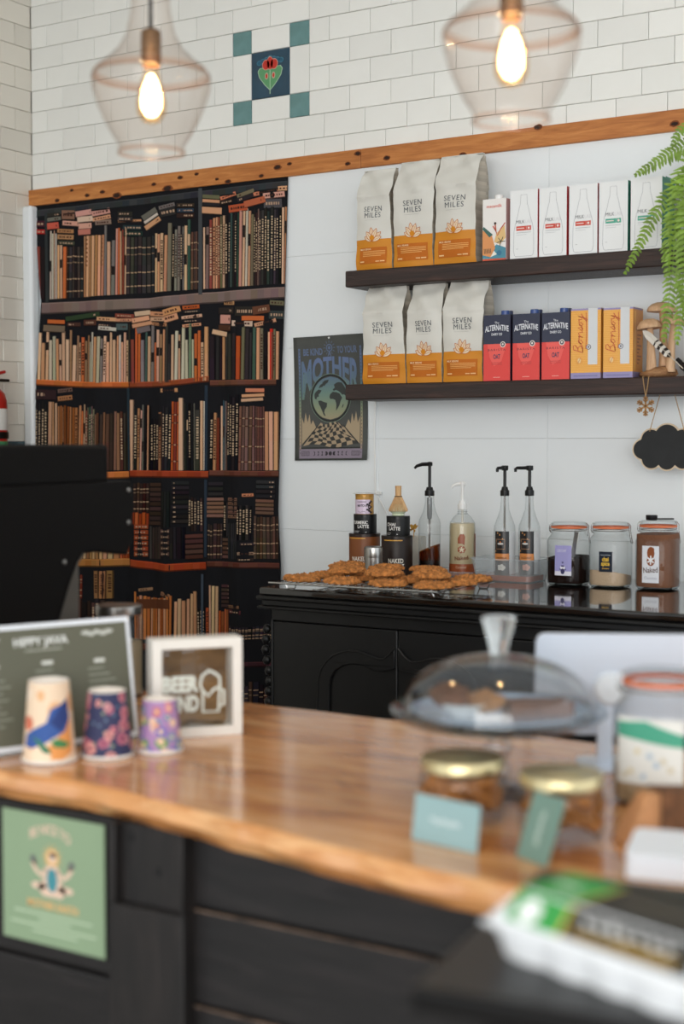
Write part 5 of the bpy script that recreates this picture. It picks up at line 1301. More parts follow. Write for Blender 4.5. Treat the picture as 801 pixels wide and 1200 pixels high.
# cloudy tub with two syrup bottles
Y3 = 3.79; p = sloc(599, Y3); hx = 0.098
tb = thing('plastic_tub', 'cloudy plastic tub holding two black pump syrup bottles', 'tub', p)
tub(tb, 'tub', hx, 0.068, 0.066, HAZ, 0.012)
MB().prism(rr_(hx - 0.017, 0.052, 0.012), 0.003, 0.018, lambda x, y, d: (x, y, d)).build('spilt_syrup', mat('amber_syrup', (150, 66, 22), 0.12), tb)
for i, (px, lb, flo, amber) in enumerate(((591, 'black pump syrup bottle with white flower label in the tub', (220, 216, 206), 0), (620, 'black pump syrup bottle with pink nut label in the tub', (214, 150, 130), 1))):
    Y4 = 3.80; p = sloc(px, Y4, ZS + 0.019); r = r_of(25.5, p); zz = lambda py: ztop(px, py, Y4) - ZS - 0.019
    bo = thing('syrup_bottle', lb, 'bottle', p, 0, 'syrup bottles in the tub')
    MB().lathe([(0, 0), (r * 0.95, 0), (r, 0.004), (r, zz(624)), (r * 0.96, zz(616)), (r * 0.66, zz(606)), (r * 0.42, zz(597)), (r * 0.36, zz(588)), (r * 0.36, zz(581))], 36).build('glass', GL_, bo, smooth=60)
    zl = zz(652) if amber else zz(676)
    MB().lathe([(0, 0.002), (r * 0.94, 0.003), (r * 0.955, 0.006), (r * 0.955, zl), (0, zl)], 32).build('syrup', mat('brown_syrup', (86, 30, 16), 0.12), bo)
    P = Print(); x0, x1 = -r * 1.0, r * 0.42
    P.rect(x0, zz(673), x1, zz(622), (22, 19, 20), 0, 12); P.rect(x0, zz(656), x1, zz(648), (206, 132, 70), 1, 12); P.text('VANILLA' if not amber else 'HAZELNUT', (x0 + x1) / 2, zz(654), 0.0075, (60, 30, 16), 2, 0.02, width=(x1 - x0) * 0.7)
    P.rect(x0 + 0.006, zz(643), x1 - 0.012, zz(631), (150, 110, 76), 1, 6); P.rect(x0 + 0.0072, zz(642.3), x1 - 0.0132, zz(631.7), (26, 22, 22), 2, 6)
    P.disc((x0 + x1) / 2 - 0.003, zz(636.5), 0.0085, (200, 198, 194), 3, 14, 0.003); P.disc((x0 + x1) / 2 - 0.003, zz(634.5), 0.0025, (206, 120, 60), 4, 8)
    for k in range(9): P.rect(x0 + 0.002 + (k * 37 % 26) * 0.001, zz(646 - (k * 53 % 23)), x0 + 0.005 + (k * 37 % 26) * 0.001, zz(644 - (k * 53 % 23)), (196, 140, 84), 1)
    for k in range(5): P.disc((x0 + x1) / 2 + 0.007 * cos(k * 1.3), zz(664) + 0.005 * sin(k * 1.3), 0.005, flo, 2, 10, jit=0.1)
    P.rect(r * 0.46, zz(672), r * 1.4, zz(622), (204, 206, 208), 0, 8)
    P.build('bottle_label', bo, cyl_map(r, facing(p)), GLOSSP, 0.0003, maxlen=0.006)
    pump(bo, zz(581), zz(545.5), BLKP, r * 0.42, LEFT + (0.9 if i == 0 else 0.0), 0.04, 'flat', 0.012)

# ------------------------------------------------------------------ clip-top jars
m_seal = mat('orange_rubber', (214, 112, 66), 0.5)
def clip_jar(name, label, cat, p, r, h, fill, fillm, group, deco=None, lab_rot=0.0, sc=1.0, fillshape=0.0):
    o = thing(name, label, cat, p, 0, group)
    zs_, zn = h * 0.72, h * 0.85
    MB().lathe([(0, 0.006), (r * 0.6, 0.003), (r * 0.86, 0), (r * 0.97, h * 0.03), (r, h * 0.08), (r, zs_ * 0.94), (r * 0.95, zs_ * 1.0), (r * 0.84, zs_ * 1.07), (r * 0.8, zs_ * 1.1), (r * 0.8, zn), (r * 0.86, zn), (r * 0.86, zn + h * 0.02)], 44, sq=3.0).build('glass_body', GLJ, o, smooth=60)
    zf = fill * h
    mb = MB(); n = 40; prof = [(0, 0.009), (r * 0.82, 0.006), (r * 0.92, h * 0.035), (r * 0.955, h * 0.08), (r * 0.955, zf)]
    mb.lathe(prof, n, sq=3.0)
    b = len(mb.v) - n
    rg = random.Random(int(r * 1e5))
    for k in range(n):
        x, y, z = mb.v[b + k]; mb.v[b + k] = (x, y, z + fillshape * h * sin(2 * pi * k / n + 0.5))
    c = len(mb.v); mb.v.append((0, 0, zf + 0.3 * abs(fillshape) * h))
    for k in range(n): mb.f.append((b + k, b + (k + 1) % n, c)); mb.c.append(None); mb.mi.append(0)
    mb.build('contents', fillm, o, smooth=50)
    MB().lathe([(r * 0.80, zn + h * 0.02), (r * 0.895, zn + h * 0.022), (r * 0.91, zn + h * 0.037), (r * 0.895, zn + h * 0.052), (r * 0.80, zn + h * 0.055)], 40).build('rubber_seal', m_seal, o)
    MB().lathe([(r * 0.84, zn + h * 0.056), (r * 0.88, zn + h * 0.062), (r * 0.88, zn + h * 0.09), (r * 0.8, zn + h * 0.115), (r * 0.5, zn + h * 0.12), (0, zn + h * 0.12)], 40).build('glass_lid', GLJ, o, smooth=60)
    # wire bail: band round the neck, hinge behind-right, lever left
    mb = MB(); mb.tube([(r * 0.875 * cos(q), r * 0.875 * sin(q), zn - 0.002) for q in [2 * pi * k / 32 for k in range(32)]], 0.0013 * sc, 6, closed=True); mb.build('neck_wire', m_wire, o)
    u = Vector((cos(YAW), sin(YAW), 0)); vv = Vector((-sin(YAW), cos(YAW), 0)); zt = zn + h * 0.1
    for s, nm in ((-1, 'clasp_wire'), (1, 'hinge_wire')):
        mb = MB()
        for e in (-1, 1):
            base = u * s * r * 0.86 + vv * e * r * 0.2
            mb.tube([base + Vector((0, 0, zn + h * 0.1)), base + u * s * r * 0.1 + Vector((0, 0, zn + h * 0.06)), base + u * s * r * 0.1 + Vector((0, 0, zn - h * 0.02)), base + u * s * r * (0.03 if s < 0 else 0.2) + Vector((0, 0, zn - h * (0.05 if s < 0 else 0.2)))], 0.0013 * sc, 6)
        e0 = u * s * r * 0.86 + Vector((0, 0, zn + h * 0.1)); mb.tube([e0 - vv * r * 0.2, e0 + vv * r * 0.2], 0.0013 * sc, 6)
        if s > 0: e1 = u * s * r * 1.06 + Vector((0, 0, zn - h * 0.2)); mb.tube([e1 - vv * r * 0.2, e1 + vv * r * 0.2], 0.0013 * sc, 6)
        mb.build(nm, m_wire, o)
    a0 = facing(p, lab_rot)
    if deco:
        P = Print(); deco(P, r, h)
        def fm_(x, y, d):
            a = a0 + x / (r * 1.06); q = min(1.25, 1.0 / ((abs(cos(a)) ** 3 + abs(sin(a)) ** 3) ** (1 / 3)))
            R1 = r * q + 0.0008 + d; return (R1 * cos(a), R1 * sin(a), y)
        P.build('jar_label', o, fm_, PAPER, 0.0003, maxlen=0.008)
    return o
GJ = 'clip top jars on the sideboard'
def jar_at(px, wpx, ytop, Y):
    p = sloc(px, Y); r = r_of(wpx, p) / 1.08; return p, r, on_y(px, ytop, Y).z - ZS
def lab_decaf(P, r, h):
    x0, x1 = -r * 0.75, r * 0.12
    P.rect(x0, h * 0.16, x1, h * 0.62, (158, 154, 204), 0, 8); P.rect(x0, h * 0.16, x1, h * 0.225, (222, 220, 230), 1, 8); P.text('DECAF', (x0 + x1) / 2 - 0.003, h * 0.52, 0.0105, (224, 222, 236), 2, 0.0, width=(x1 - x0) * 0.55)
    cx = (x0 + x1) / 2
    P.disc(cx, h * 0.285, 0.007, (236, 234, 240), 2, 12); P.disc(cx, h * 0.305, 0.0055, (90, 84, 130), 3, 10, 0.003); P.disc(cx, h * 0.225, 0.006, (60, 56, 96), 3, 12, 0.008); P.disc(cx, h * 0.36, 0.003, (90, 84, 130), 3, 8)
    for s in (-1, 1): P.line([(cx, h * 0.24), (cx + s * 0.010, h * 0.26)], 0.002, (60, 56, 96), 3)
def lab_chai(P, r, h):
    x0, x1 = -r * 0.62, r * 0.08; P.rect(x0, h * 0.24, x1, h * 0.54, (22, 32, 48), 0, 6); cx = (x0 + x1) / 2
    P.text('chai', cx, h * 0.40, 0.016, (232, 190, 70), 2, 0.03, width=(x1 - x0) * 0.5); P.text('spice', cx, h * 0.335, 0.016, (232, 190, 70), 2, 0.03, width=(x1 - x0) * 0.62); P.rect(cx - 0.01, h * 0.285, cx + 0.01, h * 0.295, (206, 160, 60), 2); P.rect(cx - 0.014, h * 0.485, cx + 0.014, h * 0.495, (150, 156, 160), 2)
def lab_naked(P, r, h):
    x0, x1 = -r * 0.8, r * 0.05; P.rect(x0, h * 0.1, x1, h * 0.62, (222, 224, 230), 0, 8); br = (140, 76, 40); cx = (x0 + x1) / 2 + 0.001
    P.disc(cx, h * 0.52, 0.0105, br, 2, 14, 0.017); P.disc(cx + 0.004, h * 0.57, 0.006, br, 2, 10); P.disc(cx, h * 0.41, 0.0115, br, 1, 14, 0.014)
    for k in range(6): q = k * pi / 3 + 0.5; P.line([(cx, h * 0.42), (cx + 0.010 * cos(q), h * 0.42 + 0.012 * sin(q))], 0.004, (236, 236, 238), 3)
    P.text('Naked', cx, h * 0.245, 0.021, (84, 46, 30), 2, 0.01, width=(x1 - x0) * 0.86, rot=0.08); P.text('Chocolate', cx, h * 0.15, 0.0105, (160, 162, 178), 2, width=(x1 - x0) * 0.75)
YJ = 3.775
p, r, h = jar_at(666.5, 50, 609, YJ)
j1 = clip_jar('clip_jar', 'clip top jar of ground coffee with lavender label and steel scoop inside', 'jar', p, r, h, 0.43, mat('ground_coffee', (30, 15, 10), 0.95, spec=0.1, bump=0.6, bscale=400), GJ, lab_decaf, fillshape=0.02)
u = Vector((cos(YAW), sin(YAW), 0))
sc_ = thing('coffee_scoop', 'steel scoop handle standing in the ground coffee jar', 'scoop', p)
MB().box(-0.007, 0.007, -0.0012, 0.0012, h * 0.3, h * 0.83, M=Matrix.Translation((0.004, -0.01, 0)) @ Matrix.Rotation(0.16, 4, 'Y')).build('handle', STEEL, sc_, bevel=0.001)
MB().lathe([(0, -0.012), (0.012, -0.008), (0.016, 0.0), (0.0155, 0.0)], 20, (-0.0 + 0.012, -0.01, h * 0.29)).build('bowl', STEEL, sc_)
p, r, h = jar_at(715.5, 50, 609, YJ + 0.005)
clip_jar('clip_jar', 'clip top jar a quarter full of beige chai powder, navy label', 'jar', p, r, h, 0.21, mat('chai_powder', (196, 170, 142), 0.95, bump=0.3, bscale=200), GJ, lab_chai, fillshape=-0.05)
p, r, h = jar_at(771, 52, 607, YJ + 0.02)
clip_jar('clip_jar', 'clip top jar full of brown chocolate powder with white label', 'jar', p, r, h, 0.78, mat('chocolate_powder', (120, 78, 54), 0.95, var=0.1, bump=0.3, bscale=200), GJ, lab_naked, fillshape=0.01)
sp = thing('black_scoop', 'black plastic scoop resting on the chocolate powder jar', 'scoop', p + Vector((0, 0, h * 0.9715)), YAW)
MB().lathe([(0, 0), (0.014, 0), (0.0155, 0.002), (0.016, 0.012), (0.0145, 0.0135), (0, 0.0135)], 20, (-0.018, 0, 0)).build('cup', BLKP, sp)
MB().box(-0.004, 0.042, -0.006, 0.006, 0.001, 0.005).build('handle', BLKP, sp, bevel=0.0015)
# ================================================================== live-edge counter
ZK = 0.91
m_slab = wood('live_edge_slab', (152, 90, 46), (232, 180, 126), (208, 144, 86), 0.22, 'X', 2.6, 7, coat=0.6, bump=0.08)
_t = m_slab.node_tree; _b = _t.nodes['Principled BSDF']; _src = _b.inputs['Base Color'].links[0].from_socket
_tc = _t.nodes.new('ShaderNodeTexCoord'); _mp = _t.nodes.new('ShaderNodeMapping'); _mp.inputs['Scale'].default_value = (1.0, 3.2, 3.2); _mp.inputs['Rotation'].default_value = (0, 0, 0.35)
_n = _t.nodes.new('ShaderNodeTexNoise'); _n.inputs['Scale'].default_value = 2.4; _n.inputs['Detail'].default_value = 6; _n.inputs['Distortion'].default_value = 1.6
_r = _t.nodes.new('ShaderNodeMapRange'); _r.inputs[1].default_value = 0.53; _r.inputs[2].default_value = 0.72; _r.inputs[4].default_value = 0.6
_x = _t.nodes.new('ShaderNodeMix'); _x.data_type = 'RGBA'; _x.inputs[7].default_value = lin((136, 74, 38)) + (1,)
_t.links.new(_tc.outputs['Object'], _mp.inputs[0]); _t.links.new(_mp.outputs[0], _n.inputs['Vector']); _t.links.new(_n.outputs['Fac'], _r.inputs[0]); _t.links.new(_r.outputs[0], _x.inputs[0]); _t.links.new(_src, _x.inputs[6]); _t.links.new(_x.outputs[2], _b.inputs['Base Color'])
kt = thing('counter', 'live edge timber counter with black stained plank front', 'counter', (0, 0, 0))
fe_px = [(0, 903), (40, 909), (95, 917), (150, 928), (205, 944), (260, 958), (330, 976), (400, 995), (460, 1010), (520, 1024), (590, 1036), (660, 1042), (730, 1046), (801, 1052)]
fr = [on_z(x, y, ZK) for x, y in fe_px]
XL0, XR0 = -2.75, 0.75
fr = [Vector((XL0, fr[0].y + 0.02, ZK)), Vector(((XL0 + fr[0].x) / 2, fr[0].y + 0.0, ZK))] + fr + [Vector((0.2, fr[-1].y - 0.01, ZK)), Vector((XR0, fr[-1].y + 0.01, ZK))]
# resample finely
pts = []
for a, b in zip(fr, fr[1:]):
    n = max(1, int((b - a).length / 0.02))
    for k in range(n): pts.append(a.lerp(b, k / n))
pts.append(fr[-1])
pts = [(p.x, p.y + 0.004 * noise.noise(Vector((p.x * 9, 0, 0))) + 0.0025 * noise.noise(Vector((p.x * 31, 3, 0)))) for p in pts]
BY = 2.33
mb = MB(); n = len(pts); vs = []
TH = 0.048
for x, y in pts:
    w1 = 0.006 * noise.noise(Vector((x * 14, 7, 0))); w2 = 0.010 * noise.noise(Vector((x * 11, 17, 0)))
    vs += [(x, y + 0.004, ZK), (x, y - 0.003 + w1, ZK - 0.006), (x, y - 0.007 + w2, ZK - 0.024), (x, y + 0.006 + w1, ZK - 0.042), (x, y + 0.02, ZK - TH), (x, BY + 0.008 * noise.noise(Vector((x * 6, 2, 0))), ZK - TH), (x, BY + 0.008 * noise.noise(Vector((x * 6, 2, 0))), ZK)]
K = 7
fs = []
for i in range(n - 1):
    for k in range(K): k2 = (k + 1) % K; fs.append((i * K + k, i * K + k2, (i + 1) * K + k2, (i + 1) * K + k))
fs.append(tuple(range(K))); fs.append(tuple((n - 1) * K + k for k in range(K)))
mb.add(vs, fs); mb.build('slab', m_slab, kt, smooth=28)
# plank front
m_plank = wood('black_stained_plank', (14, 12, 12), (34, 29, 29), (22, 19, 19), 0.6, 'X', 6, 8, bump=0.35)
m_post = wood('black_stained_post', (14, 12, 11), (36, 30, 28), (23, 19, 18), 0.6, 'Z', 6, 8, bump=0.35)
PY = 1.655
px0 = on_y(127, 1050, PY - 0.03).x; px1 = on_y(214, 1050, PY - 0.03).x; pg = on_y(224, 1050, PY).x
ztopk = ZK - TH
MB().box(XL0 + 0.05, XR0 - 0.05, PY + 0.02, PY + 0.55, 0.0, ztopk).build('core', mat('counter_core', (20, 18, 18), 0.8), kt, smooth=0)
zsplit = [on_y(300, 1077, PY).z]
def planks(x0, x1, zs):
    for za, zb_ in zip(zs, zs[1:]):
        MB().box(x0, x1, PY - 0.0 + random.uniform(-0.002, 0.002), PY + 0.021, zb_ + 0.0022, za - 0.0022).build('plank', m_plank, kt, bevel=0.003)
z1 = on_y(225, 1062, PY).z; z2 = on_y(225, 1175, PY).z; st = z1 - z2
planks(pg, XR0 - 0.05, [ztopk, z1, z2, z2 - st, z2 - 2 * st, z2 - 3 * st, 0.0])
for q in (z1, z2, z2 - st):
    MB().box(pg + 0.004, XR0 - 0.06, PY - 0.0034, PY + 0.004, q - 0.0042, q - 0.0026).build('worn_edge', mat('worn_timber', (112, 92, 78), 0.8, var=0.6, scale=30), kt, smooth=0)
z3 = on_y(60, 1128, PY).z
planks(XL0 + 0.05, px0, [ztopk, z3, z3 - st, z3 - 2 * st, z3 - 3 * st, 0.0])
# post with a recessed slot near its top
zr0 = on_y(170, 1066, PY - 0.03).z; zr1 = on_y(170, 958, PY - 0.03).z
xi0, xi1 = px0 + 0.012, px1 - 0.006
mb = MB()
mb.box(px0, xi0, PY - 0.03, PY + 0.02, zr0, ztopk); mb.box(xi1, px1, PY - 0.03, PY + 0.02, zr0, ztopk); mb.box(px0, px1, PY - 0.03, PY + 0.02, 0, zr0)
mb.build('post', m_post, kt, bevel=0.002)
MB().box(xi0, xi1, PY - 0.012, PY + 0.02, zr0, ztopk).build('recess_board', m_post, kt, smooth=0)
MB().box(px1, pg, PY + 0.012, PY + 0.02, 0, ztopk).build('shadow_gap', mat('counter_core', (20, 18, 18)), kt, smooth=0)
for x_, y_ in ((152, 981), (184, 1022)):
    q = on_y(x_, y_, PY - 0.013); MB().lathe([(0, 0.001), (0.006, 0.001), (0.007, -0.001)], 14, M=Matrix.Translation(q) @ Matrix.Rotation(pi / 2, 4, 'X')).build('knot', mat('knot_black', (10, 9, 9), 0.7), kt)
# green sign on the planks
c0, c1, c2 = on_y(3, 947, PY - 0.004), on_y(122, 966, PY - 0.004), on_y(5, 1098, PY - 0.004)
gx0, gx1, gz1, gz0 = c0.x, c1.x, 0.5 * (c0.z + c1.z), 0.5 * (c2.z + on_y(125, 1122, PY - 0.004).z)
sg = thing('green_sign', 'sage green sign with a meditating figure on the counter front', 'sign', ((gx0 + gx1) / 2, PY - 0.0045, (gz0 + gz1) / 2))
gw, gh = gx1 - gx0, gz1 - gz0
MB().box(-gw / 2, gw / 2, 0, 0.0018, -gh / 2, gh / 2).build('sheet', mat('sage_card', (138, 160, 128), 0.6), sg, smooth=0)
P = Print(); PKc = (226, 196, 174); OC = (220, 178, 120)
P.text('BE NICE TO', -0.004, 0.30 * gh, 0.021, PKc, 1, 0.02, width=gw * 0.4, warp=lambda x, y: (x, y + 0.012 * cos(x / (gw * 0.2) * pi / 2)))
P.text('MOTHER EARTH', 0, -0.22 * gh, 0.017, OC, 1, 0.03, width=gw * 0.5)
for k in range(14): q = 2 * pi * k / 14; P.line([(0.016 * cos(q), 0.18 * gh + 0.016 * sin(q)), (0.021 * cos(q), 0.18 * gh + 0.021 * sin(q))], 0.002, OC, 1)
P.disc(0, 0.18 * gh, 0.0145, OC, 1, 18); P.disc(0.001, 0.185 * gh, 0.008, (232, 206, 186), 2, 14); P.disc(0.002, 0.2 * gh, 0.007, (60, 48, 52), 3, 10, 0.004)
P.poly([(-0.011, 0.12 * gh), (0.011, 0.12 * gh), (0.016, 0.02 * gh), (0.03, -0.06 * gh), (0.02, -0.12 * gh), (-0.02, -0.12 * gh), (-0.03, -0.06 * gh), (-0.016, 0.02 * gh)], PKc, 2)
P.disc(0, 0.01 * gh, 0.011, (72, 140, 150), 3, 16, 0.019)
for s in (-1, 1):
    P.line([(s * 0.012, 0.09 * gh), (s * 0.022, 0.03 * gh), (s * 0.034, 0.07 * gh), (s * 0.041, 0.12 * gh)], 0.007, PKc, 2)
    P.disc(s * 0.040, 0.15 * gh, 0.006, (110, 110, 110), 2, 8); P.disc(s * 0.036, 0.12 * gh, 0.004, (140, 120, 110), 2, 8)
    P.disc(s * 0.028, -0.05 * gh, 0.016, PKc, 2, 10, 0.006)
for k, (a, b) in enumerate(((-0.38, 0.38), (-0.14, 0.18), (-0.42, 0.42), (-0.2, 0.24))): P.rect(a * gw, (-0.275 - k * 0.045) * gh, b * gw, (-0.262 - k * 0.045) * gh, (190, 208, 178), 1)
P.build('sign_print', sg, front_map(0.0), PAPER, 0.0003)

# ------------------------------------------------------------------ paper cups, upside down
def cup(label, px, py, wpx, ytop, art, seed):
    p = on_z(px, py, ZK); r = r_of(wpx, p); D = (p - CAM).dot(_fw)
    h = (py - ytop) * D / FPX * 1.0
    o = thing('paper_cup', label, 'paper cup', p, 0, 'upturned paper cups')
    rt = r * 0.70
    MB().lathe([(r * 0.93, 0.004), (rt, h), (rt * 0.97, h), (rt * 0.95, h - 0.006)], 40).build('wall', mat('cup_paper', (226, 216, 206), 0.6), o)
    MB().lathe([(r * 0.95, 0.001), (r, 0.0035), (r * 0.985, 0.007), (r * 0.93, 0.006)], 40).build('rim', mat('cup_white', (234, 230, 224), 0.55), o, smooth=70)
    MB().lathe([(rt * 0.955, h - 0.006), (0, h - 0.006)], 40).build('base', mat('cup_white', (234, 230, 224)), o)
    P = Print(); rnd = random.Random(seed); art(P, r, h, rnd); a0 = facing(p)
    rm = (r * 0.93 + rt) / 2
    def fm_(x, y, d):
        y = min(max(y, 0.006), h - 0.0005); R1 = r * 0.93 + (rt - r * 0.93) * (y - 0.004) / (h - 0.004) + d; a = a0 + x / rm
        return (R1 * cos(a), R1 * sin(a), y)
    P.build('cup_print', o, fm_, PAPER, 0.00018, maxlen=0.008)
def fill_bg(P, r, h, c, L=0): P.rect(-pi * r * 0.815, 0.005, pi * r * 0.815, h - 0.001, c, L, 40, 2)
def art_a(P, r, h, g):
    fill_bg(P, r, h, (232, 206, 178))
    for k in range(16): P.disc(g.uniform(-2.4, 2.4) * r, g.uniform(0.5, 0.95) * h, g.uniform(.008, .018), g.choice(((240, 220, 200), (226, 176, 130), (238, 206, 170))), 1, 14, jit=0.15)
    for s in (0, pi * r * 0.815, -pi * r * 0.815):
        P.poly([(s + x * r, y * h) for x, y in ((-0.95, 0.22), (-0.9, 0.36), (-0.55, 0.44), (-0.1, 0.52), (0.05, 0.68), (0.5, 0.74), (0.75, 0.8), (0.8, 0.55), (0.55, 0.4), (0.2, 0.34), (-0.2, 0.26), (-0.5, 0.2))], (56, 88, 152), 3)
        P.poly([(s + x * r, y * h) for x, y in ((0.0, 0.52), (0.5, 0.74), (0.75, 0.8), (0.8, 0.56), (0.4, 0.4))], (44, 62, 118), 4)
        P.poly([(s + x * r, y * h) for x, y in ((-0.8, 0.24), (-0.5, 0.2), (0.0, 0.24), (0.6, 0.44), (0.85, 0.56), (0.85, 0.14), (0.4, 0.06), (-0.4, 0.1))], (222, 150, 84), 2)
        P.poly([(s + x * r, y * h) for x, y in ((-0.75, 0.36), (-0.5, 0.32), (-0.2, 0.16), (0.05, 0.14), (0.0, 0.2), (-0.35, 0.32))], (60, 118, 88), 5)
        P.poly([(s + x * r, y * h) for x, y in ((0.05, 0.3), (0.3, 0.32), (0.75, 0.24), (0.5, 0.2), (0.15, 0.22))], (70, 128, 78), 5)
        P.disc(s - 0.85 * r, 0.5 * h, 0.012, (206, 116, 90), 2, 12); P.disc(s - 0.3 * r, 0.12 * h, 0.016, (240, 214, 186), 4, 12)
def art_b(P, r, h, g):
    fill_bg(P, r, h, (52, 56, 88))
    for k in range(60):
        x, y, q = g.uniform(-2.5, 2.5) * r, g.uniform(0.06, 0.95) * h, g.uniform(.005, .0105); c = g.choice(((196, 120, 130), (210, 146, 140), (170, 100, 120), (206, 150, 150)))
        P.disc(x, y, q, c, 1 + k % 3 * 2, 12, jit=0.12); P.disc(x, y, q * 0.4, (120, 60, 84), 2 + k % 3 * 2, 8)
    for k in range(40): P.disc(g.uniform(-2.5, 2.5) * r, g.uniform(0.05, 0.95) * h, .003, g.choice(((96, 116, 140), (140, 150, 120))), 1, 6)
def art_c(P, r, h, g):
    fill_bg(P, r, h, (168, 132, 176))
    for k in range(60):
        x, y, q = g.uniform(-2.5, 2.5) * r, g.uniform(0.06, 0.95) * h, g.uniform(.005, .011); c = g.choice(((206, 130, 150), (122, 112, 180), (222, 170, 150), (112, 150, 100), (226, 190, 170), (196, 110, 110), (110, 140, 170)))
        P.disc(x, y, q, c, 1 + k % 3 * 2, 10, jit=0.2); P.disc(x, y, q * 0.4, (230, 200, 150), 2 + k % 3 * 2, 8)
cup('tallest upturned paper cup with orange, blue and cream landscape print', 58, 891, 66, 796, art_a, 1)
cup('middle sized upturned paper cup with pink flowers on navy', 126, 886, 62, 808, art_b, 2)
cup('smallest upturned paper cup with lilac flower print by the beer box', 187.5, 880.5, 55, 818, art_c, 3)

# ------------------------------------------------------------------ menu card
b0 = on_z(0, 888, ZK); b1_ = on_z(163, 866, ZK)
d_ = (b1_ - b0); ang = math.atan2(d_.y, d_.x); MW, MH = 0.30, 0.212
u = Vector((cos(ang), sin(ang), 0)); org = b1_ - u * MW
mn = thing('menu_card', 'green menu card in a clear stand behind the paper cups', 'menu', org, ang)
tl_ = 0.17
Mt = Matrix.Rotation(-tl_, 4, 'X')
MB().box(0, MW, -0.001, 0.002, 0.003, MH, M=Mt).build('acrylic_back', HAZ, mn, smooth=0)
MB().box(0.0, MW, -0.004, 0.07, 0.0, 0.003).build('acrylic_foot', HAZ, mn, smooth=0)
P = Print(); WM = (214, 216, 212)
P.rect(0.004, 0.004, MW - 0.002, MH - 0.002, (226, 230, 236), 0); P.rect(0.011, 0.012, MW - 0.008, MH - 0.010, (96, 96, 82), 1)
P.text('HIPPY JAVA', MW * 0.44, MH * 0.82, 0.019, WM, 2, 0.03, width=0.098)
P.rect(MW * 0.34, MH * 0.775, MW * 0.56, MH * 0.785, (168, 170, 158), 2)
for s, cx in ((1, MW * 0.78), (-1, MW * 0.1)):
    for k in range(5): P.disc(cx - s * 0.02 + k * s * 0.011, MH * (0.885 - 0.012 * (k % 2)), 0.008, (190, 192, 184), 2, 8, 0.004, 0.2)
for x, w_, y in ((MW * 0.46, 0.05, 0.66), (MW * 0.78, 0.05, 0.64), (MW * 0.14, 0.05, 0.66)):
    P.rect(x - 0.008, MH * y, x + 0.012, MH * (y + 0.03), (206, 208, 200), 2)
    for k in range(9): P.rect(x - 0.02, MH * (y - 0.05 - k * 0.05), x - 0.02 + w_ * (0.6 + 0.4 * ((k * 7) % 5) / 4), MH * (y - 0.04 - k * 0.05), (150, 154, 140), 2)
P.build('menu_sheet', mn, lambda x, y, d: Mt @ Vector((x, -0.0012 - d, y + 0.003)), PAPER, 0.0004)

# ------------------------------------------------------------------ beer fund box frame
q0 = on_z(179, 867.5, ZK); q1 = on_z(284, 860.5, ZK); d_ = q1 - q0; ang = math.atan2(d_.y, d_.x); FWd = d_.length
FH = 0.172; FD = 0.048
bf = thing('box_frame', 'white box frame lettered BEER FUND standing on the counter', 'frame', q0, ang)
m_fr = mat('white_frame', (228, 224, 216), 0.5)
e = 0.017
MB().box(0, e, 0, FD, 0, FH).build('side', m_fr, bf, bevel=0.001); MB().box(FWd - e, FWd, 0, FD, 0, FH).build('side', m_fr, bf, bevel=0.001)
MB().box(e, FWd - e, 0, FD, 0, e).build('bottom', m_fr, bf, bevel=0.001); MB().box(e, FWd - e, 0, FD, FH - e, FH).build('top', m_fr, bf, bevel=0.001)
MB().box(e, FWd - e, FD - 0.004, FD, e, FH - e).build('backing', wood('brown_backing', (84, 58, 32), (160, 122, 78), (122, 90, 54), 0.6, 'X', 5, 4), bf, smooth=0)
MB().box(e - 0.002, FWd - e + 0.002, 0.004, 0.0055, e - 0.002, FH - e + 0.002).build('pane', GL_, bf, smooth=0)
P = Print(); cw = (214, 218, 208)
P.text('BEER', FWd * 0.315, FH * 0.47, 0.037, cw, 1, 0.05, width=FWd * 0.40); P.text('FUND', FWd * 0.315, FH * 0.27, 0.037, cw, 1, 0.05, width=FWd * 0.40)
MX = lambda x: (0.56 + (x - 0.6) * 1.25) * FWd
mg = [(0.60, 0.25), (0.60, 0.46), (0.575, 0.53), (0.595, 0.62), (0.655, 0.67), (0.71, 0.64), (0.75, 0.60), (0.755, 0.52), (0.74, 0.25)]
P.line([(MX(x), y * FH) for x, y in mg], 0.0045, cw, 1, True); P.line([(MX(0.60), 0.47 * FH), (MX(0.65), 0.41 * FH), (MX(0.69), 0.47 * FH), (MX(0.75), 0.5 * FH)], 0.0045, cw, 1)
P.line([(MX(0.74), 0.48 * FH), (MX(0.79), 0.46 * FH), (MX(0.79), 0.32 * FH), (MX(0.74), 0.30 * FH)], 0.0045, cw, 1)
P.build('pane_lettering', bf, front_map(0.004), PAPER, 0.0002)
mb = MB(); rg = random.Random(5)
for k in range(16):
    a = rg.uniform(0, 3.1); x, y = rg.uniform(e + 0.012, FWd - e - 0.012), rg.uniform(0.012, FD - 0.012)
    mb.lathe([(0, 0), (0.010, 0), (0.010, 0.0016), (0, 0.0016)], 14, (x, y, e + 0.0004 + 0.0017 * (k % 3)))
co = mb.build('coins', mat('coin_metal', (150, 126, 84), 0.35, metal=0.9), bf); co['kind'] = 'stuff'

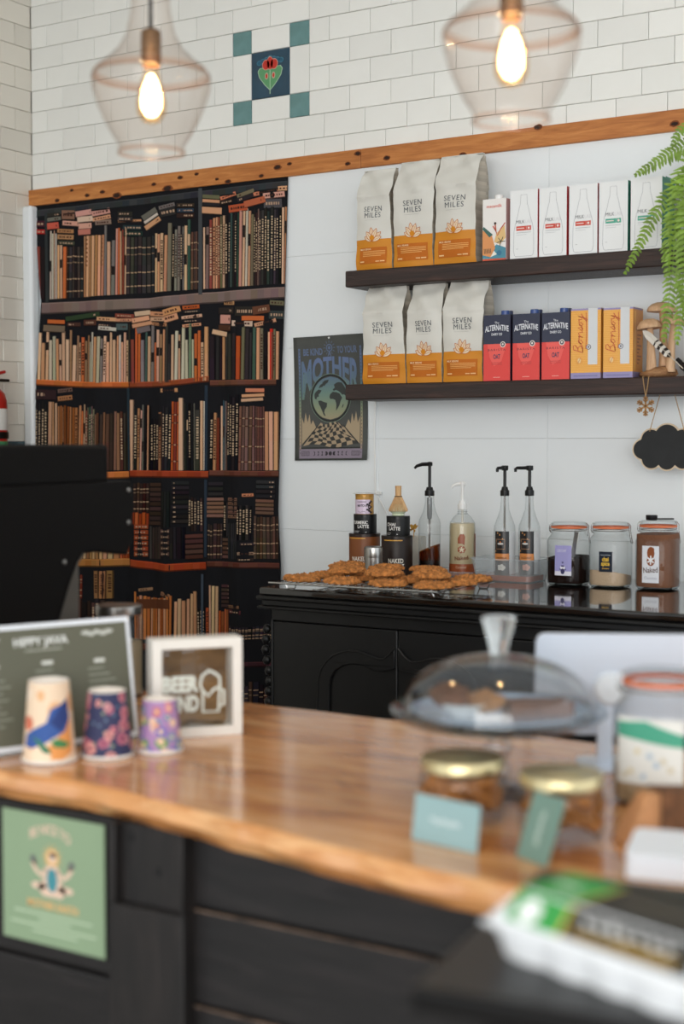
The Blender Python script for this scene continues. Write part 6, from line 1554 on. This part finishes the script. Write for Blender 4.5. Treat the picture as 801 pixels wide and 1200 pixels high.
# ------------------------------------------------------------------ espresso machine
EP = on_y(155, 605, 2.36); EP.z = 0
EA = R_(90 + 13)            # run of the end panel, towards the front
em_dir = Vector((sin(R_(13)) * -1, -cos(R_(13)), 0)); em_dir = Vector((-sin(R_(-13)), -cos(R_(-13)), 0))
EN = Vector((em_dir.y * -1, em_dir.x, 0)); 
if EN.dot(CAM - EP) < 0: EN = -EN
em = thing('espresso_machine', 'big black espresso machine on the counter behind the menu', 'espresso machine', (EP.x, EP.y, ZK))
m_ebk = mat('machine_black', (5, 4, 4), 0.6, spec=0.12); m_eedge = mat('machine_grey_edge', (92, 88, 82), 0.4, metal=0.5)
def ez(px, py): q = on_plane(px, py, EP, EN); return ((q - EP).dot(em_dir), q.z - ZK)
top2 = ez(155, 563); prof = [ez(153, 563), ez(156, 570), ez(156, 632), ez(149, 650), ez(112, 646), ez(98, 648), ez(90, 660), ez(80, 690), ez(66, 738)]
sfoot = prof[-1][0] + 0.05; L_ = 0.56
prof = prof + [(sfoot, 0.06), (sfoot, 0.02), (L_, 0.02), (L_, prof[0][1] - 0.0)]
T = lambda s, z, d: tuple(em_dir * s - EN * d + Vector((0, 0, z)))
MB().prism(prof, 0.0, 0.03, T).build('end_panel', m_ebk, em, bevel=0.003); MB().prism(prof, 0.66, 0.69, T).build('end_panel', m_ebk, em, bevel=0.003)
def slab(name, s0, s1, z0, z1, d0, d1, m, bev=0.004):
    mb = MB(); vs = [T(s, z, d) for z in (z0, z1) for s, d in ((s0, d0), (s1, d0), (s1, d1), (s0, d1))]
    mb.add(vs, [(0, 1, 2, 3), (4, 5, 6, 7), (0, 1, 5, 4), (1, 2, 6, 5), (2, 3, 7, 6), (3, 0, 4, 7)]); return mb.build(name, m, em, bevel=bev)
zt2 = prof[0][1]; zb2 = ez(149, 650)[1]; s1_ = ez(134, 540)[0]; z_top = ez(134, 521)[1]
slab('upper_body', 0.02, L_, zb2 + 0.01, zt2 - 0.006, 0.03, 0.66, m_ebk)
slab('cup_tray_housing', s1_, L_, zt2 - 0.004, z_top, 0.012, 0.68, m_ebk, 0.008)
slab('back_body', ez(93, 700)[0], L_, 0.03, zb2 + 0.02, 0.03, 0.66, m_eedge, 0.004); slab('drip_tray', 0.0, L_ - 0.05, 0.02, 0.09, 0.03, 0.66, m_eedge)
mb = MB(); ed = [prof[i] for i in (5, 6, 7, 8, 9)]
for (a, b) in zip(ed, ed[1:]):
    vs = [T(a[0] - 0.0045, a[1], -0.0012), T(b[0] - 0.0045, b[1], -0.0012), T(b[0] + 0.006 - 0.0045, b[1], -0.0012), T(a[0] + 0.006 - 0.0045, a[1], -0.0012)]
    vs2 = [T(a[0] - 0.0045, a[1], 0.66), T(b[0] - 0.0045, b[1], 0.66)]
    mb.add([vs[0], vs[1], vs2[1], vs2[0]], [(0, 1, 2, 3)]); mb.add(vs, [(0, 1, 2, 3)])
mb.build('splash_panel', m_eedge, em, smooth=0)
MB().prism([ez(*q) for q in ((90, 652), (94, 660), (95, 760), (52, 760), (68, 738), (82, 690))], 0.004, 0.028, T).build('grey_flank', m_eedge, em, smooth=0)
for px, py in ((150, 574), (150, 612), (75, 659)):
    s, z = ez(px, py); c = Vector(T(s, z, 0)); rot = EN.to_track_quat('Z', 'Y').to_matrix().to_4x4()
    MB().lathe([(0.0055, 0), (0.005, 0.003), (0, 0.0038)], 14, M=Matrix.Translation(c) @ rot).build('screw', STEEL, em)
for d in (0.2, 0.48):
    s, z = 0.12, zb2
    MB().lathe([(0.032, 0), (0.034, -0.012), (0.03, -0.04), (0.02, -0.045), (0, -0.045)], 24, M=Matrix.Translation(Vector(T(s, z + 0.005, d)))).build('group_head', STEEL, em)
    a0 = Vector(T(s, z - 0.03, d)); a1 = Vector(T(s - 0.15, z - 0.045, d)); MB().tube([a0, a0.lerp(a1, 0.4), a1], [0.009, 0.011, 0.015], 12).build('portafilter_handle', BLKP, em)
for k, (s, d) in enumerate(((0.12, 0.08), (0.12, 0.6), (L_ - 0.06, 0.08), (L_ - 0.06, 0.6))):
    c = Vector(T(s, 0, d)); MB().lathe([(0, 0), (0.022, 0), (0.02, 0.022), (0, 0.022)], 18, M=Matrix.Translation(c)).build('foot', BLKP, em)
kn = Vector(T(*ez(100, 662), 0.1)); 
MB().lathe([(0, -0.014), (0.012, -0.012), (0.016, 0), (0.012, 0.012), (0, 0.014)], 18, M=Matrix.Translation(Vector(T(ez(101, 662)[0] + 0.0, ez(101, 662)[1], 0.06)))).tube([Vector(T(ez(101, 662)[0], ez(101, 662)[1], 0.06)), Vector(T(ez(101, 662)[0] + 0.1, ez(101, 662)[1], 0.06))], 0.006, 8).build('steam_knob', BLKP, em)
# glass canister behind the menu
jp = on_z(140, 815, ZK); jr = r_of(56, jp); jh = on_plane(124, 708, jp, _fw).z - ZK
jc_ = thing('glass_canister', 'clear glass canister with steel lid between menu and bookshelf print', 'canister', jp)
MB().lathe([(0, 0.002), (jr * 0.95, 0), (jr, 0.006), (jr, jh * 0.82), (jr * 0.9, jh * 0.88), (jr * 0.9, jh * 0.93)], 36).build('glass', GLJ, jc_, smooth=60)
MB().lathe([(jr * 0.94, jh * 0.9), (jr * 0.95, jh * 0.91), (jr * 0.95, jh * 0.99), (jr * 0.9, jh), (0, jh)], 36).build('lid', STEEL, jc_)
MB().lathe([(0, 0.004), (jr * 0.93, 0.006), (jr * 0.94, jh * 0.6), (0, jh * 0.62)], 30).build('sugar', mat('raw_sugar', (150, 132, 104), 0.9, bump=0.4, bscale=300), jc_)
# ------------------------------------------------------------------ glass cake stand with dome
CSp = on_z(583, 930, ZK); CSp.z = ZK
Dc = (CSp - CAM).dot(_fw); kpx = Dc / FPX
zpl = 0.118
GLD = thin_glass('dome_glass', (246, 247, 247), (150, 160, 164), 0.015, 1.95)
m_gsolid = mat('pressed_glass', (238, 244, 246), 0.04, trans=0.92, spec=0.6)
cs = thing('cake_stand', 'glass cake stand on a turned stem in front of the white screen', 'cake stand', CSp)
MB().lathe([(0, 0), (0.062, 0), (0.064, 0.004), (0.04, 0.012), (0.02, 0.018), (0.016, 0.024), (0.021, 0.032), (0.018, 0.042), (0.011, 0.05), (0.019, 0.062), (0.021, 0.07), (0.015, 0.078), (0.013, 0.084), (0.02, 0.094), (0.03, zpl - 0.014), (0, zpl - 0.014)], 36).build('stem', thin_glass('stem_glass', (248, 250, 252), (150, 164, 172), 0.03, 1.8), cs, smooth=60)
RP = 125 * kpx * 1.02
MB().lathe([(0, zpl - 0.014), (0.04, zpl - 0.014), (RP * 0.9, zpl - 0.008), (RP, zpl + 0.004), (RP * 0.99, zpl + 0.008), (RP * 0.9, zpl), (0, zpl - 0.005)], 64).build('plate', thin_glass('plate_glass', (240, 245, 248), (150, 164, 172), 0.03, 1.5), cs, smooth=60)
pl = MB().lathe([(0, 0.0), (RP * 0.5, 0.0), (RP * 0.78, 0.004), (RP * 0.82, 0.010), (RP * 0.80, 0.011), (RP * 0.76, 0.006), (0, 0.003)], 48).build('blue_plate', mat('pale_blue_glaze', (150, 176, 206), 0.2, coat=0.4), None, smooth=60, loc=CSp + Vector((0, 0, zpl - 0.0020)))
tag(pl, 'pale blue plate lying on the glass cake stand', 'plate')
DR = RP * 0.885; DH = on_plane(583, 764, CSp, _fw).z - ZK - zpl - 0.002
dome = thing('cake_dome', 'clear glass cake dome with knob covering cookies and brownie', 'dome', CSp + Vector((0, 0, zpl + 0.0)))
prof = [(DR * 1.0, 0.001), (DR * 1.005, 0.004), (DR * 0.985, 0.008)]
for k in range(1, 15):
    t = k / 14 * pi / 2; prof.append((DR * 0.985 * cos(t) ** 0.9, 0.008 + (DH - 0.008) * sin(t) ** 0.95))
MB().lathe(prof, 72).build('bell', GLD, dome, smooth=80)
KH = on_plane(583, 721, CSp, _fw).z - ZK - zpl
MB().lathe([(0.012, DH - 0.001), (0.013, DH + 0.004), (0.017, DH + (KH - DH) * 0.4), (0.0245, KH - 0.008), (0.026, KH - 0.002), (0.022, KH), (0, KH)], 12).build('knob', m_gsolid, dome, smooth=20)
base = CSp + Vector((0, 0, zpl + 0.0012))
uR = Vector((cos(YAW), sin(YAW), 0)); uF = Vector((-sin(YAW), cos(YAW), 0))
bw = MB().lathe([(0, 0), (0.022, 0), (0.024, 0.004), (0.038, 0.018), (0.041, 0.022), (0.038, 0.022), (0.02, 0.006), (0, 0.005)], 36).build('white_bowl', mat('white_ceramic', (224, 224, 220), 0.2, coat=0.4), None, smooth=60, loc=base + uR * -0.05 + uF * -0.03)
tag(bw, 'small white bowl of dark cookies under the glass dome', 'bowl')
m_dk = mat('dark_cookie', (104, 66, 44), 0.8, var=0.4, scale=60, bump=0.7, bscale=80)
for k, (a, b, c, lb) in enumerate(((-0.072, -0.026, 0.020, 'dark cookie leaning in the white bowl'), (-0.024, -0.036, 0.013, 'pale golden cookie lying in the white bowl'))):
    me = cookie_mesh(20 + k, 0.030 if k == 0 else 0.027); me.materials.clear(); me.materials.append(m_dk if k == 0 else mat('golden_cookie', (150, 106, 64), 0.8, var=0.3, scale=60))
    o = bpy.data.objects.new('small_cookie', me); C.objects.link(o); o.location = base + uR * a + uF * b + Vector((0, 0, c + 0.008)); o.rotation_euler = (0.25, 0.25 - 0.4 * k, k)
    tag(o, lb, 'cookie')
bm = bmesh.new(); bmesh.ops.create_cube(bm, size=1); bmesh.ops.subdivide_edges(bm, edges=bm.edges, cuts=9, use_grid_fill=True)
for v_ in bm.verts:
    nz = noise.noise(v_.co * 7) * 0.05; v_.co = Vector((v_.co.x * 0.092 * (1 + nz), v_.co.y * 0.055 * (1 + nz), (v_.co.z + 0.5) * 0.021 * (1 + (nz * 2 if v_.co.z > 0.4 else 0))))
me = bpy.data.meshes.new('brownie'); bm.to_mesh(me); bm.free(); me.materials.append(mat('brownie_brown', (104, 66, 46), 0.85, var=0.25, scale=40, bump=0.5, bscale=60))
o = bpy.data.objects.new('brownie_slice', me); C.objects.link(o); o.location = base + uR * 0.055 + uF * -0.02; o.rotation_euler = (0, 0, YAW + 0.15)
tag(o, 'slab of brownie on the blue plate under the dome', 'brownie')

# ------------------------------------------------------------------ two squat jars with gold lids and their cards
m_gold = mat('gold_lid', (206, 190, 146), 0.3, metal=0.85)
m_snack = mat('baked_snack', (150, 88, 46), 0.8, var=0.35, scale=40, bump=0.8, bscale=70)
def squat(label, px, py, lb2, seed):
    p = on_z(px, py, ZK); r = r_of(100, p); h = 0.088
    o = thing('squat_jar', label, 'jar', p, 0, 'squat gold lidded jars')
    MB().lathe([(r * 0.8, 0.0005), (r * 0.85, 0), (r * 0.97, 0.006), (r, 0.014), (r, h * 0.66), (r * 0.92, h * 0.76), (r * 0.9, h * 0.8)], 40).build('glass', GLJ, o, smooth=60)
    MB().lathe([(r * 0.955, h * 0.78), (r * 0.975, h * 0.785), (r * 0.975, h * 0.94), (r * 0.94, h * 0.965), (r * 0.88, h * 0.955), (r * 0.5, h * 0.95), (r * 0.46, h * 0.965), (0, h * 0.965)], 40).build('lid', m_gold, o, smooth=50)
    rg = random.Random(seed)
    for k in range(44):
        a = rg.uniform(0, 6.28); q = r * 0.72 * math.sqrt(rg.random()); me = cms[k % 6]
        c = bpy.data.objects.new('snack', me); C.objects.link(c); c.parent = o
        c.scale = (0.36, 0.36, 0.8); c.location = (q * cos(a), q * sin(a), 0.022 + 0.00082 * k); c.rotation_euler = (rg.uniform(-.45, .45), rg.uniform(-.45, .45), rg.uniform(0, 6))
    return p, r
pj1, rj1 = squat('squat gold lidded jar of snacks behind the wide blue card', 541, 958, '', 1)
pj2, rj2 = squat('squat gold lidded jar of snacks behind the upright green card', 657, 980, '', 2)
def card(label, bl, br_, tlp, col, tcol, vert):
    """standing card: foot on the counter, head leaning back onto its jar"""
    A = on_z(bl[0], bl[1], ZK + 0.0008); B = on_z(br_[0], br_[1], ZK + 0.0008)
    e = (B - A); wd = e.length; e.normalize(); nb = Vector((-e.y, e.x, 0)); 
    if nb.dot(CAM - A) > 0: nb = -nb
    t = on_plane(tlp[0], tlp[1], A + nb * 0.012, nb); up = (t - A)
    o = thing('name_card', label, 'card', (0, 0, 0))
    nrm = e.cross(up).normalized()
    if nrm.dot(CAM - A) < 0: nrm = -nrm
    mb = MB(); T4 = Vector(-nrm * 0.0008)
    vs = [A, B, B + up, A + up]; mb.add(vs + [v_ + T4 for v_ in vs], [(0, 1, 2, 3), (7, 6, 5, 4), (0, 4, 5, 1), (1, 5, 6, 2), (2, 6, 7, 3), (3, 7, 4, 0)])
    mb.build('card_sheet', mat('card_%d_%d_%d' % col, col, 0.5), o, smooth=0)
    P = Print(); uh = up.length
    rg = random.Random(3)
    if not vert:
        x = 0.3
        pts = []
        for k in range(26): pts.append((0.27 + k * 0.018, 0.5 + 0.07 * sin(k * 1.9) + 0.02 * sin(k * 0.7)))
        P.line(pts, 0.028, tcol, 1)
    else:
        P.line([(0.5 + 0.10 * sin(k * 1.9), 0.25 + k * 0.02) for k in range(26)], 0.035, tcol, 1)
    P.build('handwriting', o, lambda x, y, d: tuple(A + e * wd * x + up * y + nrm * (d + 0.0004)), PAPER, 0.0003)
card('wide pale blue name card leaning on a squat jar', (482, 983), (558, 1001), (487, 929), (142, 172, 174), (206, 222, 222), False)
card('upright grey green name card leaning on a squat jar', (604, 1003), (640, 1017), (626, 926), (112, 142, 130), (176, 196, 186), True)

# ------------------------------------------------------------------ large clip jar, slice, card reader, screen
pJ = on_z(774, 938, ZK); rJ = r_of(112, pJ) / 1.08; hJ = on_plane(774, 779, pJ, _fw).z - ZK
def lab_big(P, r, h):
    P.rect(-r * 0.9, h * 0.18, r * 0.62, h * 0.66, (222, 222, 216), 0, 10); P.poly([(-r * 0.9, h * 0.52), (r * 0.62, h * 0.46), (r * 0.62, h * 0.55), (-r * 0.2, h * 0.64), (-r * 0.9, h * 0.62)], (76, 160, 132), 1)
    for k in range(8): P.disc(-r * 0.7 + (k * 5 % 8) * r * 0.15, h * (0.24 + 0.03 * (k * 3 % 7)), r * 0.07, ((206, 196, 170), (170, 190, 206), (214, 200, 160))[k % 3], 2, 10, jit=0.2)
clip_jar('clip_jar', 'large clip top jar with green and white label on the counter', 'jar', pJ, rJ, hJ, 0.3, mat('oat_contents', (176, 150, 116), 0.9, var=0.3, scale=60, bump=0.8, bscale=90), None, lab_big, lab_rot=-0.15, sc=1.4, fillshape=0.02)
# wrapped wedge of slice
pz = on_z(762, 986, ZK)
wz = thing('wrapped_slice', 'brown paper wedge of baked slice in front of the large jar', 'baked slice', pz, YAW + 0.35)
mb = MB(); mb.add([(-0.045, -0.02, 0), (0.07, -0.024, 0), (0.07, 0.03, 0), (-0.045, 0.028, 0), (-0.012, -0.012, 0.066), (0.068, -0.014, 0.058), (0.068, 0.02, 0.056), (-0.012, 0.018, 0.064)], [(3, 2, 1, 0), (0, 1, 5, 4), (1, 2, 6, 5), (2, 3, 7, 6), (3, 0, 4, 7), (4, 5, 6, 7)])
mb.build('slice', mat('tan_slice', (186, 132, 88), 0.8, var=0.15, scale=50, bump=0.4, bscale=80), wz, bevel=0.006, seg=3)
mb = MB(); mb.add([(0.0, -0.0235, 0.006), (0.0705, -0.026, 0.006), (0.0705, -0.016, 0.0595), (0.006, -0.0135, 0.066), (0.0705, 0.022, 0.0595), (0.006, 0.02, 0.066)], [(0, 1, 2, 3), (3, 2, 4, 5)])
o = mb.build('seeded_topping', mat('seed_topping', (110, 72, 44), 0.85, var=0.5, scale=90, bump=0.9, bscale=120), wz, smooth=0); s_ = o.modifiers.new('s', 'SOLIDIFY'); s_.thickness = 0.003; s_.offset = 1
# square white card reader
pr = on_z(780, 1022, ZK)
cr = thing('card_reader', 'small white square card reader on the counter edge', 'card reader', pr, YAW - 0.35)
mb = MB(); a = 0.043; mb.prism(rr_(a, a, 0.011), 0.0, 0.024, lambda x, y, d: (x, y, d + (0.006 + 0.010 * (y + a) / (2 * a)) * (d > 0.01)))
mb.build('body', mat('reader_white', (226, 230, 236), 0.35), cr, bevel=0.003, seg=3)
# point of sale screen seen from behind
ps0 = on_z(709, 903, ZK)
pos = thing('sale_screen', 'white point of sale screen with rounded corner seen from behind', 'screen', (ps0.x, ps0.y, ZK), YAW - 0.06)
m_pos = mat('pos_white', (206, 214, 226), 0.35)
D0 = (ps0 - CAM).dot(_fw); kk = D0 / FPX
x0 = (627 - 709) * kk; zt = on_plane(640, 741, ps0, _fw).z - ZK; zb = zt - 0.165; x1 = x0 + 0.29
poly = [(x0 + 0.018 + p[0] + (x1 - x0) / 2 - 0.018, (zt + zb) / 2 + p[1]) for p in rr_((x1 - x0) / 2, (zt - zb) / 2, 0.014)]
tl2 = 0.25
MB().prism(poly, 0.0, 0.012, lambda x, y, d: (x, d - 0.012 + 0.02 - (y - zb) * tl2 + 0.02, y)).build('panel', m_pos, pos, bevel=0.003, seg=3)
MB().prism(rr_(0.0125, 0.006, 0.005), 0.006, zb + 0.06, lambda x, y, d: (x, y + 0.012, d)).build('leg', m_pos, pos)
MB().prism(rr_(0.06, 0.055, 0.02), 0.0, 0.006, lambda x, y, d: (x + 0.02, y + 0.03, d)).build('foot', m_pos, pos, bevel=0.002)
cz = on_plane(715, 806, ps0, _fw).z - ZK
MB().lathe([(0.0265, 0), (0.0265, 0.006), (0.022, 0.012), (0, 0.013)], 32, M=Matrix.Translation((0.008, 0.028 - (cz - zb) * tl2, cz)) @ Matrix.Rotation(pi / 2, 4, 'X')).build('round_mount', mat('pos_grey_white', (214, 218, 222), 0.3), pos)

# ------------------------------------------------------------------ black table with the egg carton
ZB_ = 0.98
t0 = on_z(480, 1155, ZB_)
tang = R_(7.6)
tbk = thing('side_table', 'narrow black table in front of the counter under the egg carton', 'table', (t0.x, t0.y, 0), tang)
m_tb = mat('black_table', (9, 8, 8), 0.3, spec=0.3, var=0.1)
MB().box(0, 1.1, 0, 0.36, ZB_ - 0.022, ZB_).build('top', m_tb, tbk, bevel=0.004, seg=3)
MB().box(0.05, 1.05, 0.04, 0.32, ZB_ - 0.08, ZB_ - 0.0225).build('apron', m_tb, tbk)
for x, y in ((0.06, 0.05), (0.06, 0.31), (1.04, 0.05), (1.04, 0.31)): MB().box(x - 0.02, x + 0.02, y - 0.02, y + 0.02, 0, ZB_ - 0.0805).build('leg', m_tb, tbk, bevel=0.002)
g0 = on_z(568, 1119, ZB_)
la = (uR * 0.64 - uF * 0.77).normalized(); sa = Vector((-la.y, la.x, 0))
if sa.dot(uR) < 0: sa = -sa
ga = math.atan2(la.y, la.x)
eg = thing('egg_carton', 'white pulp egg carton with green and black printed lid on the black table', 'egg carton', (g0.x, g0.y, ZB_), ga)
m_pulp = mat('white_pulp', (224, 226, 228), 0.9, bump=0.4, bscale=150)
EL, EW, EHb, EH = 0.30, 0.108, 0.031, 0.060
# base: six scalloped cups each side
mb = MB(); N = 72; lv = [(0.0, 0.80, 0.9), (0.012, 0.86, 1.0), (0.026, 0.94, 0.6), (EHb - 0.004, 1.0, 0.0), (EHb - 0.003, 1.05, 0.0), (EHb, 1.05, 0.0)]
vs = []
def ring(sc, sca):
    pts = []
    def cup_off(t, n): return 0.0065 * sca * (abs(sin(pi * t * n)) - 0.8)
    for k in range(60): t = k / 60; pts.append((EL * t, -cup_off(t, 6), 0))
    for k in range(20): t = k / 20; pts.append((EL + cup_off(t, 2), EW * t, 1))
    for k in range(60): t = k / 60; pts.append((EL * (1 - t), EW + cup_off(t, 6), 2))
    for k in range(20): t = k / 20; pts.append((-cup_off(t, 2), EW * (1 - t), 3))
    ix, iy = (1 - sc) * 0.5 * EW, (1 - sc) * 0.5 * EW
    out = []
    for x, y, _ in pts: out.append((EL / 2 + (x - EL / 2) * (EL / 2 - ix) / (EL / 2), EW / 2 + (y - EW / 2) * (EW / 2 - iy) / (EW / 2)))
    return out
for z, sc, sca in lv: vs += [(x, y, z) for x, y in ring(sc, sca)]
n = 160; fs = [tuple(range(n - 1, -1, -1))]
for i in range(len(lv) - 1):
    for k in range(n): k2 = (k + 1) % n; fs.append((i * n + k, i * n + k2, (i + 1) * n + k2, (i + 1) * n + k))
fs.append(tuple((len(lv) - 1) * n + k for k in range(n)))
mb.add(vs, fs); mb.build('base', m_pulp, eg, smooth=50)
mb = MB(); lid = [(EHb + 0.0003, 1.03, 0.014), (EHb + 0.006, 1.0, 0.014), (EH - 0.001, 0.615, 0.012), (EH, 0.60, 0.012)]
vs = []
def lring(sc, r):
    d = (1 - sc) * 0.5 * EW; return [(EL / 2 + x, EW / 2 + y) for x, y in rr_(EL / 2 - d, EW / 2 - d, r, 6)]
for z, sc, r in lid: vs += [(x, y, z) for x, y in lring(sc, r)]
n = 24; fs = []
for i in range(len(lid) - 1):
    for k in range(n): k2 = (k + 1) % n; fs.append((i * n + k, i * n + k2, (i + 1) * n + k2, (i + 1) * n + k))
fs.append(tuple((len(lid) - 1) * n + k for k in range(n))); fs.append(tuple(range(n - 1, -1, -1)))
mb.add(vs, fs); mb.build('lid', m_pulp, eg, smooth=40)
# printed lid: front slope (y near 0) and top
dA, dB = 0.0, 0.5 * 0.385 * EW
def slope(x, y, d):     # y 0..1 up the front slope, 1..2 across the top
    if y <= 1: return (x, 0.0 + dB * y - d * 0.95, EHb + 0.006 + (EH - 0.007 - EHb) * y + d * 0.35)
    f = y - 1; return (x, EW * (0.2 + 0.6 * f), EH + d)
GR, BKc, GD = (58, 148, 72), (44, 42, 38), (150, 120, 56)
P = Print()
xe = 0.022; xg = xe + 0.062; xk = EL - 0.055
P.rect(xe, 0.03, xg, 0.98, GR, 0); P.rect(xg - 0.004, 0.03, xg, 0.98, (190, 170, 70), 1); P.rect(xg, 0.03, xk, 0.98, BKc, 0)
P.disc(xe + 0.022, 0.45, 0.012, (232, 234, 232), 2, 18, 0.38)
P.disc(xk - 0.02, 0.42, 0.0145, (232, 234, 232), 2, 18, 0.40)
P.line([(xg + 0.012 + k * 0.0045, 0.62 + 0.16 * sin(k * 2.1) + (0.1 if k % 7 == 0 else 0)) for k in range(22)], 0.0055, (206, 206, 204), 2)
P.rect(xg + 0.008, 0.16, xk - 0.05, 0.32, GD, 2); P.rect(xg + 0.05, 0.36, xk - 0.045, 0.44, GD, 2)
P.build('lid_print', eg, slope, PAPER, 0.0004)
P = Print()
P.rect(xe, 1.001, xg, 2.0, GR, 0); P.rect(xg - 0.004, 1.001, xg, 2.0, (190, 170, 70), 1); P.rect(xg, 1.001, xk, 2.0, BKc, 0)
P.rect(xe + 0.012, 1.4, xe + 0.04, 1.55, (190, 214, 190), 1); P.rect(xg + 0.02, 1.55, xk - 0.05, 1.62, (120, 112, 96), 1); P.rect(xk - 0.045, 1.3, xk - 0.01, 1.7, (112, 90, 50), 1)
P.build('lid_top_print', eg, slope, PAPER, 0.0004)

# ------------------------------------------------------------------ pendant lamps
GLP = thin_glass('pendant_glass', (254, 251, 249), (226, 212, 204), 0.02, 1.4)
m_brass = mat('aged_bronze', (120, 92, 66), 0.35, metal=0.8)
m_bulb = emit('bulb_glow', (255, 206, 140), 26.0)
ROSE = thin_glass('rose_rim_glass', (251, 234, 224), (238, 208, 190), 0.03, 1.5)
def pendant(label, px, py_sh, Y):
    """py_sh: photo row of the shoulder (widest ring)"""
    p = on_y(px, py_sh, Y); r = 0.1
    o = thing('pendant_lamp', label, 'pendant lamp', (p.x, p.y, p.z), 0, 'clear glass pendant lamps')
    prof = [(0.030, 0.17), (0.031, 0.13), (0.034, 0.10), (0.041, 0.065), (0.056, 0.038), (0.078, 0.018), (0.093, 0.006), (0.0995, -0.004), (0.1005, -0.014), (0.098, -0.03), (0.09, -0.055), (0.078, -0.082), (0.066, -0.104), (0.0585, -0.115), (0.055, -0.120), (0.0555, -0.132)]
    MB().lathe(prof, 64).build('glass_shade', GLP, o, smooth=80)
    MB().lathe([(0.0555, -0.129), (0.057, -0.131), (0.0572, -0.134), (0.0545, -0.135), (0.054, -0.131)], 64).build('bottom_rim', ROSE, o, smooth=80)
    MB().lathe([(0.0935, 0.0055), (0.0985, -0.001), (0.1003, -0.007), (0.0985, -0.007), (0.096, -0.001)], 64).build('shoulder_ring', ROSE, o, smooth=80)
    MB().lathe([(0.0, 0.075), (0.008, 0.075), (0.016, 0.07), (0.017, 0.066), (0.017, 0.02), (0.015, 0.012), (0.0, 0.012)], 28).build('socket', m_brass, o)
    MB().lathe([(0, 0.012), (0.012, 0.012), (0.013, 0.004), (0.02, -0.025), (0.0255, -0.05), (0.024, -0.066), (0.015, -0.08), (0, -0.085)], 28).build('bulb_glass', thin_glass('bulb_glass', (255, 240, 214), (255, 226, 190)), o, smooth=60)
    MB().lathe([(0, -0.0), (0.006, -0.004), (0.0135, -0.022), (0.0175, -0.044), (0.0165, -0.058), (0.009, -0.07), (0, -0.073)], 20).build('glowing_core', emit('warm_bulb', (255, 214, 150), 14.0), o, smooth=60)
    MB().lathe([(0.031, 0.165), (0.032, 0.172), (0.012, 0.19), (0.004, 0.2)], 28).build('top_cap', m_brass, o)
    MB().tube([(0, 0, 0.07), (0, 0, 3.39 - p.z)], 0.0035, 8).build('cord', BLKP, o)
    MB().lathe([(0.045, 3.4 - p.z - 0.001), (0.045, 3.4 - p.z - 0.02), (0.03, 3.4 - p.z - 0.028), (0, 3.4 - p.z - 0.028)], 28).build('ceiling_rose', m_brass, o)
    l = bpy.data.lights.new('bulb_light', 'POINT'); l.energy = 6; l.color = (1.0, 0.78, 0.5); l.shadow_soft_size = 0.02
    lo = bpy.data.objects.new('bulb_light', l); C.objects.link(lo); lo.parent = o; lo.location = (0, 0, -0.03)
    return o
pendant('clear glass pendant lamp hanging before the tiled wall over the bookshelf print', 177, 86, 1.95)
pendant('clear glass pendant lamp hanging above the shelves of coffee and milk', 599, 33, 1.95)

# ------------------------------------------------------------------ fire extinguisher on the side wall
xp = on_x(0, 480, XL + 0.075)
fx = thing('fire_extinguisher', 'red fire extinguisher hung on the tiled side wall', 'fire extinguisher', (XL + 0.075, xp.y - 0.045, on_x(0, 530, XL + 0.075).z - 0.25))
zt = on_x(4, 452, XL + 0.075).z - fx.location.z
m_red = mat('extinguisher_red', (170, 28, 24), 0.3, coat=0.5)
MB().lathe([(0, 0), (0.052, 0), (0.058, 0.008), (0.058, zt - 0.06), (0.05, zt - 0.03), (0.028, zt - 0.008), (0.02, zt)], 36).build('cylinder', m_red, fx, smooth=60)
MB().lathe([(0.0585, zt - 0.16), (0.0588, zt - 0.159), (0.0588, zt - 0.085), (0.0585, zt - 0.084)], 36).build('white_label', mat('label_white', (222, 220, 214), 0.5), fx)
MB().lathe([(0.0585, zt - 0.25), (0.0588, zt - 0.249), (0.0588, zt - 0.20), (0.0585, zt - 0.199)], 36).build('green_label', mat('label_green', (60, 130, 84), 0.5), fx)
MB().lathe([(0.0605, zt - 0.19), (0.0615, zt - 0.188), (0.0615, zt - 0.168), (0.0605, zt - 0.166)], 36).box(-0.012, 0.012, 0.055, 0.075, zt - 0.19, zt - 0.166).build('strap', BLKP, fx)
MB().lathe([(0.021, zt - 0.004), (0.021, zt + 0.02), (0.014, zt + 0.026), (0, zt + 0.026)], 20).build('valve', m_brass, fx)
MB().box(-0.01, 0.01, -0.02, 0.085, zt + 0.014, zt + 0.024, M=Matrix.Translation((0, 0, zt * 0.0)) @ Matrix.Rotation(0, 4, 'X')).build('lever', BLKP, fx, bevel=0.002)
MB().tube([(0, 0.0, zt + 0.026), (0, 0.03, zt + 0.04), (0, 0.07, zt + 0.05)], 0.006, 8).build('handle', m_red, fx)
MB().box(-0.074, -0.05, -0.03, 0.03, zt - 0.2, zt - 0.15).build('wall_bracket', BLKP, fx)
